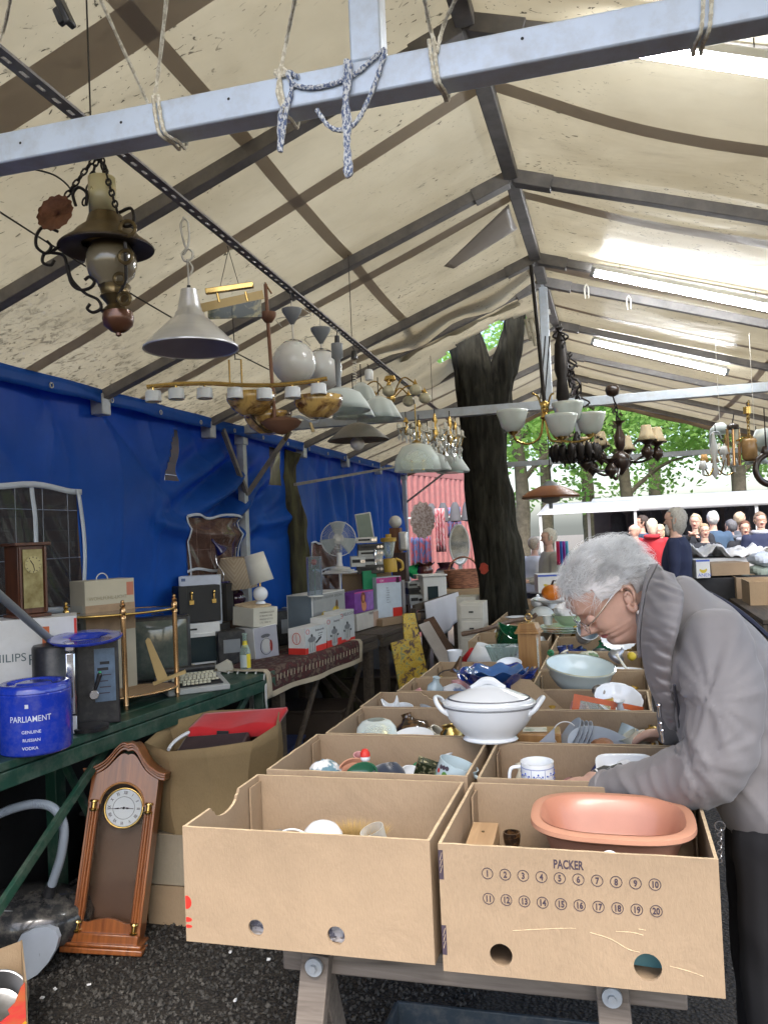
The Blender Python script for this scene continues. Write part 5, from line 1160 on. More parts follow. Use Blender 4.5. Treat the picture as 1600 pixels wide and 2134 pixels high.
def rug():
 t=thing('rug','dark red patterned rug spread on the table and hanging over its edge','rug',(0,0,0))
 m,nt_,b=_new('rug_pattern');n=ntex(nt_,34,3,.5,(1,.6,1));c=ramp(nt_,[(.40,(.075,.016,.014)),(.52,(.035,.012,.012)),(.60,(.11,.07,.05))],n.outputs[0]);nt_.links.new(c,b.inputs['Base Color']);b.inputs['Roughness'].default_value=.95;dobump(nt_,b,ntex(nt_,300,2).outputs[0],.6,.003)
 cream=M('rug_cream',(.42,.36,.26),.95,bump=.4,bscale=300);y0,y1=4.30,5.62
 def pt(u,s):
  y=y0+(y1-y0)*u;xe=edgeX(max(y,4.44))+.008;w=.34
  if s<w:return Vector((xe-w+s,y,TZ+.006+.004*noise.noise((u*9,s*9,0))))
  d=s-w;return Vector((xe+.012*sin(min(1,d/.03)*pi/2)+.010*sin(u*17)*d/.12,y+.0,TZ+.006-d+.004*sin(u*9)))
 g=MB();g.sheet(lambda u,v:pt(.04+.92*u,.03+(.46-.03)*v),60,26);g.build('field',m,t,solid=.006,smooth=60)
 for a in ((0,.04,0,.49),(.96,1,0,.49),(.0,1,.46,.49)):
  g=MB();g.sheet(lambda u,v:pt(a[0]+(a[1]-a[0])*u,a[2]+(a[3]-a[2])*v)+Vector((.0015,0,.001)),40 if a[1]-a[0]>.5 else 3,22);g.build('border',cream,t,solid=.007,smooth=60)
 g=MB()
 for i in range(26):
  q=pt(.10+i*.033,.395);g.bar(q+Vector((.0075,.004,.016)),q+Vector((.0085,-.004,-.018)),.004,.002)
 g.build('motif',cream,t)
 for k in range(9):
  g=MB();q=pt(0,.02+k*.055);S=[q,q+Vector((.004,-.02,-.006)),q+Vector((.006,-.028,-.03-.004*(k%3)))];g.tube(spline(S,4),.0045,5);g.build('fringe',M('white_yarn',(.55,.55,.53),.95,bump=.4),t)
 for k in range(7):
  g=MB();q=pt(0,.40+k*.013);g.tube(spline([q,q+Vector((.003,-.018,-.03)),q+Vector((.0,-.022+.004*k,-.085+.01*(k%2)))],4),[.005]*8+[.002],5);g.build('fringe',MATS['white_yarn'],t)
rug()
RB_=pi/2-.13
def tabY(px,py):return on(px,py,Z=TZ+.008).y
def cooker(label,y0,y1,h,off,kind,inset=.02):
 w=y1-y0;x=edgeX((y0+y1)/2)-inset-.07;t=goods_box(label,w,.12,h,(x,(y0+y1)/2,TZ+.009),rz=RB_,mat=WHITE,patches=[('front',.0,0,1,.24,RED),('left',0,0,1,.26,RED),('front',0,.24,1,1,M('pale_grey_print',(.44,.46,.46),.5))]if kind<2 else [('front',0,0,1,.1,RED),('front',0,.1,1,1,MATS['pale_grey_print'])],texts=[('front',.48,.80,.021,('Bratkasserolle','Dampftopf','SCHNELLKOCHTOPF')[kind]if kind<2 else 'SCHNELLKOCHTOPF',INK)]if kind!=2 else [('front',.03,.84,.030,'SCHNELLKOCHTOPF',INK)],name='cookware_carton',grp='red and white cookware cartons')
 if kind==0:
  for i in range(3):text(('mit Glasdeckel','24 cm  3,0 l','Edelstahl')[i],.011,INK,t,FR(w,.12,h,'front',w*.6,h*(.68-.09*i),.0012),ext=.0002)
 st=M('printed_steel',(.50,.52,.50),.35,.3,.25,25)
 T=FR(w,.12,h,'front',w*(.30 if kind==0 else .5),h*.36,.0012);rx=.05 if kind==0 else .042
 g=MB();g.prism([(-rx,-.055),(rx,-.055),(rx,.025),(-rx,.025)],.0005,T=T@Matrix.Translation((0,0,.0006)));g.build('pan_print',st,t)
 local_disc(t,T,0,-.055,rx,.014,st,'pan_print');local_disc(t,T,0,.028,rx*1.06,.018,M('dark_steel_print',(.16,.17,.18),.4),'lid_print')
 local_disc(t,T,0,.052,.012,.010,BLACKM,'knob_print')
 for s in ((1,)if kind==0 else (-1,1)):
  g=MB();g.bar(T@Vector((s*rx,0,.0015)),T@Vector((s*(rx+(.075 if kind==0 else .02)),.03 if kind==0 else .005,.0015)),.012,.001,up=T.to_3x3()@Vector((0,0,1)));g.build('grip_print',BLACKM,t)
 for i in range(3):
  g=MB();q=-rx*.6+i*rx*.6;g.prism([(q,-.05),(q+.008,-.05),(q+.008,.015),(q,.015)],.0004,T=T@Matrix.Translation((0,0,.0013)));g.build('shine_print',M('dark_steel_print'),t)
 T2=FR(w,.12,h,'front',w*.12,h*.85,.0012);local_disc(t,T2,0,0,.020,.014,RED,'logo',ring=.0016)
 if kind==0:T3=FR(w,.12,h,'left',.06,h*.62,.0012);local_disc(t,T3,0,0,.028,.036,RED,'logo',ring=.002);g=MB();g.bar(T3@Vector((0,-.03,.001)),T3@Vector((0,.03,.001)),.004,.001);g.build('logo_bar',RED,t)
ya,yb,yc_,yd=tabY(629,1366),tabY(690,1352),tabY(733,1342),tabY(769,1332)
cooker('low red and white carton printed with a frying casserole',ya,yb,.165,0,0)
cooker('taller red and white carton printed with a steamer, in the middle',yb+.01,yc_,.20,0,1)
cooker('white carton lettered SCHNELLKOCHTOPF at the right end',yc_+.01,yd,.215,0,2,.035)
q=on(631,1242,X=-2.12);t=goods_box('big grey carton printed with fruit behind the cookware cartons',.52,.20,q.z-TZ,(-2.10,q.y+.22,TZ+.008),rz=RB_,mat=WHITE,patches=[('front',.015,.02,.99,.98,M('mid_grey_print',(.30,.31,.31),.5)),('left',.04,.02,.97,.98,M('blue_grey_side',(.14,.18,.22),.5))],texts=[('front',.05,.88,.026,'SICHERHEITS- KOCHTOPF  EDELSTAHL',M('dark_grey_text',(.12,.12,.12),.6))])
hh=q.z-TZ;T=FR(.52,.20,hh,'front',.17,hh*.50,.0012)
for x,y,rx,ry,m_ in ((0,0,.045,.04,M('print_yellow')),(.02,-.01,.025,.03,M('tomato_print',(.30,.06,.02),.5)),(-.01,-.07,.03,.05,M('plum_print',(.07,.02,.09),.5)),(.19,.04,.05,.02,M('print_yellow')),(.21,.07,.02,.035,M('brown_print',(.12,.06,.03),.5))):local_disc(t,T,x,y,rx,ry,m_)
q=on(740,1232,X=-2.0);hz=on(740,1275,Y=q.y).z;yy=q.y;hw=.36
t=goods_box('purple carton with a picture of a woman\'s face and hair, on the pale iron carton',hw,.13,q.z-hz,(-1.99,yy,hz),rz=RB_,mat=M('purple_print',(.16,.04,.26),.4,var=.4,scale=12),patches=[('front',.0,.94,1,1,M('magenta_print',(.42,.04,.22),.4)),('front',.62,.05,.98,.9,M('lilac_print',(.22,.10,.34),.4,var=.4,scale=20))])
T=FR(hw,.13,q.z-hz,'front',hw*.46,(q.z-hz)*.62,.0014)
local_disc(t,T,0,-.055,.045,.04,M('skin_orange_print',(.50,.20,.08),.5));local_disc(t,T,.0,.005,.022,.03,M('skin_orange_print'));local_disc(t,T,-.012,.012,.03,.038,M('hair_print',(.22,.07,.02),.5),ring=.006);local_disc(t,T,-.04,-.01,.008,.05,M('skin_orange_print'))
t=goods_box('pale carton lettered PHILIPS under the purple carton',.42,.15,hz-TZ-.012,(-1.985,yy+.03,TZ+.008),rz=RB_,mat=M('pale_beige_print',(.44,.42,.38),.5),patches=[('front',.75,.0,1,.9,M('peach_print',(.38,.27,.21),.5,var=.3,scale=12))],texts=[('front',.55,.80,.028,'PHILIPS',INK)])
q=on(800,1202,X=-1.86);hz=on(800,1285,Y=q.y).z;yy=q.y
t=goods_box('white carton with a pink band lettered CM and a red foot',.26,.12,q.z-hz,(-1.86,yy,hz),rz=.95,mat=M('ice_blue_print',(.46,.53,.60),.45),patches=[('front',0,.86,1,.985,M('magenta_print')),('front',.62,0,1,.22,RED),('front',.8,.84,.95,.98,BLACKM)],texts=[('front',.14,.885,.026,'CM',PAPER),('front',.40,.885,.022,'COMFORT',M('lilac_print'))]+[('front',.38,.72-.06*i,.009,s_,INK)for i,s_ in enumerate(('Inhalt:','1 Gestell','2 Boeden','4 Rollen','Montage','einfach','Made in EU'))])
q2=on(832,1195,X=-1.80);g=MB();g.box((0,0,.14),(.10,.10,.28));o=g.build('perspex_box',glass('perspex',(.55,.52,.52),.08,mixin=.45),bev=.003);o.location=(-1.78,yy+.13,hz+.01);tag(o,'clear perspex display box right of the carton lettered CM','display box')
goods_box('flat brown carton under the CM carton and the perspex box',.50,.22,hz-TZ-.004,(-1.83,yy+.08,TZ+.002),rz=RB_-.3,mat=CARD,patches=[('front',.72,.3,.78,.8,CARD2)])
g=MB();g.box((0,0,0),(.14,.015,.24));o=g.build('green_folder',M('green_card',(.01,.20,.08),.5),bev=.002);o.location=on(770,1220,X=-1.95);o.rotation_euler=(0,0,.95);tag(o,'green folder behind the carton lettered CM','folder')
def rose():
 q=on(657,1243,X=-2.0);H=on(657,1160,Y=q.y).z-q.z;t=thing('rose_display','tall clear box with a red artificial rose','display box',(-2.0,q.y,q.z),rz=.5)
 g=MB();g.box((0,0,H/2),(.095,.08,H));g.build('clear_box',glass('display_plastic',(.55,.62,.68),.06,mixin=.45),t,bev=.002)
 g=MB();g.box((0,0,.004),(.097,.082,.008));g.build('base',WHITEP,t)
 g=MB();g.tube([(0,0,.01),(.004,0,H*.78)],.0025,6);g.build('stem',M('stem_green',(.02,.14,.04),.6),t)
 g=MB();g.ball((0,0,H*.86),.020,16);g.v=[v+Vector((.004*sin(v.z*500),0,0))for v in g.v];g.build('flower',M('rose_red',(.60,.01,.03),.5),t,smooth=40)
 g=MB()
 for a in (0,2.2,4.1):g.add([Vector((0,0,H*.66)),Vector((cos(a)*.02,sin(a)*.02,H*.70)),Vector((cos(a)*.04,sin(a)*.04,H*.72)),Vector((cos(a+.4)*.02,sin(a+.4)*.02,H*.68))],[(0,1,2,3)])
 g.build('leaves',M('stem_green'),t)
rose()
def fan():
 c=on(705,1123,X=-2.14);r=36*mpp(c);zb=on(705,1188,Y=c.y).z;t=thing('desk_fan','white desk fan with a round wire cage','fan',(-2.14,c.y,zb),rz=.32);H=c.z-zb
 g=MB();g.lathe([(0,0),(.085,0),(.09,.01),(.08,.02),(.03,.028),(.022,.06),(.020,H-r*.8)],28);g.build('stand',WHITEP,t,smooth=50)
 g=MB();g.tube([(0,.01,H),(0,.10,H)],[.045,.035],18);g.build('motor',WHITEP,t,bev=.008)
 cg=MB();
 for y in (-.05,.05):
  for k in range(64):
   a=2*pi*k/64;cg.tube([(cos(a)*.02,y,H+sin(a)*.02),(cos(a)*r*.7,y*.95,H+sin(a)*r*.7),(cos(a)*r,y*.1,H+sin(a)*r)],.0009,4,cap=False)
 cg.torus((0,0,H),r,.004,44,6,'Y');cg.torus((0,-.048,H),r*.55,.0012,36,4,'Y');cg.build('cage',WHITEP,t,smooth=60)
 for k in range(3):
  g=MB();a=k*2*pi/3;R=Matrix.Rotation(a,4,'Y');g.sheet(lambda u,v:R@Vector(((v-.5)*.10*(.4+u),.012-.03*(v-.5),.02+u*r*.82))+Vector((0,0,H)),6,4);g.build('blade',M('fan_blade',(.42,.50,.52),.3,trans=.2),t,solid=.0015,smooth=60)
 g=MB();g.tube([(0,-.05,H),(0,-.03,H)],.018,16);g.build('hub_cap',WHITEP,t)
 s=thing('metal_stool','small white table on one leg carrying the desk fan','stool',(-2.14,c.y,TZ))
 g=MB();g.box((0,0,zb-TZ-.02),(.24,.20,.014));g.box((0,0,zb-TZ-.006),(.20,.17,.012));g.build('seat',WHITEP,s,bev=.004)
 g=MB();g.tube([(0,0,0),(0,0,zb-TZ-.02)],.008,10);g.build('leg',WHITEP,s);g=MB();g.lathe([(0,0),(.07,0),(.07,.008),(0,.01)],20);g.build('foot',WHITEP,s)
fan()
def far_goods():
 c=on(763,1097,X=-2.2);w,h=34*mpp(c),58*mpp(c);t=thing('screen','upright panel with a white frame and a grey green face','panel',(-2.2,c.y,c.z-h/2),rot=(-.1,-.12,.3))
 g=MB();g.box((0,.01,h/2),(w,.02,h));g.build('frame',WHITEP,t,bev=.008);g=MB();g.box((0,-.0015,h/2),(w*.84,.003,h*.90));g.build('face',M('grey_green_face',(.24,.31,.26),.4),t)
 y=c.y;zb=TZ
 def stack(px0,px1,py0,py1,X,mat,label,cat='hi-fi unit',name='stereo_unit',knob=True,rz=.35):
  a,b=on(px0,py0,X=X),on(px1,py1,Y=on(px0,py0,X=X).y);mid=on((px0+px1)/2,py1,Y=a.y);w=(px1-px0)*mpp(mid);h=(py1-py0)*mpp(mid)
  t=thing(name,label,cat,(mid.x,mid.y+.1,mid.z),rz=rz,group='grey hi-fi units piled behind the fan' if name=='stereo_unit' else None);g=MB();g.box((0,0,h/2),(w,.18,h));g.build('case',mat,t,bev=.003)
  g=MB();g.box((-w*.12,-.0915,h*.55),(w*.55,.003,h*.3));g.build('display',BLACKM,t)
  if knob:
   for k in range(2):g=MB();g.tube([(w*(.28+.12*k),-.09,h*.5),(w*(.28+.12*k),-.105,h*.5)],min(.012,h*.25),12);g.build('knob',CHROME,t)
  return t
 SG=M('silver_grey',(.34,.36,.37),.4,.3)
 stack(734,778,1120,1132,-2.15,WHITEP,'white router like box lying on the topmost hi-fi unit')
 stack(738,792,1134,1147,-2.12,BLACKP,'dark topmost unit of the hi-fi pile behind the blender')
 stack(738,792,1147,1160,-2.12,SG,'silver second unit of the hi-fi pile')
 stack(736,790,1160,1178,-2.10,SG,'silver third unit of the hi-fi pile with a dark display')
 stack(736,792,1178,1196,-2.08,BLACKP,'black lowest unit of the hi-fi pile')
 stack(722,752,1160,1182,-2.0,SG,'small silver radio in front of the hi-fi pile','radio','small_radio')
 q=on(762,1196,X=-2.05);goods_box('brown crate with round holes under the hi-fi pile',.42,.30,q.z-TZ,(-2.08,q.y+.12,TZ),rz=.3,mat=CARD2,patches=[('front',.1,.4,.16,.6,BLACKM)])
 q=on(783,1190,X=-1.92);t=thing('trophy','slim silver trophy figure on a dark foot','trophy',q)
 g=MB();g.lathe([(0,0),(.035,0),(.036,.02),(.026,.05),(0,.052)],20);g.build('foot',BLACKP,t,smooth=40)
 g=MB();g.lathe([(.012,.05),(.007,.065),(.013,.09),(.008,.115),(.016,.14),(.009,.155),(.011,.17),(.004,.18),(0,.182)],16);g.build('figure',CHROME,t,smooth=60)
 q=on(812,1192,X=-1.85);H=(1192-1113)*mpp(q);r=15*mpp(q);m=M('mustard_plastic',(.48,.31,.05),.4);t=thing('blender','mustard yellow kitchen blender with a clear jug','blender',q,rz=.3)
 g=MB();g.lathe([(0,0),(r*1.05,0),(r*1.1,.01),(r,H*.3),(r*.75,H*.36),(0,H*.36)],24);g.build('base',m,t,smooth=40)
 g=MB();g.lathe([(r*.55,H*.38),(r*.95,H*.82)],24,wav=lambda r_,z,a,j:(r_*(1+.03*sin(8*a)),z));g.build('jug',GLASSC,t,smooth=60,solid=.003)
 g=MB();g.lathe([(r*1.1,H*.80),(r*1.12,H*.90),(r*.4,H*.91),(r*.4,H),(0,H)],24);g.build('lid',m,t,smooth=40)
 g=MB();g.tube(spline([(r*.9,0,H*.34),(r*1.7,0,H*.25),(r*1.8,0,H*.08),(r*1.4,.0,.01)],5),.012,8);g.build('cord_grip',m,t,smooth=60)
 q=on(838,1262,X=-1.88);t=thing('post_lamp','dark wooden post lamp topped by a white globe','lamp',(q.x,q.y,TZ));zt=on(832,1100,Y=q.y).z-TZ
 g=MB();g.box((0,0,zt*.36),(.13,.10,zt*.72));g.build('lower_post',wood('purple_brown_wood',(.10,.06,.055),(.05,.03,.03)),t,bev=.003);g=MB();g.box((-.03,0,zt*.86),(.10,.08,zt*.28));g.build('upper_block',wood('orange_brown_wood',(.22,.09,.035),(.12,.045,.02)),t,bev=.003)
 g=MB();g.ball((-.03,0,zt+.055),.058,22);g.build('globe',MILK,t,smooth=60)
 q=on(843,1148,X=-1.80);g=MB();g.box((0,0,.085),(.085,.06,.17));o=g.build('electric_kettle',ALU,bev=.02,seg=4);o.location=q+Vector((0,-.02,0));tag(o,'polished silver kettle hanging on the post lamp','kettle')
 for k,(px0,px1,py0,py1,X,m_,lab)in enumerate(((838,868,1214,1226,-1.80,SG,'silver cassette recorder on top of the heap beside the post lamp'),(840,872,1226,1240,-1.78,BLACKP,'black cassette recorder in the heap beside the post lamp'),(842,870,1240,1262,-1.76,SG,'silver video recorder low in the heap beside the post lamp'),(862,886,1222,1262,-1.70,BLACKP,'black loudspeaker box beside the white oven'))):stack(px0,px1,py0,py1,X,m_,lab,'recorder','recorder',rz=.5)
 for k,(py,lab)in enumerate(((1203,'upper cream board lying on the white pot'),(1213,'lower cream board lying on the white pot'))):
  g=MB();q=on(884,py,X=-1.66);g.box((0,0,0),(.22,.20,.028));o=g.build('wooden_board',M('cream_board',(.50,.46,.34),.6),bev=.003);o.location=q+Vector((0,.1,0));o.rotation_euler=(0,.06-.12*k,.4);tag(o,lab,'board')
 q=on(908,1262,X=-1.5);t=thing('counter_oven','white enamel counter oven with a small dark window','oven',q,rz=.45);w,h=50*mpp(q),60*mpp(q)
 g=MB();g.box((0,.1,h/2),(w,.2,h));g.build('housing',WHITEP,t,bev=.008);g=MB();g.box((-w*.1,-.0015,h*.42),(w*.45,.004,h*.5));g.build('window',M('dark_oven_glass'),t);g=MB();g.box((0,.1,h+.01),(w*1.08,.22,.016));g.build('top',WHITEP,t,bev=.004)
 q=on(932,1245,X=-1.55);t=thing('floor_vase','big round vase painted with yellow flowers, dark brown neck and foot','vase',(q.x,q.y,q.z-.06));s=mpp(q);H=86*s;r=32*s
 m,nt_,b=_new('vase_paint');tc=nt_.nodes.new('ShaderNodeTexCoord');sx=nt_.nodes.new('ShaderNodeSeparateXYZ');nt_.links.new(tc.outputs['Object'],sx.inputs[0]);mr=nt_.nodes.new('ShaderNodeMapRange');mr.inputs[2].default_value=H;nt_.links.new(sx.outputs[2],mr.inputs[0])
 nt_.links.new(ramp(nt_,[(.24,(.05,.02,.03)),(.32,(.30,.28,.27)),(.78,(.42,.41,.38)),(.84,(.05,.02,.03))],mr.outputs[0]),b.inputs['Base Color']);b.inputs['Roughness'].default_value=.2
 g=MB();pr=[(r*.6,0),(r*.8,H*.1),(r,H*.4),(r*.98,H*.6),(r*.6,H*.84),(r*.42,H*.88),(r*.5,H*.95),(r*.58,H)];g.lathe([(0,0)]+shell(pr,.008)+[(0,.01)],40);g.build('body',m,t,smooth=60)
 R=r*1.0
 for ci,(a,z)in enumerate(((-1.25,H*.58),(-1.9,H*.62),(-1.05,H*.40))):
  for k in range(5):
   an=k*2*pi/5;aa=a+cos(an)*.17;z2=z+sin(an)*.032;g=MB();rr=R*1.005
   g.tube([Vector((cos(aa+cos(b_)*.09)*rr,sin(aa+cos(b_)*.09)*rr,z2+sin(b_)*.018))for b_ in [2*pi*i/10 for i in range(11)]],.004,5,cap=False);g.build('painted_petal',M('flower_yellow',(.50,.36,.02),.3)if ci!=1 else M('dark_outline',(.03,.02,.03),.3),t)
 for px,py,s_,lab,nm,m_ in ((885,1196,.09,'dark brown glazed jug with a wavy rim left of the painted vase','glazed_jug',M('ox_blood_glaze',(.09,.025,.02),.15,coat=.6)),):
  q=on(px,py,X=-1.9);pot(nm,lab,'jug',[(s_*.6,0),(s_,s_*.7),(s_*.75,s_*1.3),(s_*1.2,s_*1.7)],m_,q-Vector((0,0,.04)),wav=lambda r,z,a,j:(r,z+(.012*sin(6*a)if z>s_*1.5 else 0)))
 q=on(866,1192,X=-2.0);paper_ball('bright green cloth bundle behind the brown jug',q,.09,M('vivid_green_cloth',(.02,.42,.12),.7),name='green_cloth')
 for k,(px,py,X,w,h,lab)in enumerate(((967,1225,-1.35,.34,.16,'red brown wicker basket between the painted vase and the tree'),)):
  q=on(px,py,X=X);t=thing('wicker_basket',lab,'basket',q,rz=.3)
  m_=two_tone('wicker',(.13,.05,.03),(.36,.16,.09),60,.4,.6,rough=.7,bump=.6,stretch=(.3,.3,2));g=MB();g.lathe([(.0,0),(w*.40,0)]+[(w*(.40+.12*i/8)+(.006 if i%2 else 0),h*i/8)for i in range(9)],36,sy=.7);g.build('basket',m_,t,smooth=60)
  g=MB();g.torus((0,0,h*.9),w*.4,.009,24,6,'Y',a1=pi);g.build('handle',m_,t,smooth=60)
  g=MB();g.torus((0,0,h),w*.52,.008,30,6);g.v=[Vector((v.x,v.y*.7,v.z))for v in g.v];g.build('rim',m_,t,smooth=60)
 q=on(965,1262,X=-1.3);g=MB();g.tube([(-.16,0,0),(.16,0,0)],.055,18);o=g.build('wooden_roller',wood('roller_wood',(.26,.15,.08),(.14,.08,.045),axis='X'),bev=.006);o.location=q;o.rotation_euler=(0,0,-.3);tag(o,'short brown wooden roller below the wicker basket','roller')
 q=on(970,1225,X=-1.33);goods_box('brown crate that carries the wicker basket',.42,.30,.10,(q.x,q.y+.02,q.z-.105),rz=.2,mat=CARD2)
 g=MB();g.box((0,0,0),(.9,.6,.03));q=on(955,1240,X=-1.45)
 t=row_table('low plank table under the painted vase and the basket',-1.1,7.75,8.9,.75,.0,TBROWN,TBROWN)
far_goods()
def doors():
 t=thing('towel_rail','dark rail standing at the table end with a white tea towel','rail',(0,0,0))
 a,b=on(862,1268,Y=6.6),on(948,1240,Y=7.0);g=MB();g.bar(a,b,.035,.05);g.build('rail',TBROWN,t,bev=.003)
 for q in (a,b):g=MB();g.bar((q.x,q.y,0),q,.045,.045);g.build('upright',TBROWN,t,bev=.003)
 m=M('white_tea_towel',(.62,.62,.66),.9,var=.05,bump=.2);g=MB();A,B_=a.lerp(b,.18),b
 def fn(u,v):
  P=A.lerp(B_,u);d=v*(.36-.14*u);return P+Vector((.03+.012*sin(u*14)*v+.03*v,-.028-.015*sin(u*11)*v,.028-d))
 g.sheet(fn,24,12);tag(g.build('tea_towel',m,smooth=60,solid=.003),'white tea towel draped over the rail at the end of the left tables','tea towel')
 a,b=on(872,1325,Y=6.2),on(930,1405,Y=5.7)
 for k,(a,b,m_,lab)in enumerate(((on(883,1300,Y=6.3),on(938,1395,Y=5.9),M('white_board',(.50,.47,.45),.6),'white wooden board leaning below the tea towel'),(on(893,1290,Y=6.4),on(952,1388,Y=6.0),wood('brown_board',(.14,.07,.045),(.06,.03,.02)),'brown wooden board leaning behind the white one'))):
  d=(b-a).normalized();b3=a+d*((a.z-.02)/-d.z)if d.z<0 else b
  g=MB();g.bar(a,b3,.02,.09,up=(1,0,0));o=g.build('leaning_board',m_,bev=.003);tag(o,lab,'board','boards leaning below the tea towel')
 m,nt_,b=_new('sunflower_paint');n=ntex(nt_,22,5,.6,dist=.8);v=ntex(nt_,19,kind='Voronoi');c=ramp(nt_,[(.40,(.10,.06,.04)),(.46,(.42,.27,.02)),(.55,(.55,.38,.04)),(.61,(.22,.24,.10))],n.outputs[0]);c=mixc(nt_,ramp(nt_,[(.12,(1,1,1)),(.2,(0,0,0))],v.outputs[0]),c,(.07,.04,.04));nt_.links.new(c,b.inputs['Base Color']);b.inputs['Roughness'].default_value=.5
 q0,q1=on(815,1330,X=-1.52),on(905,1405,X=-1.45)
 t=thing('painting','tall painting of yellow flowers leaning at the end of the left tables','painting',on(860,1412,Y=5.5),rz=.55)
 g=MB();g.prism([(-.10,-.1),(.12,-.1),(.045,.43),(-.04,.43),(-.045,.26),(-.14,.24)],.02,T=frame((0,0,0),(1,0,0),(0,.12,1)));g.build('canvas',m,t,bev=.002)
 for k,(px,py,w,h,lab)in enumerate(((988,1300,.16,.30,'white painted drawer unit standing beside the big tree'),(976,1270,.14,.2,'cream drawer unit behind the white one beside the big tree'))):
  q=on(px,py,Y=5.6+.5*k);t=thing('drawer_unit',lab,'drawers',(q.x,q.y,0));H=q.z+h/2
  g=MB();g.box((0,0,H/2),(w,.2,H));g.build('carcass',M('cream_paint',(.52,.50,.44),.5),t,bev=.003)
  for i in range(4):g=MB();g.box((0,-.103,H-.06-i*.11),(w*.86,.008,.09));d_=g.build('drawer',M('cream_paint'),t,bev=.002);g=MB();g.box((0,-.11,H-.06-i*.11),(.03,.008,.01));g.build('drawer_slot',BLACKM,d_)
doors()
def clutter():
 rnd=random.Random(21)
 def shoe(loc,rz,m,lab):
  g=MB();g.sheet(lambda u,v:Vector(((u-.5)*.26,cos(v*2*pi)*.045*(1-.5*(2*u-1)**4),.05*(1-.4*u)*(1+sin(v*2*pi))+.0)),10,12);o=g.build('shoe',m,smooth=60);o.location=loc;o.rotation_euler=(0,0,rz);tag(o,lab,'shoe')
 for k,(px,py,c,lab)in enumerate(((735,1437,(.10,.14,.17),'pale grey sneaker glimpsed under the rug table'),(650,1530,(.14,.01,.02),'dark red shoe lying on the ground under the rug table'),(700,1500,(.05,.04,.03),'brown shoe lying on the ground under the rug table'),(610,1600,(.04,.04,.04),'black shoe on the ground beside the table leg'))):
  q=on(px,py,X=-1.9)if k==0 else on(px,py,Z=.02);q.z=max(q.z,0.01);shoe(q if k else Vector((q.x,q.y,.0)),rnd.random()*3,M('shoe_%d'%k,c,.5),lab)
 for k,(x,y,s,c,lab)in enumerate(((-2.25,3.6,(.45,.35,.35),(.02,.02,.022),'black storage box under the green table'),(-2.2,4.9,(.4,.4,.30),(.012,.02,.07),'dark blue storage box under the rug table'),(-2.1,5.6,(.45,.4,.4),(.05,.035,.025),'brown storage box under the rug table'),(-2.0,6.6,(.5,.4,.45),(.04,.03,.022),'brown storage box under the far table'))):
  t=thing('storage_box',lab,'box',(x,y,0),rz=.1);g=MB();g.box((0,0,s[2]/2),s);g.build('box_body',M('store_%d'%k,c,.7),t,bev=.01);g=MB();g.box((0,0,s[2]+.008),(s[0]+.03,s[1]+.03,.02));g.build('lid',M('store_%d'%k),t,bev=.005)
 t=thing('sack_of_clothes','dark plastic sack slumped between the tables','sack',(-1.55,4.5,0));g=MB();g.ball((0,0,.16),.2,24,sz=.8);g.v=[v*(1+.2*noise.noise(v*9))for v in g.v];g.build('sack',M('bin_bag',(.02,.015,.02),.25),t,smooth=60)
clutter()
def small_things():
 cyl=lambda nm,lab,cat,px,py,X,pr,m,**k:pot(nm,lab,cat,pr,m,on(px,py,X=X),**k)
 for nm,lab,px,py,w,d,h,rz,m,grp in (('book','dark blue book leaning behind the cream lid box',592,1246,.05,.18,.22,.9,M('navy_cover',(.02,.03,.12),.5),0),('book','white spined book beside the dark blue one',604,1246,.035,.18,.24,1.0,WHITE,0),('black_box','black hi-fi box right of the toaster oven',478,1372,.17,.15,.20,.7,BLACKP,0),('black_box','black case lying behind the kettle carton',590,1330,.22,.2,.24,.9,BLACKP,0),('alarm_clock','small cream alarm clock between television and typewriter',395,1400,.07,.04,.07,.6,CREAMC,0),('cash_box','small grey metal box behind the typewriter',385,1412,.11,.09,.05,.8,STEEL,0),('tin','low rusty tin beside the beige vase',48,1425,.09,.09,.05,.4,M('rusty_tin',(.22,.12,.07),.6),0),('white_dish','white plastic dish behind the blue bucket',62,1412,.10,.08,.05,.4,WHITEP,0),('wooden_figure','pale wooden carving lying behind the blue bucket',72,1402,.10,.03,.04,1.2,HONEY,0)):
  c=on(px,py,X=-2.3);c.z=TZ;t=thing(nm,lab,nm.replace('_',' '),c,rz=rz);g=MB();g.box((0,0,h/2),(w,d,h));g.build('body',m,t,bev=min(.008,h*.12));g=MB();g.box((0,-d/2-.001,h*.55),(w*.6,.003,h*.4));g.build('front_plate',BLACKM if m is not BLACKP else GREYP,t)
small_things()
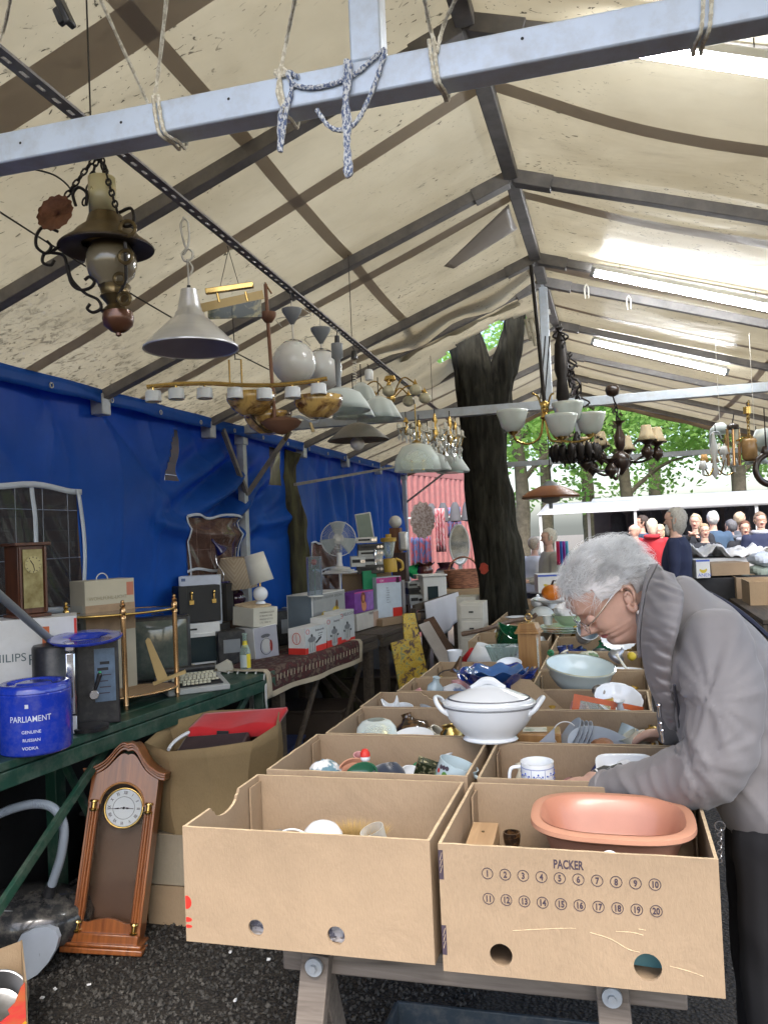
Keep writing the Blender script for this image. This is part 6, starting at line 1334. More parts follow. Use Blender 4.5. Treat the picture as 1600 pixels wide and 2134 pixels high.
def floor_things():
 a=carton('lowest brown carton on the ground behind the pendulum clock',-1.98,-1.52,3.16,3.52,h=.16,z=.0,mat=CARD2,name='stacked_carton',group='cartons stacked on the gravel')
 g=MB();g.box((0,0,.155),(.45,.35,.006));g.build('top_panel',CARD2,a)
 a=carton('pale brown carton in the middle of the stack behind the clock',-2.0,-1.54,3.17,3.52,h=.21,z=.165,mat=cardboard('cardboard_grey',(.34,.29,.21)),name='stacked_carton',group='cartons stacked on the gravel',rz=.02)
 g=MB();g.box((0,0,.205),(.45,.34,.006));g.build('top_panel',MATS['cardboard_grey'],a)
 text('5 kg - 25',.022,INK,a,frame((.05,-.1785,.05),(1,0,0),(0,0,1)),ext=.0003)
 q=on(420,1570,Y=3.30);t=thing('bulging_carton','worn bulging open carton filled with cloth and albums, on top of the stack','box',(-1.74,3.36,.378));H=.40
 ring=[(-.27,-.16),(-.12,-.22),(.08,-.23),(.24,-.16),(.29,.0),(.25,.17),(.06,.23),(-.14,.22),(-.28,.10)]
 hz=[.37,.35,.375,.39,.42,.45,.44,.43,.40];n=len(ring)
 g=MB();vs=[]
 for s in range(0,9):
  for i,(x,y)in enumerate(ring):
   k=s/8;f=.86+.14*k+.03*sin(k*5+i);vs.append(Vector((x*f+.006*sin(i*2.1+k*7),y*f,hz[i]*k)))
 g.add(vs,[(s*n+i,s*n+(i+1)%n,(s+1)*n+(i+1)%n,(s+1)*n+i)for s in range(8)for i in range(n)]+[tuple(range(n))[::-1]])
 g.build('walls',CARD3,t,solid=.006,smooth=14)
 b=thing('red_cloth','folded red cloth with a dark label, at the back of the bulging carton','cloth',(-1.70,3.45,.378))
 g=MB();g.sheet(lambda u,v:Vector((-.19+.42*u,-.07+.16*v,.375+.05*v+.035*u+.012*sin(u*9+1)*(1-v)-(.05 if v<.01 else 0))),24,10);g.build('cloth',M('red_wool',(.48,.015,.02),.9,var=.15,sheen=.2,bump=.2),b,solid=.02,smooth=60)
 g=MB();g.box((-.01,-.075,.372),(.055,.006,.03));o=g.build('label',BLACKM,b);o.location=(0,-.004,0)
 b=thing('photo_album','dark brown leather album lying on top in the bulging carton','album',(-1.72,3.28,.70),rot=(.38,-.08,.05))
 g=MB();g.box((0,0,0),(.30,.18,.05));g.build('cover',M('dark_leather',(.045,.028,.03),.5,var=.3,bump=.3),b,bev=.008);g=MB();g.box((-.02,-.002,0),(.27,.18,.036));g.build('pages',M('page_edge',(.25,.22,.17),.8),b)
 g=MB();g.torus((0,0,0),.17,.008,36,6,a0=.8,a1=3.4);o=g.build('white_hoop',CHINA);o.location=(-1.75,3.30,.72);o.rotation_euler=(.3,0,0);tag(o,'rim of a white basin around the dark album','basin')
 g=MB();g.sheet(lambda u,v:Vector((-.20+.40*u,-.14+.28*v,.30+.02*noise.noise((u*5,v*5,2)))),10,8);g.build('dark_filling',M('dark_cloth',(.03,.028,.025),.9),t,solid=.01)
floor_things()
def pendulum_clock():
 base=Vector((-2.03,2.93,.0));t=thing('pendulum_clock','reddish wooden pendulum wall clock with a white roman dial, leaning on the cartons','clock',base,rot=(-.20,.115,.30))
 w,H,d=.235,.70,.105
 inner=M('clock_back_wood',(.11,.055,.03),.45,var=.12,scale=6)
 for s,nm in ((-1,'side'),(1,'side')):
  g=MB();g.box((s*(w/2+.011),0,.06+(H-.10)/2),(.014,d,H-.10));g.build('side_panel',OAK,t,bev=.002)
 g=MB();g.box((0,d/2-.004,H/2+.03),(w+.006,.008,H-.05));g.build('back_panel',inner,t)
 g=MB();g.box((0,-.004,.045),(w+.03,d+.02,.05));g.build('plinth',OAK,t,bev=.004)
 g=MB();g.box((0,-.008,.012),(w+.085,d+.055,.022));g.box((0,-.008,.03),(w+.065,d+.04,.014));g.build('foot_moulding',OAK,t,bev=.005,seg=3)
 def crown(x,k=1.0):
  a=abs(x)/(w/2+.04);return .105*(cos(min(1,a*1.06)*pi)*.5+.5)**1.05+.012*sin(a*9.4)*(1-a)
 N=44;X=[-(w/2+.045)+(w+.09)*i/N for i in range(N+1)]
 op=[(cos(a)*(w/2-.028),sin(a)*(w/2-.030)+H-.150)for a in [pi*i/24 for i in range(25)]]
 poly=[(w/2+.018,H-.15),(w/2+.018,H-.045)]+[(x,H-.045+crown(x)*.88)for x in reversed(X)if abs(x)<w/2+.018]+[(-w/2-.018,H-.045),(-w/2-.018,H-.15)]+op[::-1]
 g=MB();g.prism(poly,.020,T=frame((0,-d/2+.018,0),(1,0,0),(0,0,1)));g.build('pediment',OAK,t,bev=.002)
 for k,(dz,dy,th)in enumerate(((.0,0,.014),(.013,.014,.011),(.023,.024,.010))):
  g=MB();vs=[]
  for x in X:
   z=H-.045+crown(x)+dz;e=1+dz*1.2
   vs+=[Vector((x*e,-d/2-dy-.008,z)),Vector((x*e,d/2,z)),Vector((x*e,d/2,z+th)),Vector((x*e,-d/2-dy-.008,z+th))]
  n=len(X);g.add(vs,[(4*i+a,4*i+(a+1)%4,4*i+4+(a+1)%4,4*i+4+a)for i in range(n-1)for a in range(4)]+[(0,3,2,1),(4*n-4,4*n-3,4*n-2,4*n-1)]);g.build('cornice',OAK,t,bev=.003)
 g=MB();g.torus((0,-d/2-.004,H-.150),w/2-.030,.0045,40,6,'Y',a0=0,a1=pi);g.build('arch_moulding',M('light_edge_wood',(.42,.20,.07),.35),t,smooth=60)
 for s in (-1,1):
  for k in range(3):
   g=MB();g.tube([(s*(w/2-.018+k*.011),-d/2-.001+abs(k-1)*.003,.115),(s*(w/2-.018+k*.011),-d/2-.001+abs(k-1)*.003,H-.175)],.0062,10);g.build('reed',OAK,t,smooth=60)
  for z in (.092,H-.155):
   g=MB();g.lathe([(.014,-.022),(.0165,-.018),(.0165,-.013),(.010,-.010),(.010,.010),(.0165,.013),(.0165,.018),(.014,.022),(0,.022)],18,c=(s*(w/2-.007),-d/2-.006,z));g.build('brass_cap',BRASS,t,smooth=40)
  g=MB();g.box((s*(w/2-.007),-d/2+.012,H/2-.03),(.036,.016,H-.20));g.build('stile',OAK,t)
 g=MB();g.prism([(-w/2+.01,.07),(w/2-.01,.07),(w/2-.01,.112)]+[(x,.112+.012*cos(x/(w/2)*pi)*(1 if abs(x)<w/3 else .6))for x in [w/2-.03-i*(w-.06)/16 for i in range(17)]]+[(-w/2+.01,.112)],.016,T=frame((0,-d/2+.018,0),(1,0,0),(0,0,1)));g.build('door_rail',OAK,t,bev=.001)
 g=MB();g.box((0,-d/2+.010,H/2+.0),(w-.03,.0022,H-.19));g.build('door_glass',glass('door_pane',(.96,.95,.94),.02,mixin=.10),t);MATS['door_pane'].node_tree.nodes['Principled BSDF'].inputs['Base Color'].default_value=(.02,.015,.01,1)
 cz=H-.165;dial=MB();dial.tube([(0,-.004,cz),(0,-.012,cz)],.076,48);do=dial.build('dial',M('dial_white',(.74,.79,.84),.4,var=.03),t)
 g=MB();g.torus((0,-.013,cz),.0775,.005,50,10,'Y');g.build('brass_bezel',BRASS,t,smooth=60)
 g=MB();g.torus((0,-.0135,cz),.044,.0011,40,5,'Y');g.build('inner_ring',M('grey_ring',(.18,.19,.2),.4,.5),do,smooth=60)
 for k,s in enumerate(('XII','I','II','III','IIII','V','VI','VII','VIII','IX','X','XI')):
  a=k*pi/6;R=Matrix.Rotation(a,4,'Y');T=Matrix.Translation((0,-.0125,cz))@R@frame((0,0,.0535),(1,0,0),(0,0,1));o=text(s,.0175,INK,do,T,align='CENTER',sx=.72,name='numeral',bold=.0003)
 for a,L,w_ in ((radians(91),.040,.004),(radians(-97),.066,.003)):
  g=MB();d_=Vector((sin(a),0,cos(a)));c0=Vector((0,-.0155,cz));g.bar(c0-d_*.012,c0+d_*L,w_*.5,w_*.6);g.tube([c0+d_*L*.3+Vector((0,-.001,0)),c0+d_*L*.55+Vector((0,-.001,0))],[w_,w_*.5],8);g.build('hand',INK,do)
 g=MB();g.tube([(0,-.012,cz),(0,-.018,cz)],.005,12);g.build('hub',BLACKM,do)
pendulum_clock()
def vacuum():
 t=thing('vacuum_cleaner','black and silver vacuum cleaner with an arched grey hose on the gravel','vacuum cleaner',(-2.36,2.88,0),rz=.25)
 g=MB();g.lathe([(0,.03),(.15,.03),(.19,.06),(.20,.13),(.185,.18),(.13,.215),(.06,.228),(0,.23)],48,sx=1.25,sy=.95,wav=lambda r,z,a,j:(r*(1+.05*cos(a)+.03*cos(2*a)),z));g.build('body',M('dusty_black_plastic',(.025,.026,.028),.22,coat=.5,dust=.35,var=.3),t,smooth=60)
 g=MB();g.lathe([(.135,.212),(.150,.205),(.148,.198)],40,sx=1.2,sy=.9);g.build('lid_seam',GREYP,t,smooth=60)
 for s in (-1,1):g=MB();g.tube([(-.12,s*.16,.075),(-.12,s*.195,.075)],.07,24);g.build('wheel',BLACKP,t,bev=.006)
 g=MB();Ri=Matrix.Rotation(-.25,3,'Z');Q_=[Ri@(on(a_,b_,Y=2.66)-Vector(t.location))for a_,b_ in ((22,1990),(45,1948),(72,1936),(98,1933),(116,1940),(122,1956),(116,1980),(100,2008),(78,2032),(55,2046),(40,2040))];m_=len(Q_);g.add(Q_+[v_+Ri@Vector((-.004,.022,0))for v_ in Q_],[tuple(range(m_))[::-1],tuple(range(m_,2*m_))]+[(i,(i+1)%m_,(i+1)%m_+m_,i+m_)for i in range(m_)]);g.build('silver_side_panel',M('silver_plastic',(.42,.47,.54),.3,.2,.06),t)
 hose=MB();a=Vector((.215,-.02,.20));c=t.location
 Rz=Matrix.Rotation(-.25,3,'Z')
 P=[on(108,1845,Y=2.86),on(128,1780,Y=2.84),on(132,1720,Y=2.82),on(110,1684,Y=2.8),on(70,1676,Y=2.78),on(20,1688,Y=2.75),on(-30,1710,Y=2.7)]
 P=[Rz@(q-Vector(c))for q in P];S=spline(P,26);hose.tube(S,[.0185 if i%2 else .0165 for i in range(len(S))],14);hose.build('hose',M('grey_hose',(.33,.38,.44),.4,var=.05),t,smooth=60)
 g=MB();g.tube([P[0]+(P[0]-P[1]).normalized()*.07,P[0]],[.026,.020],14);g.build('hose_socket',BLACKP,t,smooth=60)
vacuum()
def red_box():
 q=on(50,1985,Y=2.2);t=thing('printed_carton','torn red and yellow printed carton in the bottom left corner','box',(q.x,2.2,0),rz=.72);H=q.z-.09
 rm=two_tone('red_stripe_print',(.50,.035,.03),(.42,.10,.03),5,.45,.6,rough=.5,stretch=(1,1,3));w=.26
 g=MB();g.prism([(-w,0),(0,0),(0,H),(-.012,H-.012),(-.03,H-.055),(-.05,H-.07),(-.045,H-.085),(-.07,H-.10),(-.10,H-.085),(-w,H-.05)],.005,T=frame((0,0,0),(1,0,0),(0,0,1)));g.build('front_panel',rm,t)
 g=MB();g.prism([(0,0),(.30,0),(.30,H+.0),(0,H)],.005,T=frame((0,.004,0),(0,1,0),(0,0,1)));g.build('side_panel',CARD2,t)
 g=MB();g.prism([(0,0),(.30,0),(.30,H-.04),(0,H-.05)],.005,T=frame((-w,.004,0),(0,1,0),(0,0,1)));g.build('side_panel',rm,t)
 g=MB();g.prism([(-w,0),(0,0),(0,H),(-w,H-.04)],.005,T=frame((0,.30,0),(1,0,0),(0,0,1)));g.build('back_panel',CARD2,t)
 g=MB();g.bar((-.10,-.0062,.02),(0,-.0062,.10),.03,.0016,up=(0,1,0));g.build('blue_stripe',M('blue_stripe',(.06,.07,.30),.5),t)
 g=MB();g.bar((-.12,-.0062,.06),(0,-.0062,.155),.008,.0016,up=(0,1,0));g.build('yellow_stripe',M('yellow_stripe',(.55,.30,.02),.5),t)
 text('PREM',.042,M('yellow_stripe'),t,frame((-.012,-.0058,.150),(-1,0,-.25),(.25,0,-1)),ext=.0004)
 k=thing('steel_pan','worn steel pan sticking out of the red carton','pan',(-.20+q.x,2.30,H-.18),rot=(.4,.5,0));g=MB();pr=[(.07,0),(.085,.01),(.09,.10),(.094,.102)];g.lathe([(0,0)]+shell(pr,.003)+[(0,.003)],36);g.build('pan',M('worn_steel',(.25,.25,.25),.3,.9,.3),k,smooth=60);g=MB();g.bar((.09,0,.08),(.2,0,.1),.02,.012);g.build('handle',BLACKP,k,bev=.003)
red_box()
# ------------------------------------------------------------------ hanging lamps
class Lamp:
 """A lamp measured against the survey: local x runs to the right, z up, origin at its hook."""
 def __init__(s,name,label,cx,y0,Y,cat='lamp',group='second-hand lamps hung under the canvas',hook=None):
  s.o=on(cx,y0,Y=Y);s.s=mpp(s.o);s.cx,s.y0=cx,y0;s.t=thing(name,label,cat,s.o,rz=YAW,group=group)
  if hook:s.tube([(hook[0],hook[1]),(cx,y0)],1.2,CORDD,'suspension')
 def p(s,x,y,d=0):return Vector(((x-s.cx)*s.s,d*s.s,(s.y0-y)*s.s))
 def lathe(s,x,prof,mat,name='body',n=32,d=0,wav=None,solid=0,sx=1,sy=1,rot=None,sm=60):
  g=MB();g.lathe([(r*s.s,-(y)*s.s)for r,y in prof],n,wav=wav,sx=sx,sy=sy)
  o=g.build(name,mat,s.t,smooth=sm,solid=solid);o.location=s.p(x,s.y0,d);
  o.location.z=s.y0*s.s
  if rot:o.rotation_euler=rot
  return o
 def tube(s,P,r,mat,name='arm',n=6,k=5):
  g=MB();Q=[s.p(*q)for q in P];g.tube(spline(Q,k)if len(Q)>2 else Q,r*s.s,n);return g.build(name,mat,s.t,smooth=60)
 def ball(s,x,y,r,mat,name='globe',sz=1,d=0):g=MB();g.ball(s.p(x,y,d),r*s.s,22,sz=sz);return g.build(name,mat,s.t,smooth=60)
 def chain(s,a,b,mat,link=8,name='chain'):
  A,B_=s.p(*a),s.p(*b);n=max(2,int((B_-A).length/(link*.72*s.s)));g=MB();d=(B_-A).normalized()
  for i in range(n):
   c=A.lerp(B_,(i+.5)/n);x=d.cross(Vector((0,1,0)if i%2 else (1,.3,0))).normalized();r1,r2=link*.5*s.s,link*.26*s.s
   g.tube([c+d*cos(q)*r1+x*sin(q)*r2 for q in [2*pi*k/10 for k in range(11)]],link*.11*s.s,5,cap=False)
  return g.build(name,mat,s.t,smooth=60)
IRON=M('wrought_iron',(.03,.026,.024),.5,.6,.3,20,bump=.2)
def zoff(prof,y0):return prof
L=Lamp('oil_lamp_chandelier','big rustic brass oil lamp style chandelier with scrolled arms hanging by chains',205,318,1.66)
AMBER=M('amber_glass_chimney',(.60,.50,.26),.3,trans=.3,sss=.1);OPAL=M('smoky_opal_glass',(.17,.14,.09),.18,coat=.5,var=.25,scale=5)
L.lathe(210,[(26,372),(26,452)],AMBER,'chimney',solid=.002)
L.lathe(215,[(30,448),(34,452),(40,470),(60,486),(70,498),(92,514),(97,520),(94,520),(70,506),(34,480)],BRASSD,'shade_crown',44)
L.lathe(215,[(96,518),(96,522),(52,514),(50,510)],M('dark_shade_inside',(.05,.035,.025),.5,.5),'shade_brim',44)
L.lathe(224,[(40,512),(50,535),(52,555),(45,578),(31,592),(28,600)],OPAL,'globe',36)
L.lathe(230,[(28,596),(32,600),(30,606),(27,618),(31,622),(22,632),(16,640),(26,650),(30,654),(22,660)],BRASSD,'burner',36,wav=lambda r,z,a,j:(r*(1+.03*sin(20*a)),z))
L.lathe(234,[(30,654),(32,668),(29,682),(16,694),(6,698),(6,703),(0,706)],M('copper_wood',(.10,.04,.02),.3,.4,coat=.3),'font',32)
g=MB();c=L.p(133,464,-46);g.lathe([(0,0),(14*L.s,.002),(34*L.s,.004),(40*L.s,.010)],48,wav=lambda r,z,a,j:(r*(1+(.05*sin(14*a)if j>2 else 0)),z));o=g.build('reflector',M('rusty_copper',(.16,.07,.04),.5,.6,.5,25,bump=.4),L.t,smooth=40,solid=.002);o.location=c;o.rotation_euler=(1.35,0,-.2)
for P in ([(130,495,-40),(100,480,-30),(84,495,-30),(82,520,-30),(100,535,-30),(112,522,-30),(104,510,-30)],[(140,505,-20),(112,530,-25),(95,535,-25),(92,552,-25),(108,558,-25),(116,548,-25)],[(108,532,-25),(135,540,-25),(142,570,-25),(150,600,-25),(168,612,-25),(188,608,-25),(196,596,-25),(186,586,-25),(176,592,-25)],[(142,560,-25),(150,590,-25),(175,618,-22),(200,632,-20),(206,650,-20),(190,658,-20),(178,650,-20),(184,640,-20)],[(262,470,-60),(285,462,-60),(292,480,-60),(285,496,-60),(272,498,-60),(266,488,-60)],[(272,530,-60),(270,560,-55),(268,600,-50),(250,630,-40),(243,640,-30)],[(165,440,-30),(160,415,-30),(172,402,-30),(188,415,-30),(186,440,-30)]):L.tube(P,3.4,IRON,'scroll_arm',6,6)
for c,r in (((280,505,-66),15),((272,560,-60),13),((262,640,-45),12),((255,600,-48),11)):g=MB();g.torus(L.p(*c),r*L.s,4*L.s,18,6,'Y');g.build('ring',BRASSD,L.t)
for a,b in (((205,318),(145,420,-30)),((206,318),(175,430,-10)),((208,318),(256,465,-50)),((206,318),(212,350,20))):L.chain(a,b,IRON,19)
L.tube([(65,345),(110,360),(140,385),(150,410)],2,CORDD,'cable')
for x in (195,210):L.tube([(x,288),(x,322)],2,IRON,'hook')
L=Lamp('pendant_lamp','large brushed aluminium cone pendant lamp hung by a knotted cord',385,448,1.98)
for P in ([(383,452),(376,470),(380,500),(386,518),(392,500),(391,465),(384,455)],[(386,518),(376,530),(382,545),(396,540),(398,526),(388,520),(380,532)],[(387,540),(388,570),(388,598)],[(390,545),(397,560),(391,575)]):L.tube(P,2.3,CORD,'cord')
L.tube([(388,596),(388,606)],4,BLACKP,'cord_grip',10)
L.lathe(388,[(4,604),(16,606),(22,640),(25,652),(29,655),(31,664),(38,668),(96,726),(97,730)],ALU,'shade',64,solid=.0015)
L.lathe(388,[(94,728),(36,671),(10,660)],M('lamp_inside',(.34,.33,.42),.6),'inside',48)
L=Lamp('picture_lamp','brass picture lamp bar with two mirrored pictures below it',476,520,2.15,hook=(474,512))
for x in (455,496):L.tube([(476,520),(x,600)],.8,CORDD,'cord')
g=MB();a,b=L.p(425,606),L.p(525,596);g.bar(a,b,12*L.s,12*L.s);g.build('brass_bar',BRASS,L.t,bev=.002)
for x in (449,508):L.tube([(x,610),(x+4,630)],3,BRASS,'strut')
g=MB();a,b=L.p(413,640),L.p(545,617);g.bar(a,b,3*L.s,18*L.s,up=(0,0,1));g.build('shade_panel',M('amber_panel',(.42,.30,.12),.35,.3),L.t)
for x0,x1,m_ in ((428,480,(.30,.27,.08)),(478,540,(.10,.10,.03))):
 g=MB();g.box(L.p((x0+x1)/2,646),((x1-x0)*L.s,.004,36*L.s));g.build('picture',two_tone('picture_glass_%d'%x0,(.05,.06,.03),(.45,.40,.18),14,.45,.6,rough=.2,dist=1),L.t)
L=Lamp('marbled_chandelier','brown chandelier with three amber marbled glass bowls on a long rusty rod',556,588,2.4)
L.tube([(552,588),(558,600),(565,612)],2,COPPER,'hook');L.tube([(553,592),(557,740),(562,900)],4,M('rust_brown',(.20,.10,.06),.6,.3),'rod',10)
L.lathe(556,[(3,648),(17,652),(16,660),(8,672),(0,672)],M('rust_brown'),'rose')
MARB=two_tone('marbled_amber_glass',(.13,.055,.02),(.62,.40,.12),13,.40,.55,rough=.2,coat=.5,dist=1.6,trans=.15)
for x,y,d in ((514,836,0),(653,848,0),(540,868,60)):L.lathe(x,[(50,y-16),(48,y-2),(38,y+14),(20,y+26),(0,y+30)],MARB,'glass_bowl',36,d=d,solid=.003)
L.lathe(575,[(6,870),(34,876),(42,882),(34,892),(10,906),(0,908)],M('rust_brown'),'hub');
for P in ([(575,885),(610,872),(640,885),(653,880)],[(575,890),(545,900),(520,875),(514,866)],[(590,900),(584,915),(580,920)],[(635,885),(640,905)]):L.tube(P,4,STEEL if P[0][0]==575 and P[1][0]==610 else BRASSD,'arm')
for x,y,r,hy,Y,lab in ((607,757,46,640,2.55,'front white globe pendant with a grey cone ceiling cap'),(667,772,42,680,2.75,'rear white globe pendant half behind the other globe')):
 L=Lamp('globe_lamp',lab,x,hy-15,Y,hook=(x-2,hy-30));L.lathe(x,[(21,hy+4),(20,hy+10),(4,hy+36),(0,hy+37)],GREYP,'cap');L.tube([(x,hy-14),(x,hy+8)],1.4,CORD,'cord');L.tube([(x,hy+34),(x,hy+75)],2,CORD,'stem');L.lathe(x,[(12,y-r-2),(20,y-r+3)],CHROME,'collar');L.ball(x,y,r,MILK)
 L.tube([(x+20,hy+2),(x+38,hy+20),(x-30,hy+22),(x-22,hy+40)],1,CORD,'cable')
L=Lamp('bar_chandelier','long curved brass bar lamp with seven small white cup shades',490,748,2.30,hook=(488,640))
g=MB();g.tube(spline([L.p(304,798),L.p(370,795),L.p(440,797),L.p(500,803),L.p(570,806),L.p(630,803),L.p(680,797)],6),3.6*L.s,8,flat=1.3);g.build('brass_bar',BRASS,L.t)
for x in (477,502):L.tube([(x,749),(x,800)],2,BRASS,'rod')
for x in (488,500):L.tube([(490,748),(x,749)],1,CORDD,'cord')
for x,y in ((317,799),(365,796),(424,797),(487,800),(548,804),(607,804),(661,799)):
 L.tube([(x,y),(x,y+9)],2.6,BRASS,'stem');L.lathe(x,[(14,y+9),(15,y+11),(16,y+30),(14,y+31)],M('milk_cup',(.60,.62,.64),.4,sss=.1),'cup_shade',24,solid=.0015)
L=Lamp('grey_pendant','grey pipe pendant with a black plug and a pale frosted glass shade',702,700,2.6,hook=(703,690))
L.lathe(702,[(0,698),(5,700),(6,715),(12,717)],BLACKP,'plug');L.lathe(701,[(12,716),(12,745),(6,750),(5,805),(9,815),(26,828)],GREYP,'tube',24)
L.lathe(705,[(20,812),(40,822),(56,846),(60,858)],MILKG,'shade',36,solid=.002)
L=Lamp('curly_cord_lamp','small black lamp holder dangling on a curly white cord',737,728,2.9,hook=(735,722));L.lathe(737,[(0,728),(6,732),(7,748),(0,750)],BLACKP,'holder')
g=MB();g.tube([L.p(737+4*cos(i*.9),752+i*.8,4*sin(i*.9))for i in range(60)],1*L.s,5);g.build('curly_cord',CORD,L.t)
L=Lamp('ceiling_cup','small white ceiling cup hanging right of the curly cord',768,768,3.1,hook=(766,758));L.lathe(768,[(7,770),(9,774),(8,792),(0,793)],WHITEP,'cup')
for x,y,r,d,lab in ((735,862,42,2.9,'pale frosted glass shade left in the frosted group'),(788,866,46,3.1,'wide frosted glass shade right in the frosted group'),(752,838,36,3.3,'upper frosted glass shade in the frosted group')):
 L=Lamp('frosted_shade',lab,x,y-42,d,hook=(x,y-80));L.lathe(x,[(6,y-40),(r*.6,y-28),(r*.9,y-2),(r,y+8)],MILKG,'shade',48,solid=.002,wav=lambda r_,z,a,j:(r_*(1+(.05*sin(10*a)if j>1 else 0)),z))
L=Lamp('wide_shade_lamp','wide shallow grey brown shade with a bare round bulb below it',745,880,3.2,hook=(746,850));L.lathe(745,[(8,882),(30,890),(64,918)],M('taupe_shade',(.22,.20,.17),.6),'shade',44,solid=.002);L.ball(743,924,15,MILK,'bulb')
L=Lamp('brass_chandelier','brass chandelier with six frosted yellowish globes',812,782,3.6,hook=(812,770))
L.lathe(812,[(10,784),(13,792),(6,796),(0,796)],BRASS,'rose');L.lathe(812,[(0,812),(7,822),(10,834),(3,842),(0,843)],BRASS,'hub');L.tube([(812,790),(812,830)],1.6,BRASS,'stem')
for x,y,d in ((755,820,0),(808,820,-30),(864,815,0),(850,833,30),(884,830,20),(780,830,40)):
 L.tube([(812,836),((812+x)/2,y-26,d/2),(x,y-14,d)],1.6,BRASS,'arm');L.ball(x,y,13,M('yellow_frost',(.46,.43,.30),.4,sss=.1),'globe',.9,d);L.lathe(x,[(0,y-24),(5,y-12)],BRASS,'cap',12,d=d)
L=Lamp('glass_dome_lamp','clear cut glass dome pendant with brass fittings',864,842,3.6,hook=(862,832));L.tube([(864,842),(864,925)],1.6,BRASS,'stem');L.lathe(864,[(8,924),(30,932),(44,955),(48,982)],GLASSC,'dome',40,solid=.003);L.lathe(864,[(0,915),(10,922),(8,930),(0,932)],BRASS,'cap')
for x in (852,876):L.lathe(x,[(0,958),(3,960),(3,980),(0,981)],BRASS,'candle',10)
def crystal_lamp(cx,y0,w,h,Y,lab):
 L=Lamp('crystal_chandelier',lab,cx,y0,Y,hook=(cx,y0-12));rnd=random.Random(cx)
 L.lathe(cx,[(2,y0),(6,y0+h*.2),(2,y0+h*.3),(7,y0+h*.5),(3,y0+h*.7),(0,y0+h*.75)],BRASS,'stem')
 for k in range(6):
  a=k*pi/3+.3;x,d=cx+cos(a)*w,sin(a)*w;L.tube([(cx,y0+h*.5),(cx+cos(a)*w*.6,y0+h*.72,d*.6),(x,y0+h*.45,d)],1.3,GLASSC if k%2 else BRASS,'arm');L.lathe(x,[(1,y0+h*.25),(2.5,y0+h*.27),(2.5,y0+h*.42),(7,y0+h*.45)],M('candle_white',(.6,.58,.5),.5),'candle',10,d=d)
 g=MB()
 for k in range(30):
  a=rnd.random()*7;r=w*rnd.uniform(.3,1.05);c=L.p(cx+cos(a)*r,y0+h*rnd.uniform(.5,1.0),sin(a)*r);q=L.s*2.6
  g.add([c+Vector(v)*q for v in ((1,0,0),(0,1,0),(-1,0,0),(0,-1,0),(0,0,2),(0,0,-3))],[(0,1,4),(1,2,4),(2,3,4),(3,0,4),(1,0,5),(2,1,5),(3,2,5),(0,3,5)])
 g.build('prisms',M('cut_crystal',(.62,.64,.62),.08,coat=.8),L.t,smooth=0)
crystal_lamp(905,862,26,80,3.9,'crystal chandelier hanging right of the cut glass dome');crystal_lamp(936,868,20,90,4.2,'smaller crystal chandelier next to the big tree')
for a_ in ((890,890,22,64,4.8,'crystal chandelier low between the glass dome and the tree'),(925,905,18,60,5.0,'small crystal chandelier low in the dense cluster'),(948,880,16,70,4.5,'narrow crystal chandelier touching the tree trunk'),(845,870,18,50,4.9,'crystal chandelier left behind the glass dome'),(1575,900,22,70,5.3,'crystal chandelier among the lamps at the far right'),(1512,905,18,70,5.6,'crystal chandelier behind the copper lantern')):crystal_lamp(*a_)
crystal_lamp(872,876,24,60,4.3,'crystal chandelier seen behind the cut glass dome')
for x,y,r,Y,lab in ((908,972,30,4.6,'frosted glass disc lamp below the crystal chandeliers'),(942,975,34,4.8,'frosted glass disc lamp touching the big tree')):
 L=Lamp('glass_disc_lamp',lab,x,y-30,Y,hook=(x,y-90));L.lathe(x,[(3,y-28),(r*.5,y-22),(r,y+6),(r*.96,y+10)],MILKG,'disc',36,solid=.002)
L=Lamp('bell_shade_chandelier','brass chandelier with four opal glass bell shades on a long dark rod',1110,548,4.6)
L.tube([(1106,552),(1114,700),(1120,845)],4.2,IRON,'rod',10);L.lathe(1120,[(5,838),(9,842),(8,852),(0,858),(5,862),(11,872),(4,878),(0,880)],BRASS,'hub')
for x,y,d,P in ((1052,874,0,[(1116,870),(1108,910),(1085,925),(1060,918),(1052,905)]),(1168,862,0,[(1124,872),(1135,905),(1160,912),(1168,892)]),(1218,884,20,[(1124,872),(1140,915),(1180,925),(1212,918),(1218,908)]),(1140,895,-60,[(1120,874),(1122,920,-30),(1138,930,-60)])):
 L.tube(P,2.6,BRASS,'arm');L.lathe(x,[(31,y-20),(31,y-14),(26,y),(22,y+14),(12,y+23),(8,y+24)],M('bell_glass',(.58,.64,.62),.2,coat=.4,sss=.05,var=.1),'glass_bell',32,d=d,solid=.003);L.lathe(x,[(13,y+21),(9,y+28),(0,y+33)],BRASS,'cup',16,d=d)
for P in ([(1118,872),(1108,830),(1095,820)],[(1122,872),(1132,830),(1140,822)]):L.tube(P,2.2,BRASS,'scroll')
for x in (1128,1137):g=MB();g.tube([on(x+8,700,Y=4.9),on(x-2,830,Y=4.9)],.004,5);tag(g.build('wire',IRON),'thin dark wire beside the lamp rod, %s one'%('left' if x<1130 else 'right'),'wire')
L=Lamp('wrought_iron_lamp','tall tangled black wrought iron lamp clump beside the hanging post',1168,678,5.0,hook=(1168,670));rnd=random.Random(8)
L.lathe(1165,[(0,680),(8,684),(4,692),(12,720),(15,770),(10,790),(14,830),(0,850)],IRON,'core')
for k in range(26):
 x,y=1160+rnd.uniform(0,16)+k*1.5,686+k*6;d=rnd.uniform(-14,14);L.tube([(x,y,d),(x+rnd.uniform(-14,18),y+12,d),(x+rnd.uniform(-12,12),y+26,-d)],2.2,IRON,'scroll',5,4)
L=Lamp('black_iron_chandelier','black leafy iron chandelier behind the bell shades',1200,880,5.2,hook=(1196,840))
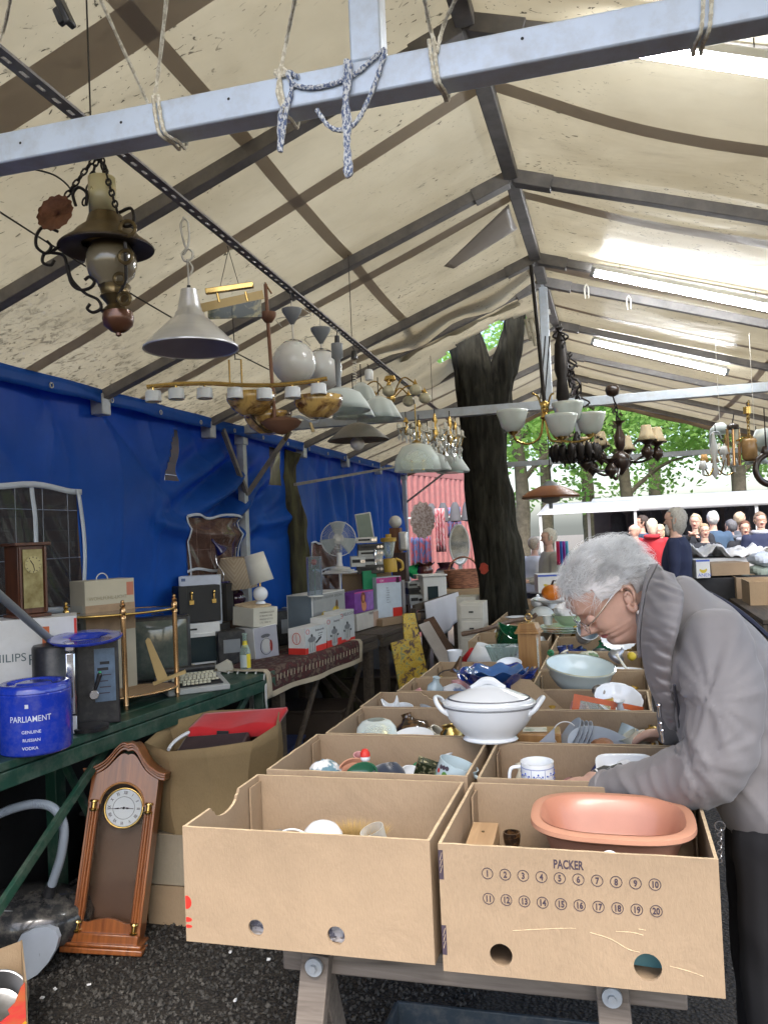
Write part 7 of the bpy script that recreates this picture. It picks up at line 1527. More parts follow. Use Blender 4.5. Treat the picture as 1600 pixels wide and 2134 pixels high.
for k in range(16):a=k*pi/8;x,d=1195+cos(a)*46,sin(a)*46;L.tube([(1200,900),((1200+x)/2,962,d/2),(x,935,d)],3,IRON,'arm',5,4);L.lathe(x,[(0,925),(8,932),(9,944),(4,958),(0,962)],IRON,'cup',8,d=d)
g=MB()
for k in range(150):
 a=rnd.random()*7;r=rnd.uniform(8,60);c=L.p(1200+cos(a)*r,945+rnd.gauss(0,16)-r*.2,sin(a)*r);E_=Euler((rnd.random()*6,rnd.random()*6,0)).to_matrix();g.add([c+E_@Vector(v)*L.s*9 for v in ((-.6,0,0),(0,-.35,0),(.7,0,0),(0,.35,.1))],[(0,1,2,3)])
g.build('iron_leaves',IRON,L.t,smooth=0)
L=Lamp('wooden_chandelier','dark turned wood chandelier with pleated cream lampshades',1283,802,5.3)
L.lathe(1275,[(0,800),(12,804),(15,812),(12,822),(4,826),(0,826)],DARKWOOD,'ceiling_rose');L.chain((1280,840),(1283,878),IRON,12);L.tube([(1275,824),(1280,842)],1.6,IRON,'hook')
L.lathe(1285,[(14,878),(6,884),(5,892),(12,912),(10,930),(5,940),(16,948),(20,962),(14,976),(5,988),(0,992)],DARKWOOD,'spindle',24)
CS=M('cream_pleated_shade',(.46,.37,.23),.8,var=.12,sss=.1);BD=M('dark_braid',(.10,.08,.04),.8)
for x,y,d in ((1213,930,0),(1236,938,40),(1258,915,50),(1312,926,50),(1338,912,-10),(1365,915,10),(1250,950,-50)):
 if y<948:L.lathe(x,[(9,y-22),(10,y-18),(14,y-2),(20,y+9)],CS,'lampshade',32,d=d,solid=.002,wav=lambda r_,z,a,j:(r_*(1+(.06*sin(6*a)if j>1 else 0)),z));g=MB();g.torus(L.p(x,y+9,d),20*L.s,1.6*L.s,26,5);g.build('braid',BD,L.t)
 L.lathe(x,[(0,y+8),(16,y+10),(5,y+18),(13,y+30),(12,y+38),(4,y+46),(0,y+52)],DARKWOOD,'turned_cup',18,d=d);L.tube([(x,y+36,d),((x+1285)/2,y+50,d/2),(1285,958,0)],3,DARKWOOD,'arm')
L=Lamp('candelabra','pale candelabra with small orange and cream shades at the right',1490,900,4.9,hook=(1490,885))
L.lathe(1485,[(2,900),(8,935),(7,945),(3,960),(8,985),(0,998)],WHITEP,'stem')
for x,y,d,m_ in ((1464,955,0,M('orange_shade',(.52,.30,.10),.7,sss=.1)),(1490,956,10,M('peach_shade',(.50,.38,.26),.7,sss=.1)),(1453,970,-20,WHITE),(1502,940,-10,WHITE),(1530,965,10,WHITE)):
 L.tube([(1485,970),((1485+x)/2,990,d/2),(x,y+20,d)],1.6,BRASS,'arm');L.lathe(x,[(5,y-9),(9,y+8)],m_,'small_shade',16,d=d,solid=.001);L.tube([(x,y+5,d),(x,y+20,d)],2.5,WHITE,'candle')
L.tube([(1478,930),(1480,905),(1495,900),(1503,915)],1.6,STEEL,'scroll')
L=Lamp('copper_lantern','tall copper lantern with a domed dark top',1526,880,4.9,hook=(1530,862));L.lathe(1526,[(0,880),(12,886),(13,894)],DARKWOOD,'dome')
for x in (1514,1526,1538):L.tube([(x,893),(x-1,970)],3,COPPER,'bar')
L.tube([(1532,895),(1531,925)],5,M('cream_bulb',(.66,.64,.5),.4),'bulb')  # plain cream coloured bulb, no emission
L=Lamp('brass_lantern','square brass and amber glass lantern on a chain at the far right',1556,846,4.9,hook=(1556,838));L.lathe(1556,[(8,848),(8,862),(0,864)],BRASS,'canopy');L.chain((1556,864),(1557,912),BRASS,10)
L.lathe(1557,[(14,915),(17,920),(16,955),(10,960)],M('amber_pane',(.40,.24,.10),.25,coat=.4,var=.3),'panes',6,solid=.002);L.tube([(1530,918),(1545,912),(1570,912),(1588,905)],2,BRASS,'arm');L.lathe(1590,[(16,896),(30,925),(22,940)],MILKG,'glass_shade',20,solid=.002)
L.chain((1560,835),(1562,880,10),BRASS,9)
L=Lamp('wheel_lamp','dark wooden wheel shaped lamp cut by the right edge of the picture',1594,900,4.8,hook=(1594,850));g=MB();g.torus(L.p(1602,978),32*L.s,7*L.s,30,8,'Y');g.build('wheel',DARKWOOD,L.t,smooth=60);L.lathe(1592,[(5,930),(10,942),(5,952)],DARKWOOD,'knob');L.tube([(1594,900),(1594,935)],1.5,IRON,'chain')
for x,y in ((1500,893),(1575,955)):g=MB();c=on(x,y,Y=5.0);g.lathe([(.02,.03),(.05,0),(.06,-.03)],20);o=g.build('pendant_globe',MILKG,solid=.002);o.location=c;tag(o,'pale glass shade among the far right lamps, %s one'%('left' if x==1500 else 'right'),'lampshade');g=MB();g.tube([(0,0,.03),(0,0,2.43+.2-c.z)],.0015,4);g.build('cord',CORD,o)
L=Lamp('disc_pendant','flat orange brown disc pendant with a grey cap, in front of the far stalls',1146,1000,5.6,hook=(1146,700));L.lathe(1146,[(6,1002),(18,1010),(22,1014)],GREYP,'cap');L.lathe(1145,[(22,1013),(44,1022),(61,1034),(58,1038),(20,1036)],M('orange_brown_enamel',(.30,.12,.05),.35),'shade',44);L.lathe(1145,[(20,1034),(19,1044),(12,1048),(4,1049),(4,1060),(0,1060)],GREYP,'lower_cap')
for k,(px,py)in enumerate(((1222,608),(1310,632))):
 g=MB();c=on(px,py,Y=5.42);
 for s in (-1,1):g.tube(spline([c+Vector((0,0,.05)),c+Vector((s*.012,-.01,.02)),c+Vector((s*.01,0,-.04))],4),.005,5)
 tag(g.build('tie_cord',CORD),'grey tie cord knotted on the right rafter, %s one'%('nearer the ridge' if k==0 else 'lower'),'cord')
# ------------------------------------------------------------------ people
def blob(mb,voxel,smooth=4,name='blob'):
 o=mb.build(name,[PAPER],smooth=180);q=o.modifiers.new('r','REMESH');q.mode='VOXEL';q.voxel_size=voxel;q.use_smooth_shade=True
 if smooth:q=o.modifiers.new('s','SMOOTH');q.factor=.5;q.iterations=smooth
 bake(o);me=o.data;bpy.data.objects.remove(o)
 r=MB();r.v=[v.co.copy()for v in me.vertices];r.f=[tuple(p.vertices)for p in me.polygons];r.mi=[0]*len(r.f);return r,[v.normal.copy()for v in me.vertices]
def limb(g,P,R,n=14,flat=1):
 Q=spline(P,5);K=len(P)-1;RR=[]
 for i in range(len(Q)):
  t=i/5;a=min(int(t),K-1);RR.append(R[a]+(R[a+1]-R[a])*(t-a))
 g.tube(Q,RR,n,flat=flat)
 for q,r in ((P[0],R[0]),(P[-1],R[-1])):g.ball(q,r*.97,n)
def loft(g,rings,n=28):
 """rings: (centre, half-size a along u, half-size b along v, u, v)"""
 vs=[]
 for c,a,b,u,v in rings:
  u,v=Vector(u).normalized(),Vector(v).normalized()
  for k in range(n):
   t=2*pi*k/n;e=.85;vs.append(Vector(c)+u*math.copysign(abs(cos(t))**e,cos(t))*a+v*math.copysign(abs(sin(t))**e,sin(t))*b)
 m=len(rings);g.add(vs,[(i*n+k,i*n+(k+1)%n,(i+1)*n+(k+1)%n,(i+1)*n+k)for i in range(m-1)for k in range(n)]+[tuple(range(n))[::-1],tuple(range((m-1)*n,m*n))])
def hand(g,w,d,nrm,side,curl=.5,s=1.0):
 """w wrist, d direction of the fingers, nrm out of the back of the hand, side = direction of the thumb"""
 w,d,nrm=Vector(w),Vector(d).normalized(),Vector(nrm).normalized();t=Vector(side).normalized();q=-nrm
 loft(g,[(w,.024*s,.017*s,t,nrm),(w+d*.03*s,.033*s,.016*s,t,nrm),(w+d*.065*s,.041*s,.014*s,t,nrm),(w+d*.088*s,.039*s,.011*s,t,nrm)],16)
 for k,L in enumerate((.072,.082,.076,.060)):
  b=w+d*.080*s+t*(.030-.0205*k)*s;a1=curl*(.5+.12*k);P=[b];dd=d
  for j,f in enumerate((.42,.33,.25)):
   ang=a1*(j+.6);dv=(d*cos(ang)+q*sin(ang));P.append(P[-1]+dv*L*f*s)
  g.tube(spline(P,4),[(.0096-.0028*i/12)*s for i in range(13)],10);g.ball(P[-1],.0068*s,10)
 b=w+d*.022*s+t*.026*s;P=[b,b+(d*.6+t*.7).normalized()*.034*s,b+(d*.9+t*.75+q*.3).normalized()*.062*s,b+(d*1.0+t*.55+q*.55).normalized()*.088*s]
 g.tube(spline(P,4),[(.0145-.006*i/12)*s for i in range(13)],10);g.ball(P[-1],.0082*s,10)
SKIN=M('skin',(.60,.37,.28),.5,var=.10,scale=30,bump=.22,bscale=260,sss=.12);LIP=M('lip_skin',(.50,.13,.12),.4);BROWM=M('brow_shade',(.30,.20,.15),.7)
def head_mesh(g,M4,age=1,nz=84,na=88):
 prof=[(-.112,.030,-.040,.042),(-.100,.046,-.042,.044),(-.091,.062,-.043,.047),(-.080,.076,-.044,.052),(-.072,.078,-.046,.056),(-.063,.073,-.05,.060),(-.056,.082,-.055,.063),(-.050,.082,-.058,.065),(-.0475,.079,-.06,.066),(-.044,.085,-.063,.067),(-.037,.083,-.068,.068),(-.030,.085,-.074,.069),(-.015,.088,-.084,.071),(0,.092,-.092,.072),(.012,.093,-.096,.073),(.022,.099,-.099,.074),(.034,.105,-.101,.075),(.055,.107,-.099,.075),(.075,.100,-.090,.070),(.095,.084,-.074,.060),(.112,.062,-.052,.046),(.124,.036,-.028,.030),(.131,.012,-.008,.010)]
 def lerp(z,k):
  for a,b in zip(prof,prof[1:]):
   if z<=b[0]:t=(z-a[0])/(b[0]-a[0]);return a[k]+(b[k]-a[k])*t
  return prof[-1][k]
 G=lambda d,s:math.exp(-(d/s)**2)
 vs=[];zs=[-.112+.243*j/nz for j in range(nz+1)]
 for z in zs:
  yf,yb,w=lerp(z,1),lerp(z,2),lerp(z,3);yc=yb+(yf-yb)*.42
  for k in range(na):
   a=2*pi*k/na;c,s=cos(a),sin(a);e=.80 if c>0 else .95
   x=math.copysign(abs(s)**e,s)*w;y=yc+(yf-yc if c>0 else yc-yb)*math.copysign(abs(c)**(.9 if c>0 else 1),c)
   if c>0:
    ax=abs(x)
    nz_={0:0};A=.034*G(z+.022,.011)+.019*G(z+.006,.012)+.006*G(z-.008,.010);sx=.0075+.006*G(z+.024,.012)
    y+=A*G(x,sx)+.011*G(ax-.0145,.006)*G(z+.027,.008)
    y-=.010*G(ax-.032,.014)*G(z-.006,.013);y+=.006*G(ax-.032,.012)*G(z-.006,.009)
    y+=.004*G(ax-.03,.016)*G(z-.032,.008)+.007*G(ax-.044,.018)*G(z+.020,.018)
    y-=.0035*G(z+.0475,.0022)*(1 if ax<.022 else max(0,1-(ax-.022)/.006));y+=.003*G(x,.02)*(G(z+.0425,.004)+G(z+.054,.004))
    fl=.016+(-.028-z)*.62
    if -.060<z<-.024:y-=.0028*G(ax-fl,.0032)
    if z<-.055:y+=.004*G(ax-.034,.014)*G(z+.072,.014);y-=.003*G(ax-.026,.004)*G(z+.060,.012)
    y-=.0012*age*(G(ax-.032,.014)*(G(z+.009,.0016)+G(z+.0135,.0014)))
    if z>.04:y-=.0008*age*sin(z*900)
   vs.append(M4@Vector((x,y,z)))
 o=len(g.v);F=[];
 for j in range(nz):
  z=(zs[j]+zs[j+1])/2
  for k in range(na):
   a=2*pi*(k+.5)/na;x=lerp(z,3)*sin(a);g.m=1 if cos(a)>0 and abs(x)<.023-1.6*abs(z+.0485)and -.0565<z<-.0415 else 0
   F.append(((j*na+k,j*na+(k+1)%na,(j+1)*na+(k+1)%na,(j+1)*na+k),g.m))
 g.m=0;g.v+=vs;g.f+=[tuple(i+o for i in f)for f,_ in F];g.mi+=[m for _,m in F]
 g.f+=[tuple(range(o,o+na))[::-1],tuple(range(o+nz*na,o+(nz+1)*na))];g.mi+=[0,0]
 for s in (-1,1):
  T0=g.T;g.T=M4
  E=[(-.002,.026),(.008,.031),(.016,.027),(.019,.014),(.014,.0),(.010,-.012),(.004,-.024),(-.004,-.028),(-.008,-.020),(-.007,-.008)]
  g.tube(spline([(s*(.083+.010*(y_>.01)),-.004-y_,z_+.002)for y_,z_ in E],4),[.0042]*12+[.0038]*12+[.0062]*13,8)
  g.tube(spline([(s*.084,-.002,.014),(s*.086,-.012,.018),(s*.086,-.014,.004),(s*.083,-.008,-.008)],4),.0034,6);g.ball((s*.079,-.009,-.001),.014,12,sx=.5,sz=1.4)
  g.ball((s*.032,.083,.006),.0125,16);g.T=T0
def person(label,loc,rz,H,jacket,trousers,hairc,arms='down',hair='short',group='people at the far stalls',hood=None,extra=None):
 k=H/1.72;t=thing('person',label,'person',loc,rz=rz,group=group);J=lambda x,y,z:Vector((x,y,z))*k
 sh,ht=.19,1.42
 A={'down':((.24,.0,1.12),(.25,-.06,.88)),'crossed':((.25,-.06,1.14),(.02,-.20,1.14)),'front':((.24,-.05,1.12),(.12,-.28,1.10)),'face':((.24,-.08,1.18),(.06,-.22,1.40))}[arms]
 def fig(g,f,arms_=True,legs=True,torso=True,cut=1.0):
  if torso:loft(g,[(J(0,0,.88),.17*k*f,.12*k*f,(1,0,0),(0,1,0)),(J(0,-.01,1.05),.155*k*f,.125*k*f,(1,0,0),(0,1,0)),(J(0,0,1.25),.18*k*f,.125*k*f,(1,0,0),(0,1,0)),(J(0,.01,1.38),.18*k*f,.10*k*f,(1,0,0),(0,1,0)),(J(0,.01,1.45),.09*k*f,.07*k*f,(1,0,0),(0,1,0))],20)
  for s in (-1,1):
   if arms_:limb(g,[J(s*sh,0,1.39),J(s*A[0][0],A[0][1],A[0][2]),J(s*A[1][0],A[1][1],A[1][2]-(.03 if arms=='crossed' and s>0 else 0))],[.058*k*f,.048*k*f,.034*k*f],10)
   if legs:limb(g,[J(s*.09,0,.90),J(s*.10,-.01,.48),J(s*.105,.02,.06)],[.085*k*f,.058*k*f,.042*k*f],10)
 g=MB();fig(g,.88);limb(g,[J(0,0,1.42),J(0,-.005,1.52)],[.055*k,.052*k],10)
 for s in (-1,1):
  d=Vector((s*A[1][0],A[1][1],A[1][2]))-Vector((s*A[0][0],A[0][1],A[0][2]));hand(g,J(s*A[1][0],*A[1][1:]),d,(0,-1,0)if arms=='down' else (0,0,1),(0,-1,0)if arms=='down' else (-s,0,.4),.6,k)
  loft(g,[(J(s*.105,.06,.05),.035*k,.04*k,(1,0,0),(0,0,1)),(J(s*.11,-.04,.045),.042*k,.038*k,(1,0,0),(0,0,1)),(J(s*.115,-.13,.03),.035*k,.022*k,(1,0,0),(0,0,1))],10)
 r,_=blob(g,.011,2);head_mesh(r,Matrix.Translation(J(0,.0,1.605))@Matrix.Rotation(pi,4,'Z')@Matrix.Scale(k*.88,4),nz=40,na=40);r.build('body',[SKIN,LIP],t,smooth=180)
 g=MB();fig(g,1.10,legs=False);r,nn=blob(g,.016,3);r.v=[v+n*.010*noise.noise(v*11)for v,n in zip(r.v,nn)];r.build('jacket',jacket,t,smooth=180)
 g=MB();fig(g,1.06,arms_=False,torso=False);g.ball(J(0,0,.90),.16*k,16,sy=.75,sz=.7);r,_=blob(g,.016,3);r.build('trousers',trousers,t,smooth=180)
 g=MB();c=J(0,.012,1.645);long_=hair=='long'
 if hair!='bald':
  g.ball(c,1,30);keep=[]
  g.v=[c+Vector(((v.x-c.x)*.080,(v.y-c.y)*.100,(v.z-c.z)*(.094 if v.z>c.z else (.19 if long_ else .108))))*k for v in g.v]
  g.f=[f_ for f_ in g.f if not (lambda m_:m_.y<-.030*k and m_.z<.045*k)(sum((g.v[i]for i in f_),Vector())/len(f_)-c)];g.mi=[0]*len(g.f)
  g.v=[v+Vector((noise.noise(v*40),noise.noise(v*40+Vector((5,0,0))),noise.noise(v*30)))*.012 for v in g.v];g.build('hair',M('hair_%d_%d'%(hairc[0]*100,hairc[2]*100),hairc,.7,var=.3,scale=60,bump=.5),t,solid=.012,smooth=60)
 if hood:g=MB();g.torus(J(0,.06,1.46),.09*k,.035*k,20,8);g.build('hood',hood,t,smooth=60)
 if extra:extra(t,J,k)
 return t
# ---- the woman leaning over the cartons
def woman():
 HY=2.10;t=thing('person','elderly woman with fluffy grey hair and glasses in a grey jacket, bending over the cartons','person',(.36,2.06,0))
 O=Vector((.36,2.06,0));q=lambda px,py,Y:on(px,py,Y=Y)-O
 a=radians(37);f=-RT*cos(a)-UP*sin(a);u=-RT*sin(a)*1.0+UP*cos(a);f=(f+FW*-.04).normalized();sd_=f.cross(u).normalized();u=sd_.cross(f)
 HM=Matrix((sd_,f,u)).transposed().to_4x4();HM.translation=q(1318,1245,HY-.07)-sd_*.075 if sd_.dot(FW)>0 else q(1318,1245,HY-.07)+sd_*-.075
 near=-1 if sd_.dot(FW)>0 else 1;HM.translation=q(1305,1253,HY-.075)-sd_*near*.075;HM=HM@Matrix.Scale(1.0,4)
 neck,chest,waist,hip=q(1395,1265,HY),q(1490,1400,2.09),q(1585,1590,2.06),q(1620,1690,2.06)
 nS,nE,nW=q(1492,1335,1.915),q(1492,1590,1.86),q(1262,1643,2.03)
 fS,fE,fW=q(1440,1290,2.27),q(1425,1470,2.40),q(1392,1528,2.46)
 sp=(neck-chest).normalized();W_=Vector((0,1,0));F_=sp.cross(W_);
 g=MB();limb(g,[neck-sp*.06,HM@Vector((0,-.012,-.06))],[.05,.054]);limb(g,[nS,nE,nW],[.045,.038,.026]);limb(g,[fS,fE,fW],[.045,.038,.026])
 loft(g,[(neck-sp*.09,.05,.10,F_,W_),(chest,.095,.155,F_,W_),(waist,.095,.14,F_,W_),(hip,.11,.16,F_,W_)])
 for s in (-1,1):limb(g,[hip+Vector((0,s*.085,0)),Vector((-.03,s*.09,.48)),Vector((-.02,s*.10,.07))],[.088,.062,.042]);loft(g,[(Vector((.03,s*.10,.05)),.035,.04,(0,1,0),(0,0,1)),(Vector((-.07,s*.10,.04)),.04,.035,(0,1,0),(0,0,1)),(Vector((-.16,s*.11,.03)),.034,.02,(0,1,0),(0,0,1))],12)
 hand(g,nW,q(1185,1640,2.10)-nW,(0,-.35,.9),(0,.9,.3),.55,.98);hand(g,fW,q(1335,1545,2.50)-fW,(-.2,-.6,.8),(-.3,-.7,.3),1.1,.98)
 r,_=blob(g,.0042,3);head_mesh(r,HM);b=r.build('body',[SKIN,LIP],t,smooth=180)
 g=MB();T0=HM
 for s in (-1,1):
  g.tube([T0@Vector((s*.032+cos(x)*.022,.110-.004*abs(cos(x)),-.002+sin(x)*.017))for x in [2*pi*i/24 for i in range(25)]],.0011,6,cap=False)
  g.tube(spline([T0@Vector(v)for v in ((s*.054,.107,.004),(s*.072,.095,.008),(s*.081,.05,.022),(s*.083,.012,.034),(s*.082,-.008,.030),(s*.081,-.018,.015))],5),.0015,6)
 g.tube(spline([T0@Vector(v)for v in ((-.011,.111,.0),(0,.118,.004),(.011,.111,0))],4),.0011,6);gl=g.build('glasses',M('silver_wire',(.62,.60,.55),.2,1),t,smooth=60)
 g=MB()
 for s in (-1,1):g.add([T0@Vector((s*.032+cos(x)*.021,.110-.004*abs(cos(x)),-.002+sin(x)*.016))for x in [2*pi*i/20 for i in range(20)]],[tuple(range(20))])
 g.build('lens',glass('lens_glass',(.95,.95,.93),.03,mixin=.12),gl)
 for s in (-1,1):
  g=MB();g.ball(T0@Vector((s*.083,-.006,-.036)),.0062,14);g.ball(T0@Vector((s*.083,-.006,-.026)),.0035,10);g.build('pearl_earring',M('pearl',(.72,.70,.66),.15,coat=.6),t,smooth=60)
  g=MB();g.tube([T0@Vector((s*(.018+.028*i/8),.097-.006*(i/8)**2+.002,.0005+.0015*sin(i/8*pi)*-1))for i in range(9)],.0009,5);g.build('eyelashes',BROWM,t)
  g=MB();rnd=random.Random(2)
  for i in range(70):p_=Vector((s*(.014+.038*i/70),.1085-.012*(i/70)**2,.026+.006*sin(i/70*pi)+rnd.uniform(-.0015,.0015)));g.tube([T0@p_,T0@(p_+Vector((s*.005,.001,.001)))],.00035,3)
  g.build('eyebrow',BROWM,t)
 rnd=random.Random(12);g=MB();C=Vector((0,-.006,.046));R=Vector((.076,.098,.084))
 def okroot(v):
  y,z=v.y,v.z
  if z<-.045:return False
  if y>.045 and z<.072+(y-.045)*.1:return False
  if y>.012 and z<.034:return False
  if -.035<y<=.012 and z<.030:return False
  return True
 cap=MB();cap.ball((0,0,0),1,48);keep=[]
 cap.v=[C+Vector((v.x*R.x*1.06,v.y*R.y*1.06,v.z*R.z*1.07))for v in cap.v]
 cap.f=[fc for fc in cap.f if okroot(sum((cap.v[i]for i in fc),Vector())/len(fc))]
 hi=HM.inverted()
 vs0=[HM@(v+(v-C).normalized()*(.005+.006*noise.noise(v*22)))for v in cap.v]
 n=0;hv,hf=[],[]
 while n<11000:
  d=Vector((rnd.gauss(0,1),rnd.gauss(0,1),rnd.gauss(0,1))).normalized();p_=C+Vector((d.x*R.x,d.y*R.y,d.z*R.z))
  if not okroot(p_):continue
  n+=1;nm=Vector((d.x/R.x,d.y/R.y,d.z/R.z)).normalized();fwd=p_.y>.03
  flow=Vector((d.x*.4,-.75 if not (fwd and rnd.random()<.35)else .6,.15 if p_.z>.06 else -.25 if p_.y>-.04 else -.65))+Vector((noise.noise(p_*25),noise.noise(p_*25+Vector((7,0,0))),noise.noise(p_*25+Vector((0,9,0)))))*1.1;flow-=nm*flow.dot(nm)
  if flow.length<.01:continue
  flow.normalize();L_=rnd.uniform(.03,.085);lift=rnd.uniform(.004,.036)*(1 if p_.z>.02 else .45);ph=rnd.random()*7;cu=rnd.uniform(.001,.006);sdv=nm.cross(flow);base=len(hv);K_=len(hv);w_=rnd.uniform(.00028,.0005)
  for j in range(6):
   s_=j/5;c_=p_+nm*(lift*sin(min(1,s_*1.5)*pi/2)-.018*s_*s_)+flow*L_*s_*(1-.12*s_)+sdv*cu*sin(ph+s_*5)+Vector((0,0,-.008*s_*s_));ww=w_*(1-.6*s_)
   hv+=[HM@(c_+sdv*ww),HM@(c_-sdv*ww),HM@(c_+nm*ww*1.2)]
  if any(abs((hi@v_).y+.008)<.024 and -.04<(hi@v_).z<.034 for v_ in hv[K_::3]):del hv[K_:];continue
  for j in range(5):
   for e in range(3):hf.append((base+j*3+e,base+j*3+(e+1)%3,base+j*3+3+(e+1)%3,base+j*3+3+e))
 hm,nt_,b_=_new('grey_hair');x_=ntex(nt_,22,4);nt_.links.new(ramp(nt_,[(.3,(.55,.55,.54)),(.5,(.78,.78,.77)),(.7,(.92,.92,.91))],x_.outputs[0]),b_.inputs['Base Color']);b_.inputs['Roughness'].default_value=.45
 g=MB();g.v=hv;g.f=hf;g.mi=[0]*len(hf);g.m=1;o_=len(g.v);g.v+=vs0;g.f+=[tuple(i+o_ for i in fc)for fc in cap.f];g.mi+=[1]*len(cap.f)
 g.build('hair',[hm,M('hair_base',(.58,.55,.53),.9,var=.3,scale=30,bump=.8,bscale=90)],t,smooth=180)
 JK=M('grey_jacket',(.20,.187,.19),.66,var=.06,scale=5,bump=.12,bscale=500,sheen=.15);g=MB()
 loft(g,[(neck+sp*.05,.070,.085,F_,W_),(neck+sp*.025,.085,.105,F_,W_),(neck-sp*.03,.10,.165,F_,W_),(neck.lerp(chest,.5),.125,.205,F_,W_),(chest,.14,.205,F_,W_),(chest.lerp(waist,.55),.145,.20,F_,W_),(waist,.14,.19,F_,W_),(hip-Vector((0,0,-.03)),.135,.185,F_,W_)],36)
 limb(g,[nS,nS.lerp(nE,.5)+Vector((.015,-.01,0)),nE,nE.lerp(nW,.5)+Vector((0,0,-.012)),nW],[.080,.080,.070,.058,.038],20);limb(g,[fS,fE,fW],[.085,.072,.042],18)
 r,nn=blob(g,.008,5)
 def ridge(x):return 1-abs(x)
 ax1,ax2=(nE-nS).normalized(),(nW-nE).normalized()
 def fold(v):
  d=0;hN=noise.noise(v*4.2)
  e=v-(nE+Vector((-.05,0,.02)));le=e.length;an=atan2(e.z,e.x)
  d+=.008*ridge(noise.noise(Vector((an*3.4,le*3,v.y*3))))**3*math.exp(-(le/.17)**2)
  e=v-(nS+Vector((-.03,.03,-.10)));le=e.length;an=atan2(e.z,e.x);d+=.006*noise.noise(Vector((an*4.2,le*2.5,4)))*math.exp(-(le/.22)**2)*1.6
  s_=(v-nE).dot(ax2);d+=.006*ridge(noise.noise(Vector((s_*26,v.y*6,v.z*9))))*(1 if s_>.02 and (v-nE-ax2*s_).length<.09 else 0)
  d+=.005*noise.noise(Vector((v.x*5+v.z*3,v.y*5,v.z*5)))+.004*(1-abs(noise.noise(Vector((v.x*9+v.z*4,v.y*5,v.z*4+3)))))**6*1.6+.007*abs(noise.noise(Vector((v.x*16-v.z*6,v.y*9,v.z*8))))
  return d
 r.v=[v+n_*(fold(v)-.006)for v,n_ in zip(r.v,nn)];jk=r.build('jacket',JK,t,smooth=180)
 g=MB();cl=[q(1372,1178,2.04),q(1350,1222,1.99),q(1338,1290,1.97),q(1335,1345,1.98),q(1345,1410,2.0),q(1368,1470,2.03),q(1390,1512,2.08)]
 co=[q(1405,1198,1.98),q(1425,1240,1.90),q(1415,1310,1.86),q(1400,1370,1.89),q(1400,1430,1.93),q(1408,1480,1.97),q(1412,1525,2.02)]
 A,B_=spline(cl,10),spline(co,10);n=len(A)-1
 def cf(u_,v_):
  i=u_*n;k=min(int(i),n-1);x=i-k;P,Q=A[k].lerp(A[k+1],x),B_[k].lerp(B_[k+1],x);m_=P.lerp(Q,v_);puff=sin(v_*pi)**.6
  return m_+Vector((-.012,-.032,.006))*puff*(1-.3*u_)+Vector((0,-.006,.003))*noise.noise(Vector((u_*26,v_*2.5,1)))*1.6+Vector((0,-.003,0))*sin(u_*90+3*v_)*puff*(.4+.6*noise.noise((u_*6,v_*3,2)))
 g.sheet(cf,130,16);g.build('collar',JK,t,solid=.006,smooth=180)
 g=MB();BL=[a_+Vector((.045,.10,-.012))*min(1,.1+i_/14)for i_,a_ in enumerate(A[:35])];g.sheet(lambda u_,v_:A[int(u_*34)].lerp(BL[int(u_*34)],v_)+Vector((-.02,0,0))*sin(v_*pi),34,8);g.build('collar',JK,t,solid=.006,smooth=180)
 g=MB();dv_=(nW-nE).normalized();c_=nW-dv_*.004;p1=dv_.cross(Vector((0,0,1))).normalized();p2=dv_.cross(p1);g.tube([c_+(p1*cos(x)+p2*sin(x))*.037 for x in [2*pi*i/28 for i in range(29)]],.006,8,cap=False);g.build('cuff',JK,t,smooth=60)
 g=MB();Z=[a_+Vector((.004,-.02,0))for a_ in B_[-22:]];g.tube(Z,.0035,6);g.build('zip',M('zip_dark',(.05,.05,.06),.5),t,smooth=60)
 for px,py,Y in ((1373,1470,1.93),(1377,1508,1.95),(1380,1523,1.95)):g=MB();c=q(px,py,Y);g.tube([c,c+Vector((.001,0,-.026))],.0042,8);g.ball(c,.006,10);g.build('zip_pull',CHROME,t,smooth=60)
 g=MB();S=[q(1438,1226,2.16),q(1480,1238,2.14),q(1540,1274,2.13),q(1600,1326,2.13),q(1660,1400,2.13)];g.tube(spline(S,8),.013,8,flat=.4);g.build('bag_strap',M('navy_strap',(.012,.014,.035),.7),t,smooth=60)
 g=MB();loft(g,[(waist+Vector((.04,0,-.03)),.150,.19,(1,0,0),W_),(hip+Vector((.02,0,-.01)),.135,.185,(1,0,0),W_),(hip+Vector((.02,0,-.045)),.125,.18,(1,0,0),W_)],30);r,nn=blob(g,.008,3);r.v=[v+n_*.002*sin(atan2(v.y,v.x-.1)*34)for v,n_ in zip(r.v,nn)];r.build('waistband',JK,t,smooth=180)
 g=MB();loft(g,[(hip+Vector((.02,0,.02)),.125,.18,(1,0,0),W_),(hip+Vector((.02,0,-.12)),.125,.18,(1,0,0),W_)],24)
 for s in (-1,1):limb(g,[hip+Vector((.01,s*.085,-.02)),Vector((-.04,s*.09,.48)),Vector((-.03,s*.10,.08))],[.12,.10,.09],16)
 r,nn=blob(g,.011,3);r.v=[v+n_*.006*noise.noise(v*12)for v,n_ in zip(r.v,nn)];r.build('trousers',M('black_trousers',(.016,.016,.019),.85,var=.2),t,smooth=180)
 g=MB()
 for i in range(9):c=q(1500+(i%2)*2,1722+i*9,1.84);g.torus(c,.0045 if i else .010,.0014,12,5,'Y' if i%2==0 else 'X')
 g.build('key_chain',CHROME,t,smooth=60)
woman()
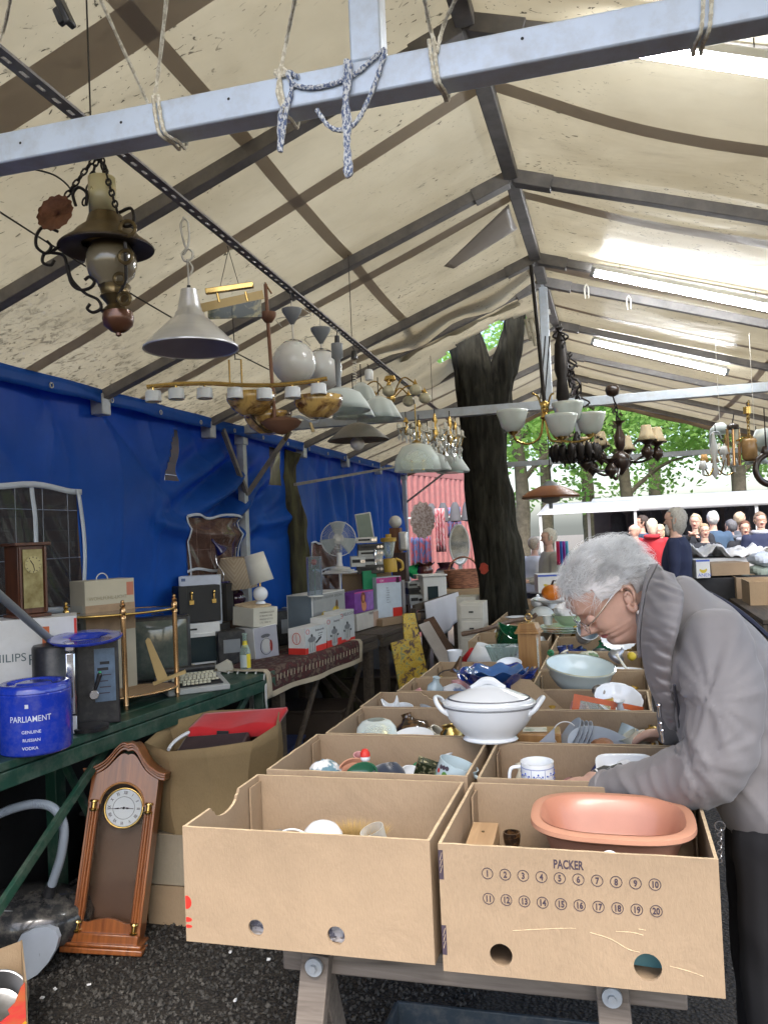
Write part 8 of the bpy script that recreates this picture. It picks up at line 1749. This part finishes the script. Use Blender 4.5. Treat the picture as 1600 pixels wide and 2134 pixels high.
# ------------------------------------------------------------------ trees, container, far stalls and people
BARK=two_tone('bark',(.013,.012,.010),(.042,.041,.031),10,.36,.70,rough=.9,stretch=(3,3,.5),bump=1.0,detail=9,dist=.5)
BARK.node_tree.nodes['Principled BSDF'].inputs['Specular IOR Level'].default_value=.08
def trunk_mesh(name,P,R,parent,n=64,mat=BARK):
 g=MB();D=10 if n<20 else 26;S=spline(P,D);K=len(P)-1;RR=[R[min(int(i/D),K-1)]+(R[min(int(i/D),K-1)+1]-R[min(int(i/D),K-1)])*(i/D-min(int(i/D),K-1))for i in range(len(S))]
 g.tube(S,RR,n);g.v=[v+Vector((noise.noise(Vector((v.x*14,v.y*14,v.z*2.2))),noise.noise(Vector((v.x*14+5,v.y*14,v.z*2.2))),0))*.035*min(1,R[0]/.12)for v in g.v]
 if n>20:g.v=[v+Vector((noise.noise(Vector((v.x*34,v.y*34,v.z*4))),noise.noise(Vector((v.x*34,v.y*34+9,v.z*4))),0))*.013 for v in g.v]
 return g.build(name,mat,parent,smooth=60)
def big_tree():
 Y=6.25;t=thing('tree','thick dark forked tree growing up through the torn canvas roof','tree',(-.93,Y,0));O=Vector(t.location);q=lambda x,y,yy=Y:on(x,y,Y=yy)-O
 trunk_mesh('trunk',[Vector((.10,0,-.05)),q(1068,1400),q(1048,1250),q(1036,1130),q(1014,1000),q(1005,880),q(990,790),q(978,735),q(950,600),q(940,300)],[.30,.20,.178,.178,.165,.17,.15,.14,.12,.10],t)
 trunk_mesh('limb',[q(1020,900),q(1040,815),q(1056,740),q(1066,690),q(1080,600),q(1120,300)],[.13,.11,.092,.085,.075,.06],t)
 g=MB();c=q(1007,1185,Y-.21);g.prism([(x*(1+.2*sin(5*x*99)),y)for x,y in circ(0,0,.032,14,.042)],.012,T=frame(c+Vector((0,.02,0)),(1,0,0),(0,0,1)));g.build('red_paint_mark',M('red_paint',(.30,.04,.02),.8,var=.4,scale=40),t)
 t=thing('tree','dark leaning tree trunk at the blue tarpaulin, behind the rug table','tree',(-2.3,6.5,0));O=Vector(t.location);q=lambda x,y:on(x,y,Y=6.5)-O
 trunk_mesh('trunk',[Vector((.22,0,0)),q(632,1240),q(618,1130),q(600,1040),q(592,985),q(604,940)],[.19,.125,.118,.11,.105,.085],t,mat=two_tone('mossy_bark',(.03,.026,.016),(.075,.075,.03),6,.35,.7,rough=.9,stretch=(3,3,.5),bump=1,detail=9))
big_tree()
LEAF=thin_mat('leaf',(.36,.56,.17),(.20,.40,.09),.62,spots=False,scale=3)
def crown(g,C,R,n,s,rnd):
 cl=[Vector((rnd.gauss(0,.45),rnd.gauss(0,.45),rnd.gauss(0,.4)))for _ in range(34)]
 for i in range(n):
  k=rnd.choice(cl);p=C+Vector(((k.x+rnd.gauss(0,.13))*R[0],(k.y+rnd.gauss(0,.13))*R[0],(k.z+rnd.gauss(0,.09))*R[1]));E=Euler((rnd.uniform(-.9,.9),rnd.uniform(-.9,.9),rnd.random()*6)).to_matrix();q=s*rnd.uniform(.6,1.3)
  g.add([p+E@Vector(v)*q for v in ((-.5,0,0),(-.1,-.34,0),(.55,0,.06),(-.1,.34,0))],[(0,1,2,3)])
def far_tree(label,x,y,H,seed):
 rnd=random.Random(seed);t=thing('deciduous_tree',label,'tree',(x,y,0),group='trees behind the far stalls')
 trunk_mesh('trunk',[Vector((0,0,0)),Vector((.1,0,H*.3)),Vector((-.1,0,H*.6)),Vector((.1,.1,H*.9))],[.24,.19,.14,.05],t,10,M('far_bark',(.10,.085,.06),.9,var=.4))
 for k in range(5):a=k*1.3;trunk_mesh('limb',[Vector((0,0,H*(.3+.08*k))),Vector((cos(a)*1.2,sin(a)*1.2,H*(.42+.08*k))),Vector((cos(a)*2.4,sin(a)*2.4,H*(.46+.1*k)))],[.09,.06,.02],t,6,MATS['far_bark'])
 g=MB();crown(g,Vector((0,0,H*.62)),(3.6,H*.36),5200,.20,rnd);g.build('crown',LEAF,t,smooth=0);return t
T1=far_tree('leafy tree behind the stalls, leftmost beside the red container',-2.6,24,9.5,1);T2=far_tree('leafy tree behind the stalls, just right of the forked trunk',.3,27,8,5)
for s,x,y,rz,sc,lab in ((T1,3.2,24,1.0,.95,'leafy tree with a pale trunk above the grey haired man'),(T2,6.4,27,2.1,1.05,'leafy tree at the right above the crowd'),(T1,-.9,33,2.0,1.2,'taller leafy tree farther back, left of the post'),(T2,4.6,35,.5,1.3,'taller leafy tree farther back near the right edge'),(T2,-6,31,3,1.2,'leafy tree above the red container'),(T1,9.5,31,4,1.1,'leafy tree beyond the right edge lamps'),(T1,1.9,42,5,1.5,'farthest leafy tree in the middle'),(T2,8,44,1.6,1.5,'farthest leafy tree at the right'),(T1,-3.5,45,1.1,1.5,'farthest leafy tree at the left')):dup(s,(x,y,0),rz,lab,sc=sc)
def container():
 t=thing('shipping_container','pale red corrugated shipping container beyond the end of the tarpaulin','container',(-3.05,12.3,0),rz=-.20);m=M('faded_red_steel',(.32,.115,.11),.6,var=.15,dust=.3);H,L=2.62,4.6
 P=[(0,0)]
 for i in range(20):y=.1+i*.22;P+=[(0,y),(.035,y+.04),(.035,y+.11),(0,y+.15)]
 P+=[(0,L)];g=MB()
 for z0,z1 in ((.15,H-.12),):g.add([Vector((x,y,z))for z in (z0,z1)for x,y in P],[(i,i+1,i+1+len(P),i+len(P))for i in range(len(P)-1)])
 g.build('corrugated_wall',m,t,smooth=0)
 for z,h in ((H-.06,.12),(.08,.16)):g=MB();g.box((-.02,L/2,z),(.09,L,h));g.build('rail',m,t,bev=.01)
 for y in (0,L):g=MB();g.box((-.02,y,H/2),(.11,.11,H));g.build('corner_post',m,t,bev=.01)
 g=MB();g.box((-1.1,L/2,H+.01),(2.2,L,.03));g.box((-1.1,L+.02,H/2),(2.1,.03,H));g.box((-1.1,-.02,H/2),(2.1,.03,H));g.build('shell',m,t)
container()
g=MB();c=on(880,1084,Y=10.75);s=mpp(c);g.prism([(cos(a)*25*s*(1+.05*sin(12*a)),sin(a)*38*s*(1+.05*sin(12*a)))for a in [2*pi*i/72 for i in range(72)]],.02,T=frame(c,(1,.2,0),(0,0,1)));tag(g.build('doily_rug',two_tone('lace_beige',(.30,.22,.18),(.52,.44,.38),40,rough=.9,bump=.5)),'pale scalloped lace rug hanging in front of the red container','rug')
for px0,px1,y0,y1,Y,a_,b_,lab in ((905,930,1060,1150,11.3,(.50,.10,.14),(.60,.42,.42),'pink patterned textile hanging right of the scalloped rug'),(930,962,1058,1120,11.8,(.10,.20,.42),(.40,.10,.10),'striped blue and red textile on the rack beside the container'),(855,900,1120,1180,11.2,(.08,.16,.35),(.38,.08,.10),'striped red and blue cloth hanging low by the container')):
 g=MB();a=on(px0,y0,Y=Y);b=on(px1,y1,Y=Y);g.sheet(lambda u,v:Vector((a.x+(b.x-a.x)*u,Y+.03*sin(u*22),a.z+(b.z-a.z)*v)),30,6);tag(g.build('hanging_textile',two_tone('textile_%d'%px0,a_,b_,26,.46,.54,rough=.9,stretch=(3,1,.6)),solid=.004),lab,'textile')
t=thing('clothes_rail','white metal clothes rail beside the container with dark hangers','rail',(-2.05,11.5,0))
for P in (((-.8,0,1.82),(.55,0,1.80)),((-.8,0,0),(-.8,0,1.82)),((.55,0,0),(.55,0,1.8))):g=MB();g.bar(*P,.025);g.build('tube',WHITEP,t)
for k in range(5):g=MB();g.lathe([(.03,.16),(.06,.1),(.09,-.1),(0,-.12)],10,c=(-.6+k*.17,0,1.85));tag(g.build('felt_hat',M('charcoal_felt',(.10,.10,.11),.9),smooth=60),'%s grey felt hat on the clothes rail by the container'%('first','second','third','fourth','fifth')[k],'hat').location=t.location
c=on(957,1135,Y=9.6);t=thing('standing_mirror','oval standing mirror with a white frame beside the big tree','mirror',(c.x,c.y,0),rz=.15);g=MB();T=frame((0,0,c.z),(1,0,0),(0,.12,1));g.prism(circ(0,0,.105,40,.225),.01,T=T);g.build('glass',M('mirror_glass',(.6,.63,.66),.05,1),t);g=MB();g.tube([T@Vector((cos(a)*.112,sin(a)*.232,.004))for a in [2*pi*i/40 for i in range(41)]],.012,8);g.build('frame',WHITEP,t,smooth=60);g=MB();g.bar((0,.04,0),(0,.04,c.z),.04);g.box((0,0,.02),(.35,.3,.04));g.build('stand',WHITEP,t)
def stall():
 t=thing('market_stall','long white roofed market stall with a dark interior behind the crowd','market stall',(3.0,15,0));wc=thin_mat('white_stall_canvas',(.80,.80,.80),(.70,.70,.70),.4,spots=False)
 g=MB();x0,x1=-3.4,4.2;g.sheet(lambda u,v:Vector((x0+(x1-x0)*u,-1.2+3.4*v,1.90+.24*v+.03*sin(u*20)*v*(1-v))),40,8);g.build('roof',wc,t,solid=.004,smooth=60)
 g=MB();g.sheet(lambda u,v:Vector((x0+(x1-x0)*u,-1.205,1.90-v*.10)),20,2);g.build('valance',wc,t,solid=.004)
 g=MB();g.bar((x0,-1.17,1.87),(x1,-1.17,1.87),.04);g.build('front_beam',STEEL,t)
 for x in (x0,-.9,1.6,x1):g=MB();g.bar((x,-1.15,0),(x,-1.15,1.87),.045);g.build('post',WHITEP,t)
 g=MB();g.box(((x0+x1)/2,2.1,1.03),(x1-x0,.03,2.06));g.build('back_wall',M('stall_back',(.05,.042,.04),.9),t);g=MB();g.box(((x0+x1)/2,.6,.85),(x1-x0,.8,.04));g.box(((x0+x1)/2,.25,.42),(x1-x0,.02,.84));g.build('counter',M('stall_cloth',(.08,.07,.07),.9),t)
 g=MB();g.bar((x0+.3,-.2,1.86),(x1-.2,-.2,1.86),.03);g.build('hanging_rail',STEEL,t)
 g=MB();
 P=[(.0,.0),(.05,-.02),(.17,-.10),(.20,-.62),(-.20,-.62),(-.17,-.10),(-.05,-.02)]
 g.prism([(x,y)for x,y in P],.09,T=frame((0,.045,0),(1,0,0),(0,0,1)));j0=tag(g.build('hanging_jacket',M('dark_jackets',(.022,.022,.03),.8,var=.4),bev=.02),None,'jacket','dark jackets hanging in a row under the far stall roof');j0['label']='one of the near black jackets hanging side by side under the far stall roof'
 for i in range(24):j=j0 if i==0 else j0.copy();(COL.objects.link(j)if i else 0);j.location=(3.0+x0+.45+i*.30,14.8,1.84+.02*(i%3));j.rotation_euler=(0,0,.5+.2*(i%4));j.scale=(.8+.08*(i%3),)*3
stall()
t=thing('market_stall','smaller pale canopy stall left of the long white one','market stall',(-.55,13.5,0));g=MB();g.sheet(lambda u,v:Vector((-.6+1.5*u,-.5+2*v,1.80+.22*v)),4,4);g.build('roof',MATS['white_stall_canvas'],t,solid=.004)
for x in (-.55,.85):g=MB();g.bar((x,-.45,0),(x,-.45,1.82),.04);g.build('post',WHITEP,t)
g=MB();g.box((.15,.4,.8),(1.3,.7,.06));g.box((.15,.1,.4),(1.3,.03,.78));g.build('counter',M('white_cloth',(.6,.6,.6),.8),t)
C=lambda n,c:M(n,c,.85,var=.15,scale=6,bump=.2)
NAVY,BLK,REDJ,GRY,BLJ,BEI=C('navy_coat',(.018,.024,.06)),C('black_coat',(.02,.022,.028)),C('red_coat',(.42,.03,.04)),C('grey_coat',(.10,.11,.13)),C('blue_grey_coat',(.05,.09,.15)),C('beige_coat',(.42,.40,.34));JEAN=C('dark_trousers',(.03,.035,.05))
def pp(px,top,Y,lab,rz,jk,tr,hc,arms='down',hair='short',**k):c=on(px,top,Y=Y);return person(lab,(c.x,Y,0),rz,(c.z-.0)/1.012,jk,tr,hc,arms,hair,**k)
def beard(t,J,k):g=MB();g.ball(J(0,-.075,1.52),.045*k,16,sy=.6,sz=1.3);g.v=[v*(1+.004*noise.noise(v*60))for v in g.v];g.build('beard',M('grey_beard',(.4,.39,.37),.8),t,smooth=60)
pp(1405,1056,8.4,'stout bearded man in a dark navy fleece with long grey hair, seen from the side',-pi/2-.2,NAVY,JEAN,(.38,.36,.32),hair='long',extra=beard)
pp(1358,1080,12.9,'person with pale blond hair in a red hooded jacket seen from behind',pi-.3,REDJ,JEAN,(.62,.56,.42),hair='long',hood=REDJ)
pp(1322,1090,12.3,'bald man in a light red jacket left of the red hooded one',-1.2,C('light_red_coat',(.55,.12,.12)),JEAN,(.3,.2,.15),hair='bald')
pp(1336,1073,13.7,'tall dark haired man in a grey blue jacket behind the red jackets',-1.4,BLJ,JEAN,(.05,.035,.03))
pp(1374,1092,13.3,'blond woman in a black jacket beside the man in navy fleece',-.3,BLK,JEAN,(.58,.48,.30),hair='long')
pp(1448,1070,12.5,'fair haired woman in a black jacket holding her hands up to her face',-.3,BLK,JEAN,(.50,.40,.26),arms='face',hair='short')
pp(1466,1090,12.0,'dark blond child like figure in a dark coat behind the white heap',.2,BLK,JEAN,(.34,.25,.15),arms='front')
pp(1484,1064,12.7,'white haired man in a blue grey jacket seen from behind',pi,BLJ,JEAN,(.60,.60,.58))
pp(1521,1082,12.9,'person in a dark grey hooded coat between two others',pi+.6,GRY,JEAN,(.12,.12,.13),hood=GRY)
pp(1541,1066,13.5,'tall fair haired man in grey behind the woman with crossed arms',2.4,GRY,JEAN,(.42,.32,.22))
pp(1551,1084,11.9,'woman with brown tied hair and a black jacket, arms crossed',.0,BLK,JEAN,(.14,.06,.035),arms='crossed',hood=C('light_lining',(.35,.36,.40)))
pp(1583,1066,11.8,'man in a navy blue jacket facing the camera near the right edge',.1,NAVY,JEAN,(.22,.15,.10),hood=C('light_lining',(0,0,0)))
pp(1142,1100,9.6,'old person in a beige coat with pale hair, right of the big tree',-1.2,BEI,C('beige_trousers',(.40,.38,.32)),(.62,.58,.48),arms='front')
pp(1112,1118,11.0,'person in a white top behind the one in beige',2.5,C('white_top',(.62,.62,.64)),JEAN,(.4,.33,.25))
row_table('plain table at the right beyond the woman, carrying cartons',1.95,6.6,10.4,.95,.0,TBROWN,TBROWN)
for k,(x,y,lab)in enumerate(((1.02,9.45,'carton on the right table holding caps, farthest one'),(1.05,8.9,'carton on the right table behind the nearest two'),(1.06,8.35,'carton on the right table, second from the front'),(1.08,7.7,'carton on the right table nearest the back of the woman'),(1.52,9.0,'carton at the right edge holding a white bag'),(1.50,8.1,'carton at the right edge holding green grey caps'),(1.5,7.3,'empty looking carton low at the right edge'))):carton(lab,x,x+.40,y,y+.48,h=.20,z=TZ,mat=CARD2 if k%2 else CARD,group='cartons on the right hand table')
CAP=C('sage_cloth',(.20,.24,.21))
for k,(px,py,r,m_,lab)in enumerate(((1585,1190,.13,CAP,'sage green cap on top of the right cartons'),(1560,1203,.12,CAP,'sage green cap lying lower on the right cartons'),(1510,1193,.11,PAPER,'white cloth bundle on the right cartons'),(1500,1183,.07,C('pink_cloth',(.5,.3,.3)),'pink and white bundle at the left end of the right cartons'),(1590,1165,.14,C('pale_blue_bag',(.45,.50,.58)),'pale blue bag behind the right cartons'))):paper_ball(lab,on(px,py,Y=8.9),r,m_,'cloth_bundle',.55)
row_table('white draped far table in front of the crowd',1.95,8.6,9.5,1.35,-.0,PAPER,PAPER)if 0 else None
t=thing('draped_table','far table under a white sheet heaped with pale goods','table',(1.15,10.9-1.9,0));g=MB();g.sheet(lambda u,v:Vector((-.30+1.0*u,.0+1.0*v,1.20+.22*abs(noise.noise((u*4,v*4,0)))+.08*abs(noise.noise((u*13,v*13,0))))),40,24);g.build('white_heap',PAPER,t,solid=.01,smooth=30);g=MB();g.box((.2,.5,.6),(.95,.9,1.2));g.build('draped_sides',PAPER,t);t.location=(.95,9.3,0)
YB=M('banana_yellow',(.55,.42,.04),.5)
for px,py,Y,lab,tx in ((1459,1205,8.4,'white banana carton lettered ANEN below the white heap','ANEN'),(1140,1236,7.55,'white and blue banana carton on the table right of the big tree','')):
 c=on(px,py,Y=Y);s=mpp(c);w,h=(28 if tx else 50)*s,38*s;b=goods_box(lab,w,.3,h,(c.x,Y+.15,c.z),rz=.2,mat=WHITE,patches=[('front',0,.9,1,1,M('banana_blue',(.05,.10,.45),.5))],texts=[('front',.1,.08,h*.26,tx,M('banana_blue'))]if tx else [])
 g=MB();T=FR(w,.3,h,'front',w*.5,h*.55,.001);g.prism([(cos(a)*w*.3,sin(a)*h*.28)for a in [pi+.3+i*.23 for i in range(12)]]+[(cos(a)*w*.22,sin(a)*h*.1+.0)for a in [2*pi-.2-i*.25 for i in range(11)]],.001,T=T);g.build('banana_print',YB,b)
c=on(1515,1200,Y=8.5);s=mpp(c);goods_box('plain brown carton under the white heap, right of the banana carton',78*s,.4,26*s,(c.x,8.75,c.z),rz=.2,mat=CARD)
for x,y,z in ((.55,8.6,on(1459,1205,Y=8.4).z),):t=thing('low_stand','dark low stand under the banana carton and the brown carton','stand',(1.05,8.6,0));g=MB();g.box((0,.1,z/2-.004),(1.0,.45,z-.01));g.build('stand_top',BLACKM,t,bev=.005)
g=MB()
for k,cc in enumerate(((.5,.03,.1),(.05,.15,.5),(.3,.05,.35),(.1,.4,.6))):g.m=k;a=on(1158+k*6,1128,Y=9.2);g.sheet(lambda u,v:a+Vector((u*.035,.01*sin(u*6),-v*.26)),4,4)
tag(g.build('scarves',[C('scarf_%d'%k,cc)for k,cc in enumerate(((.5,.03,.1),(.05,.15,.5),(.3,.05,.35),(.1,.4,.6)))],solid=.004),'bright striped scarf hanging in front of the person in beige','scarf')
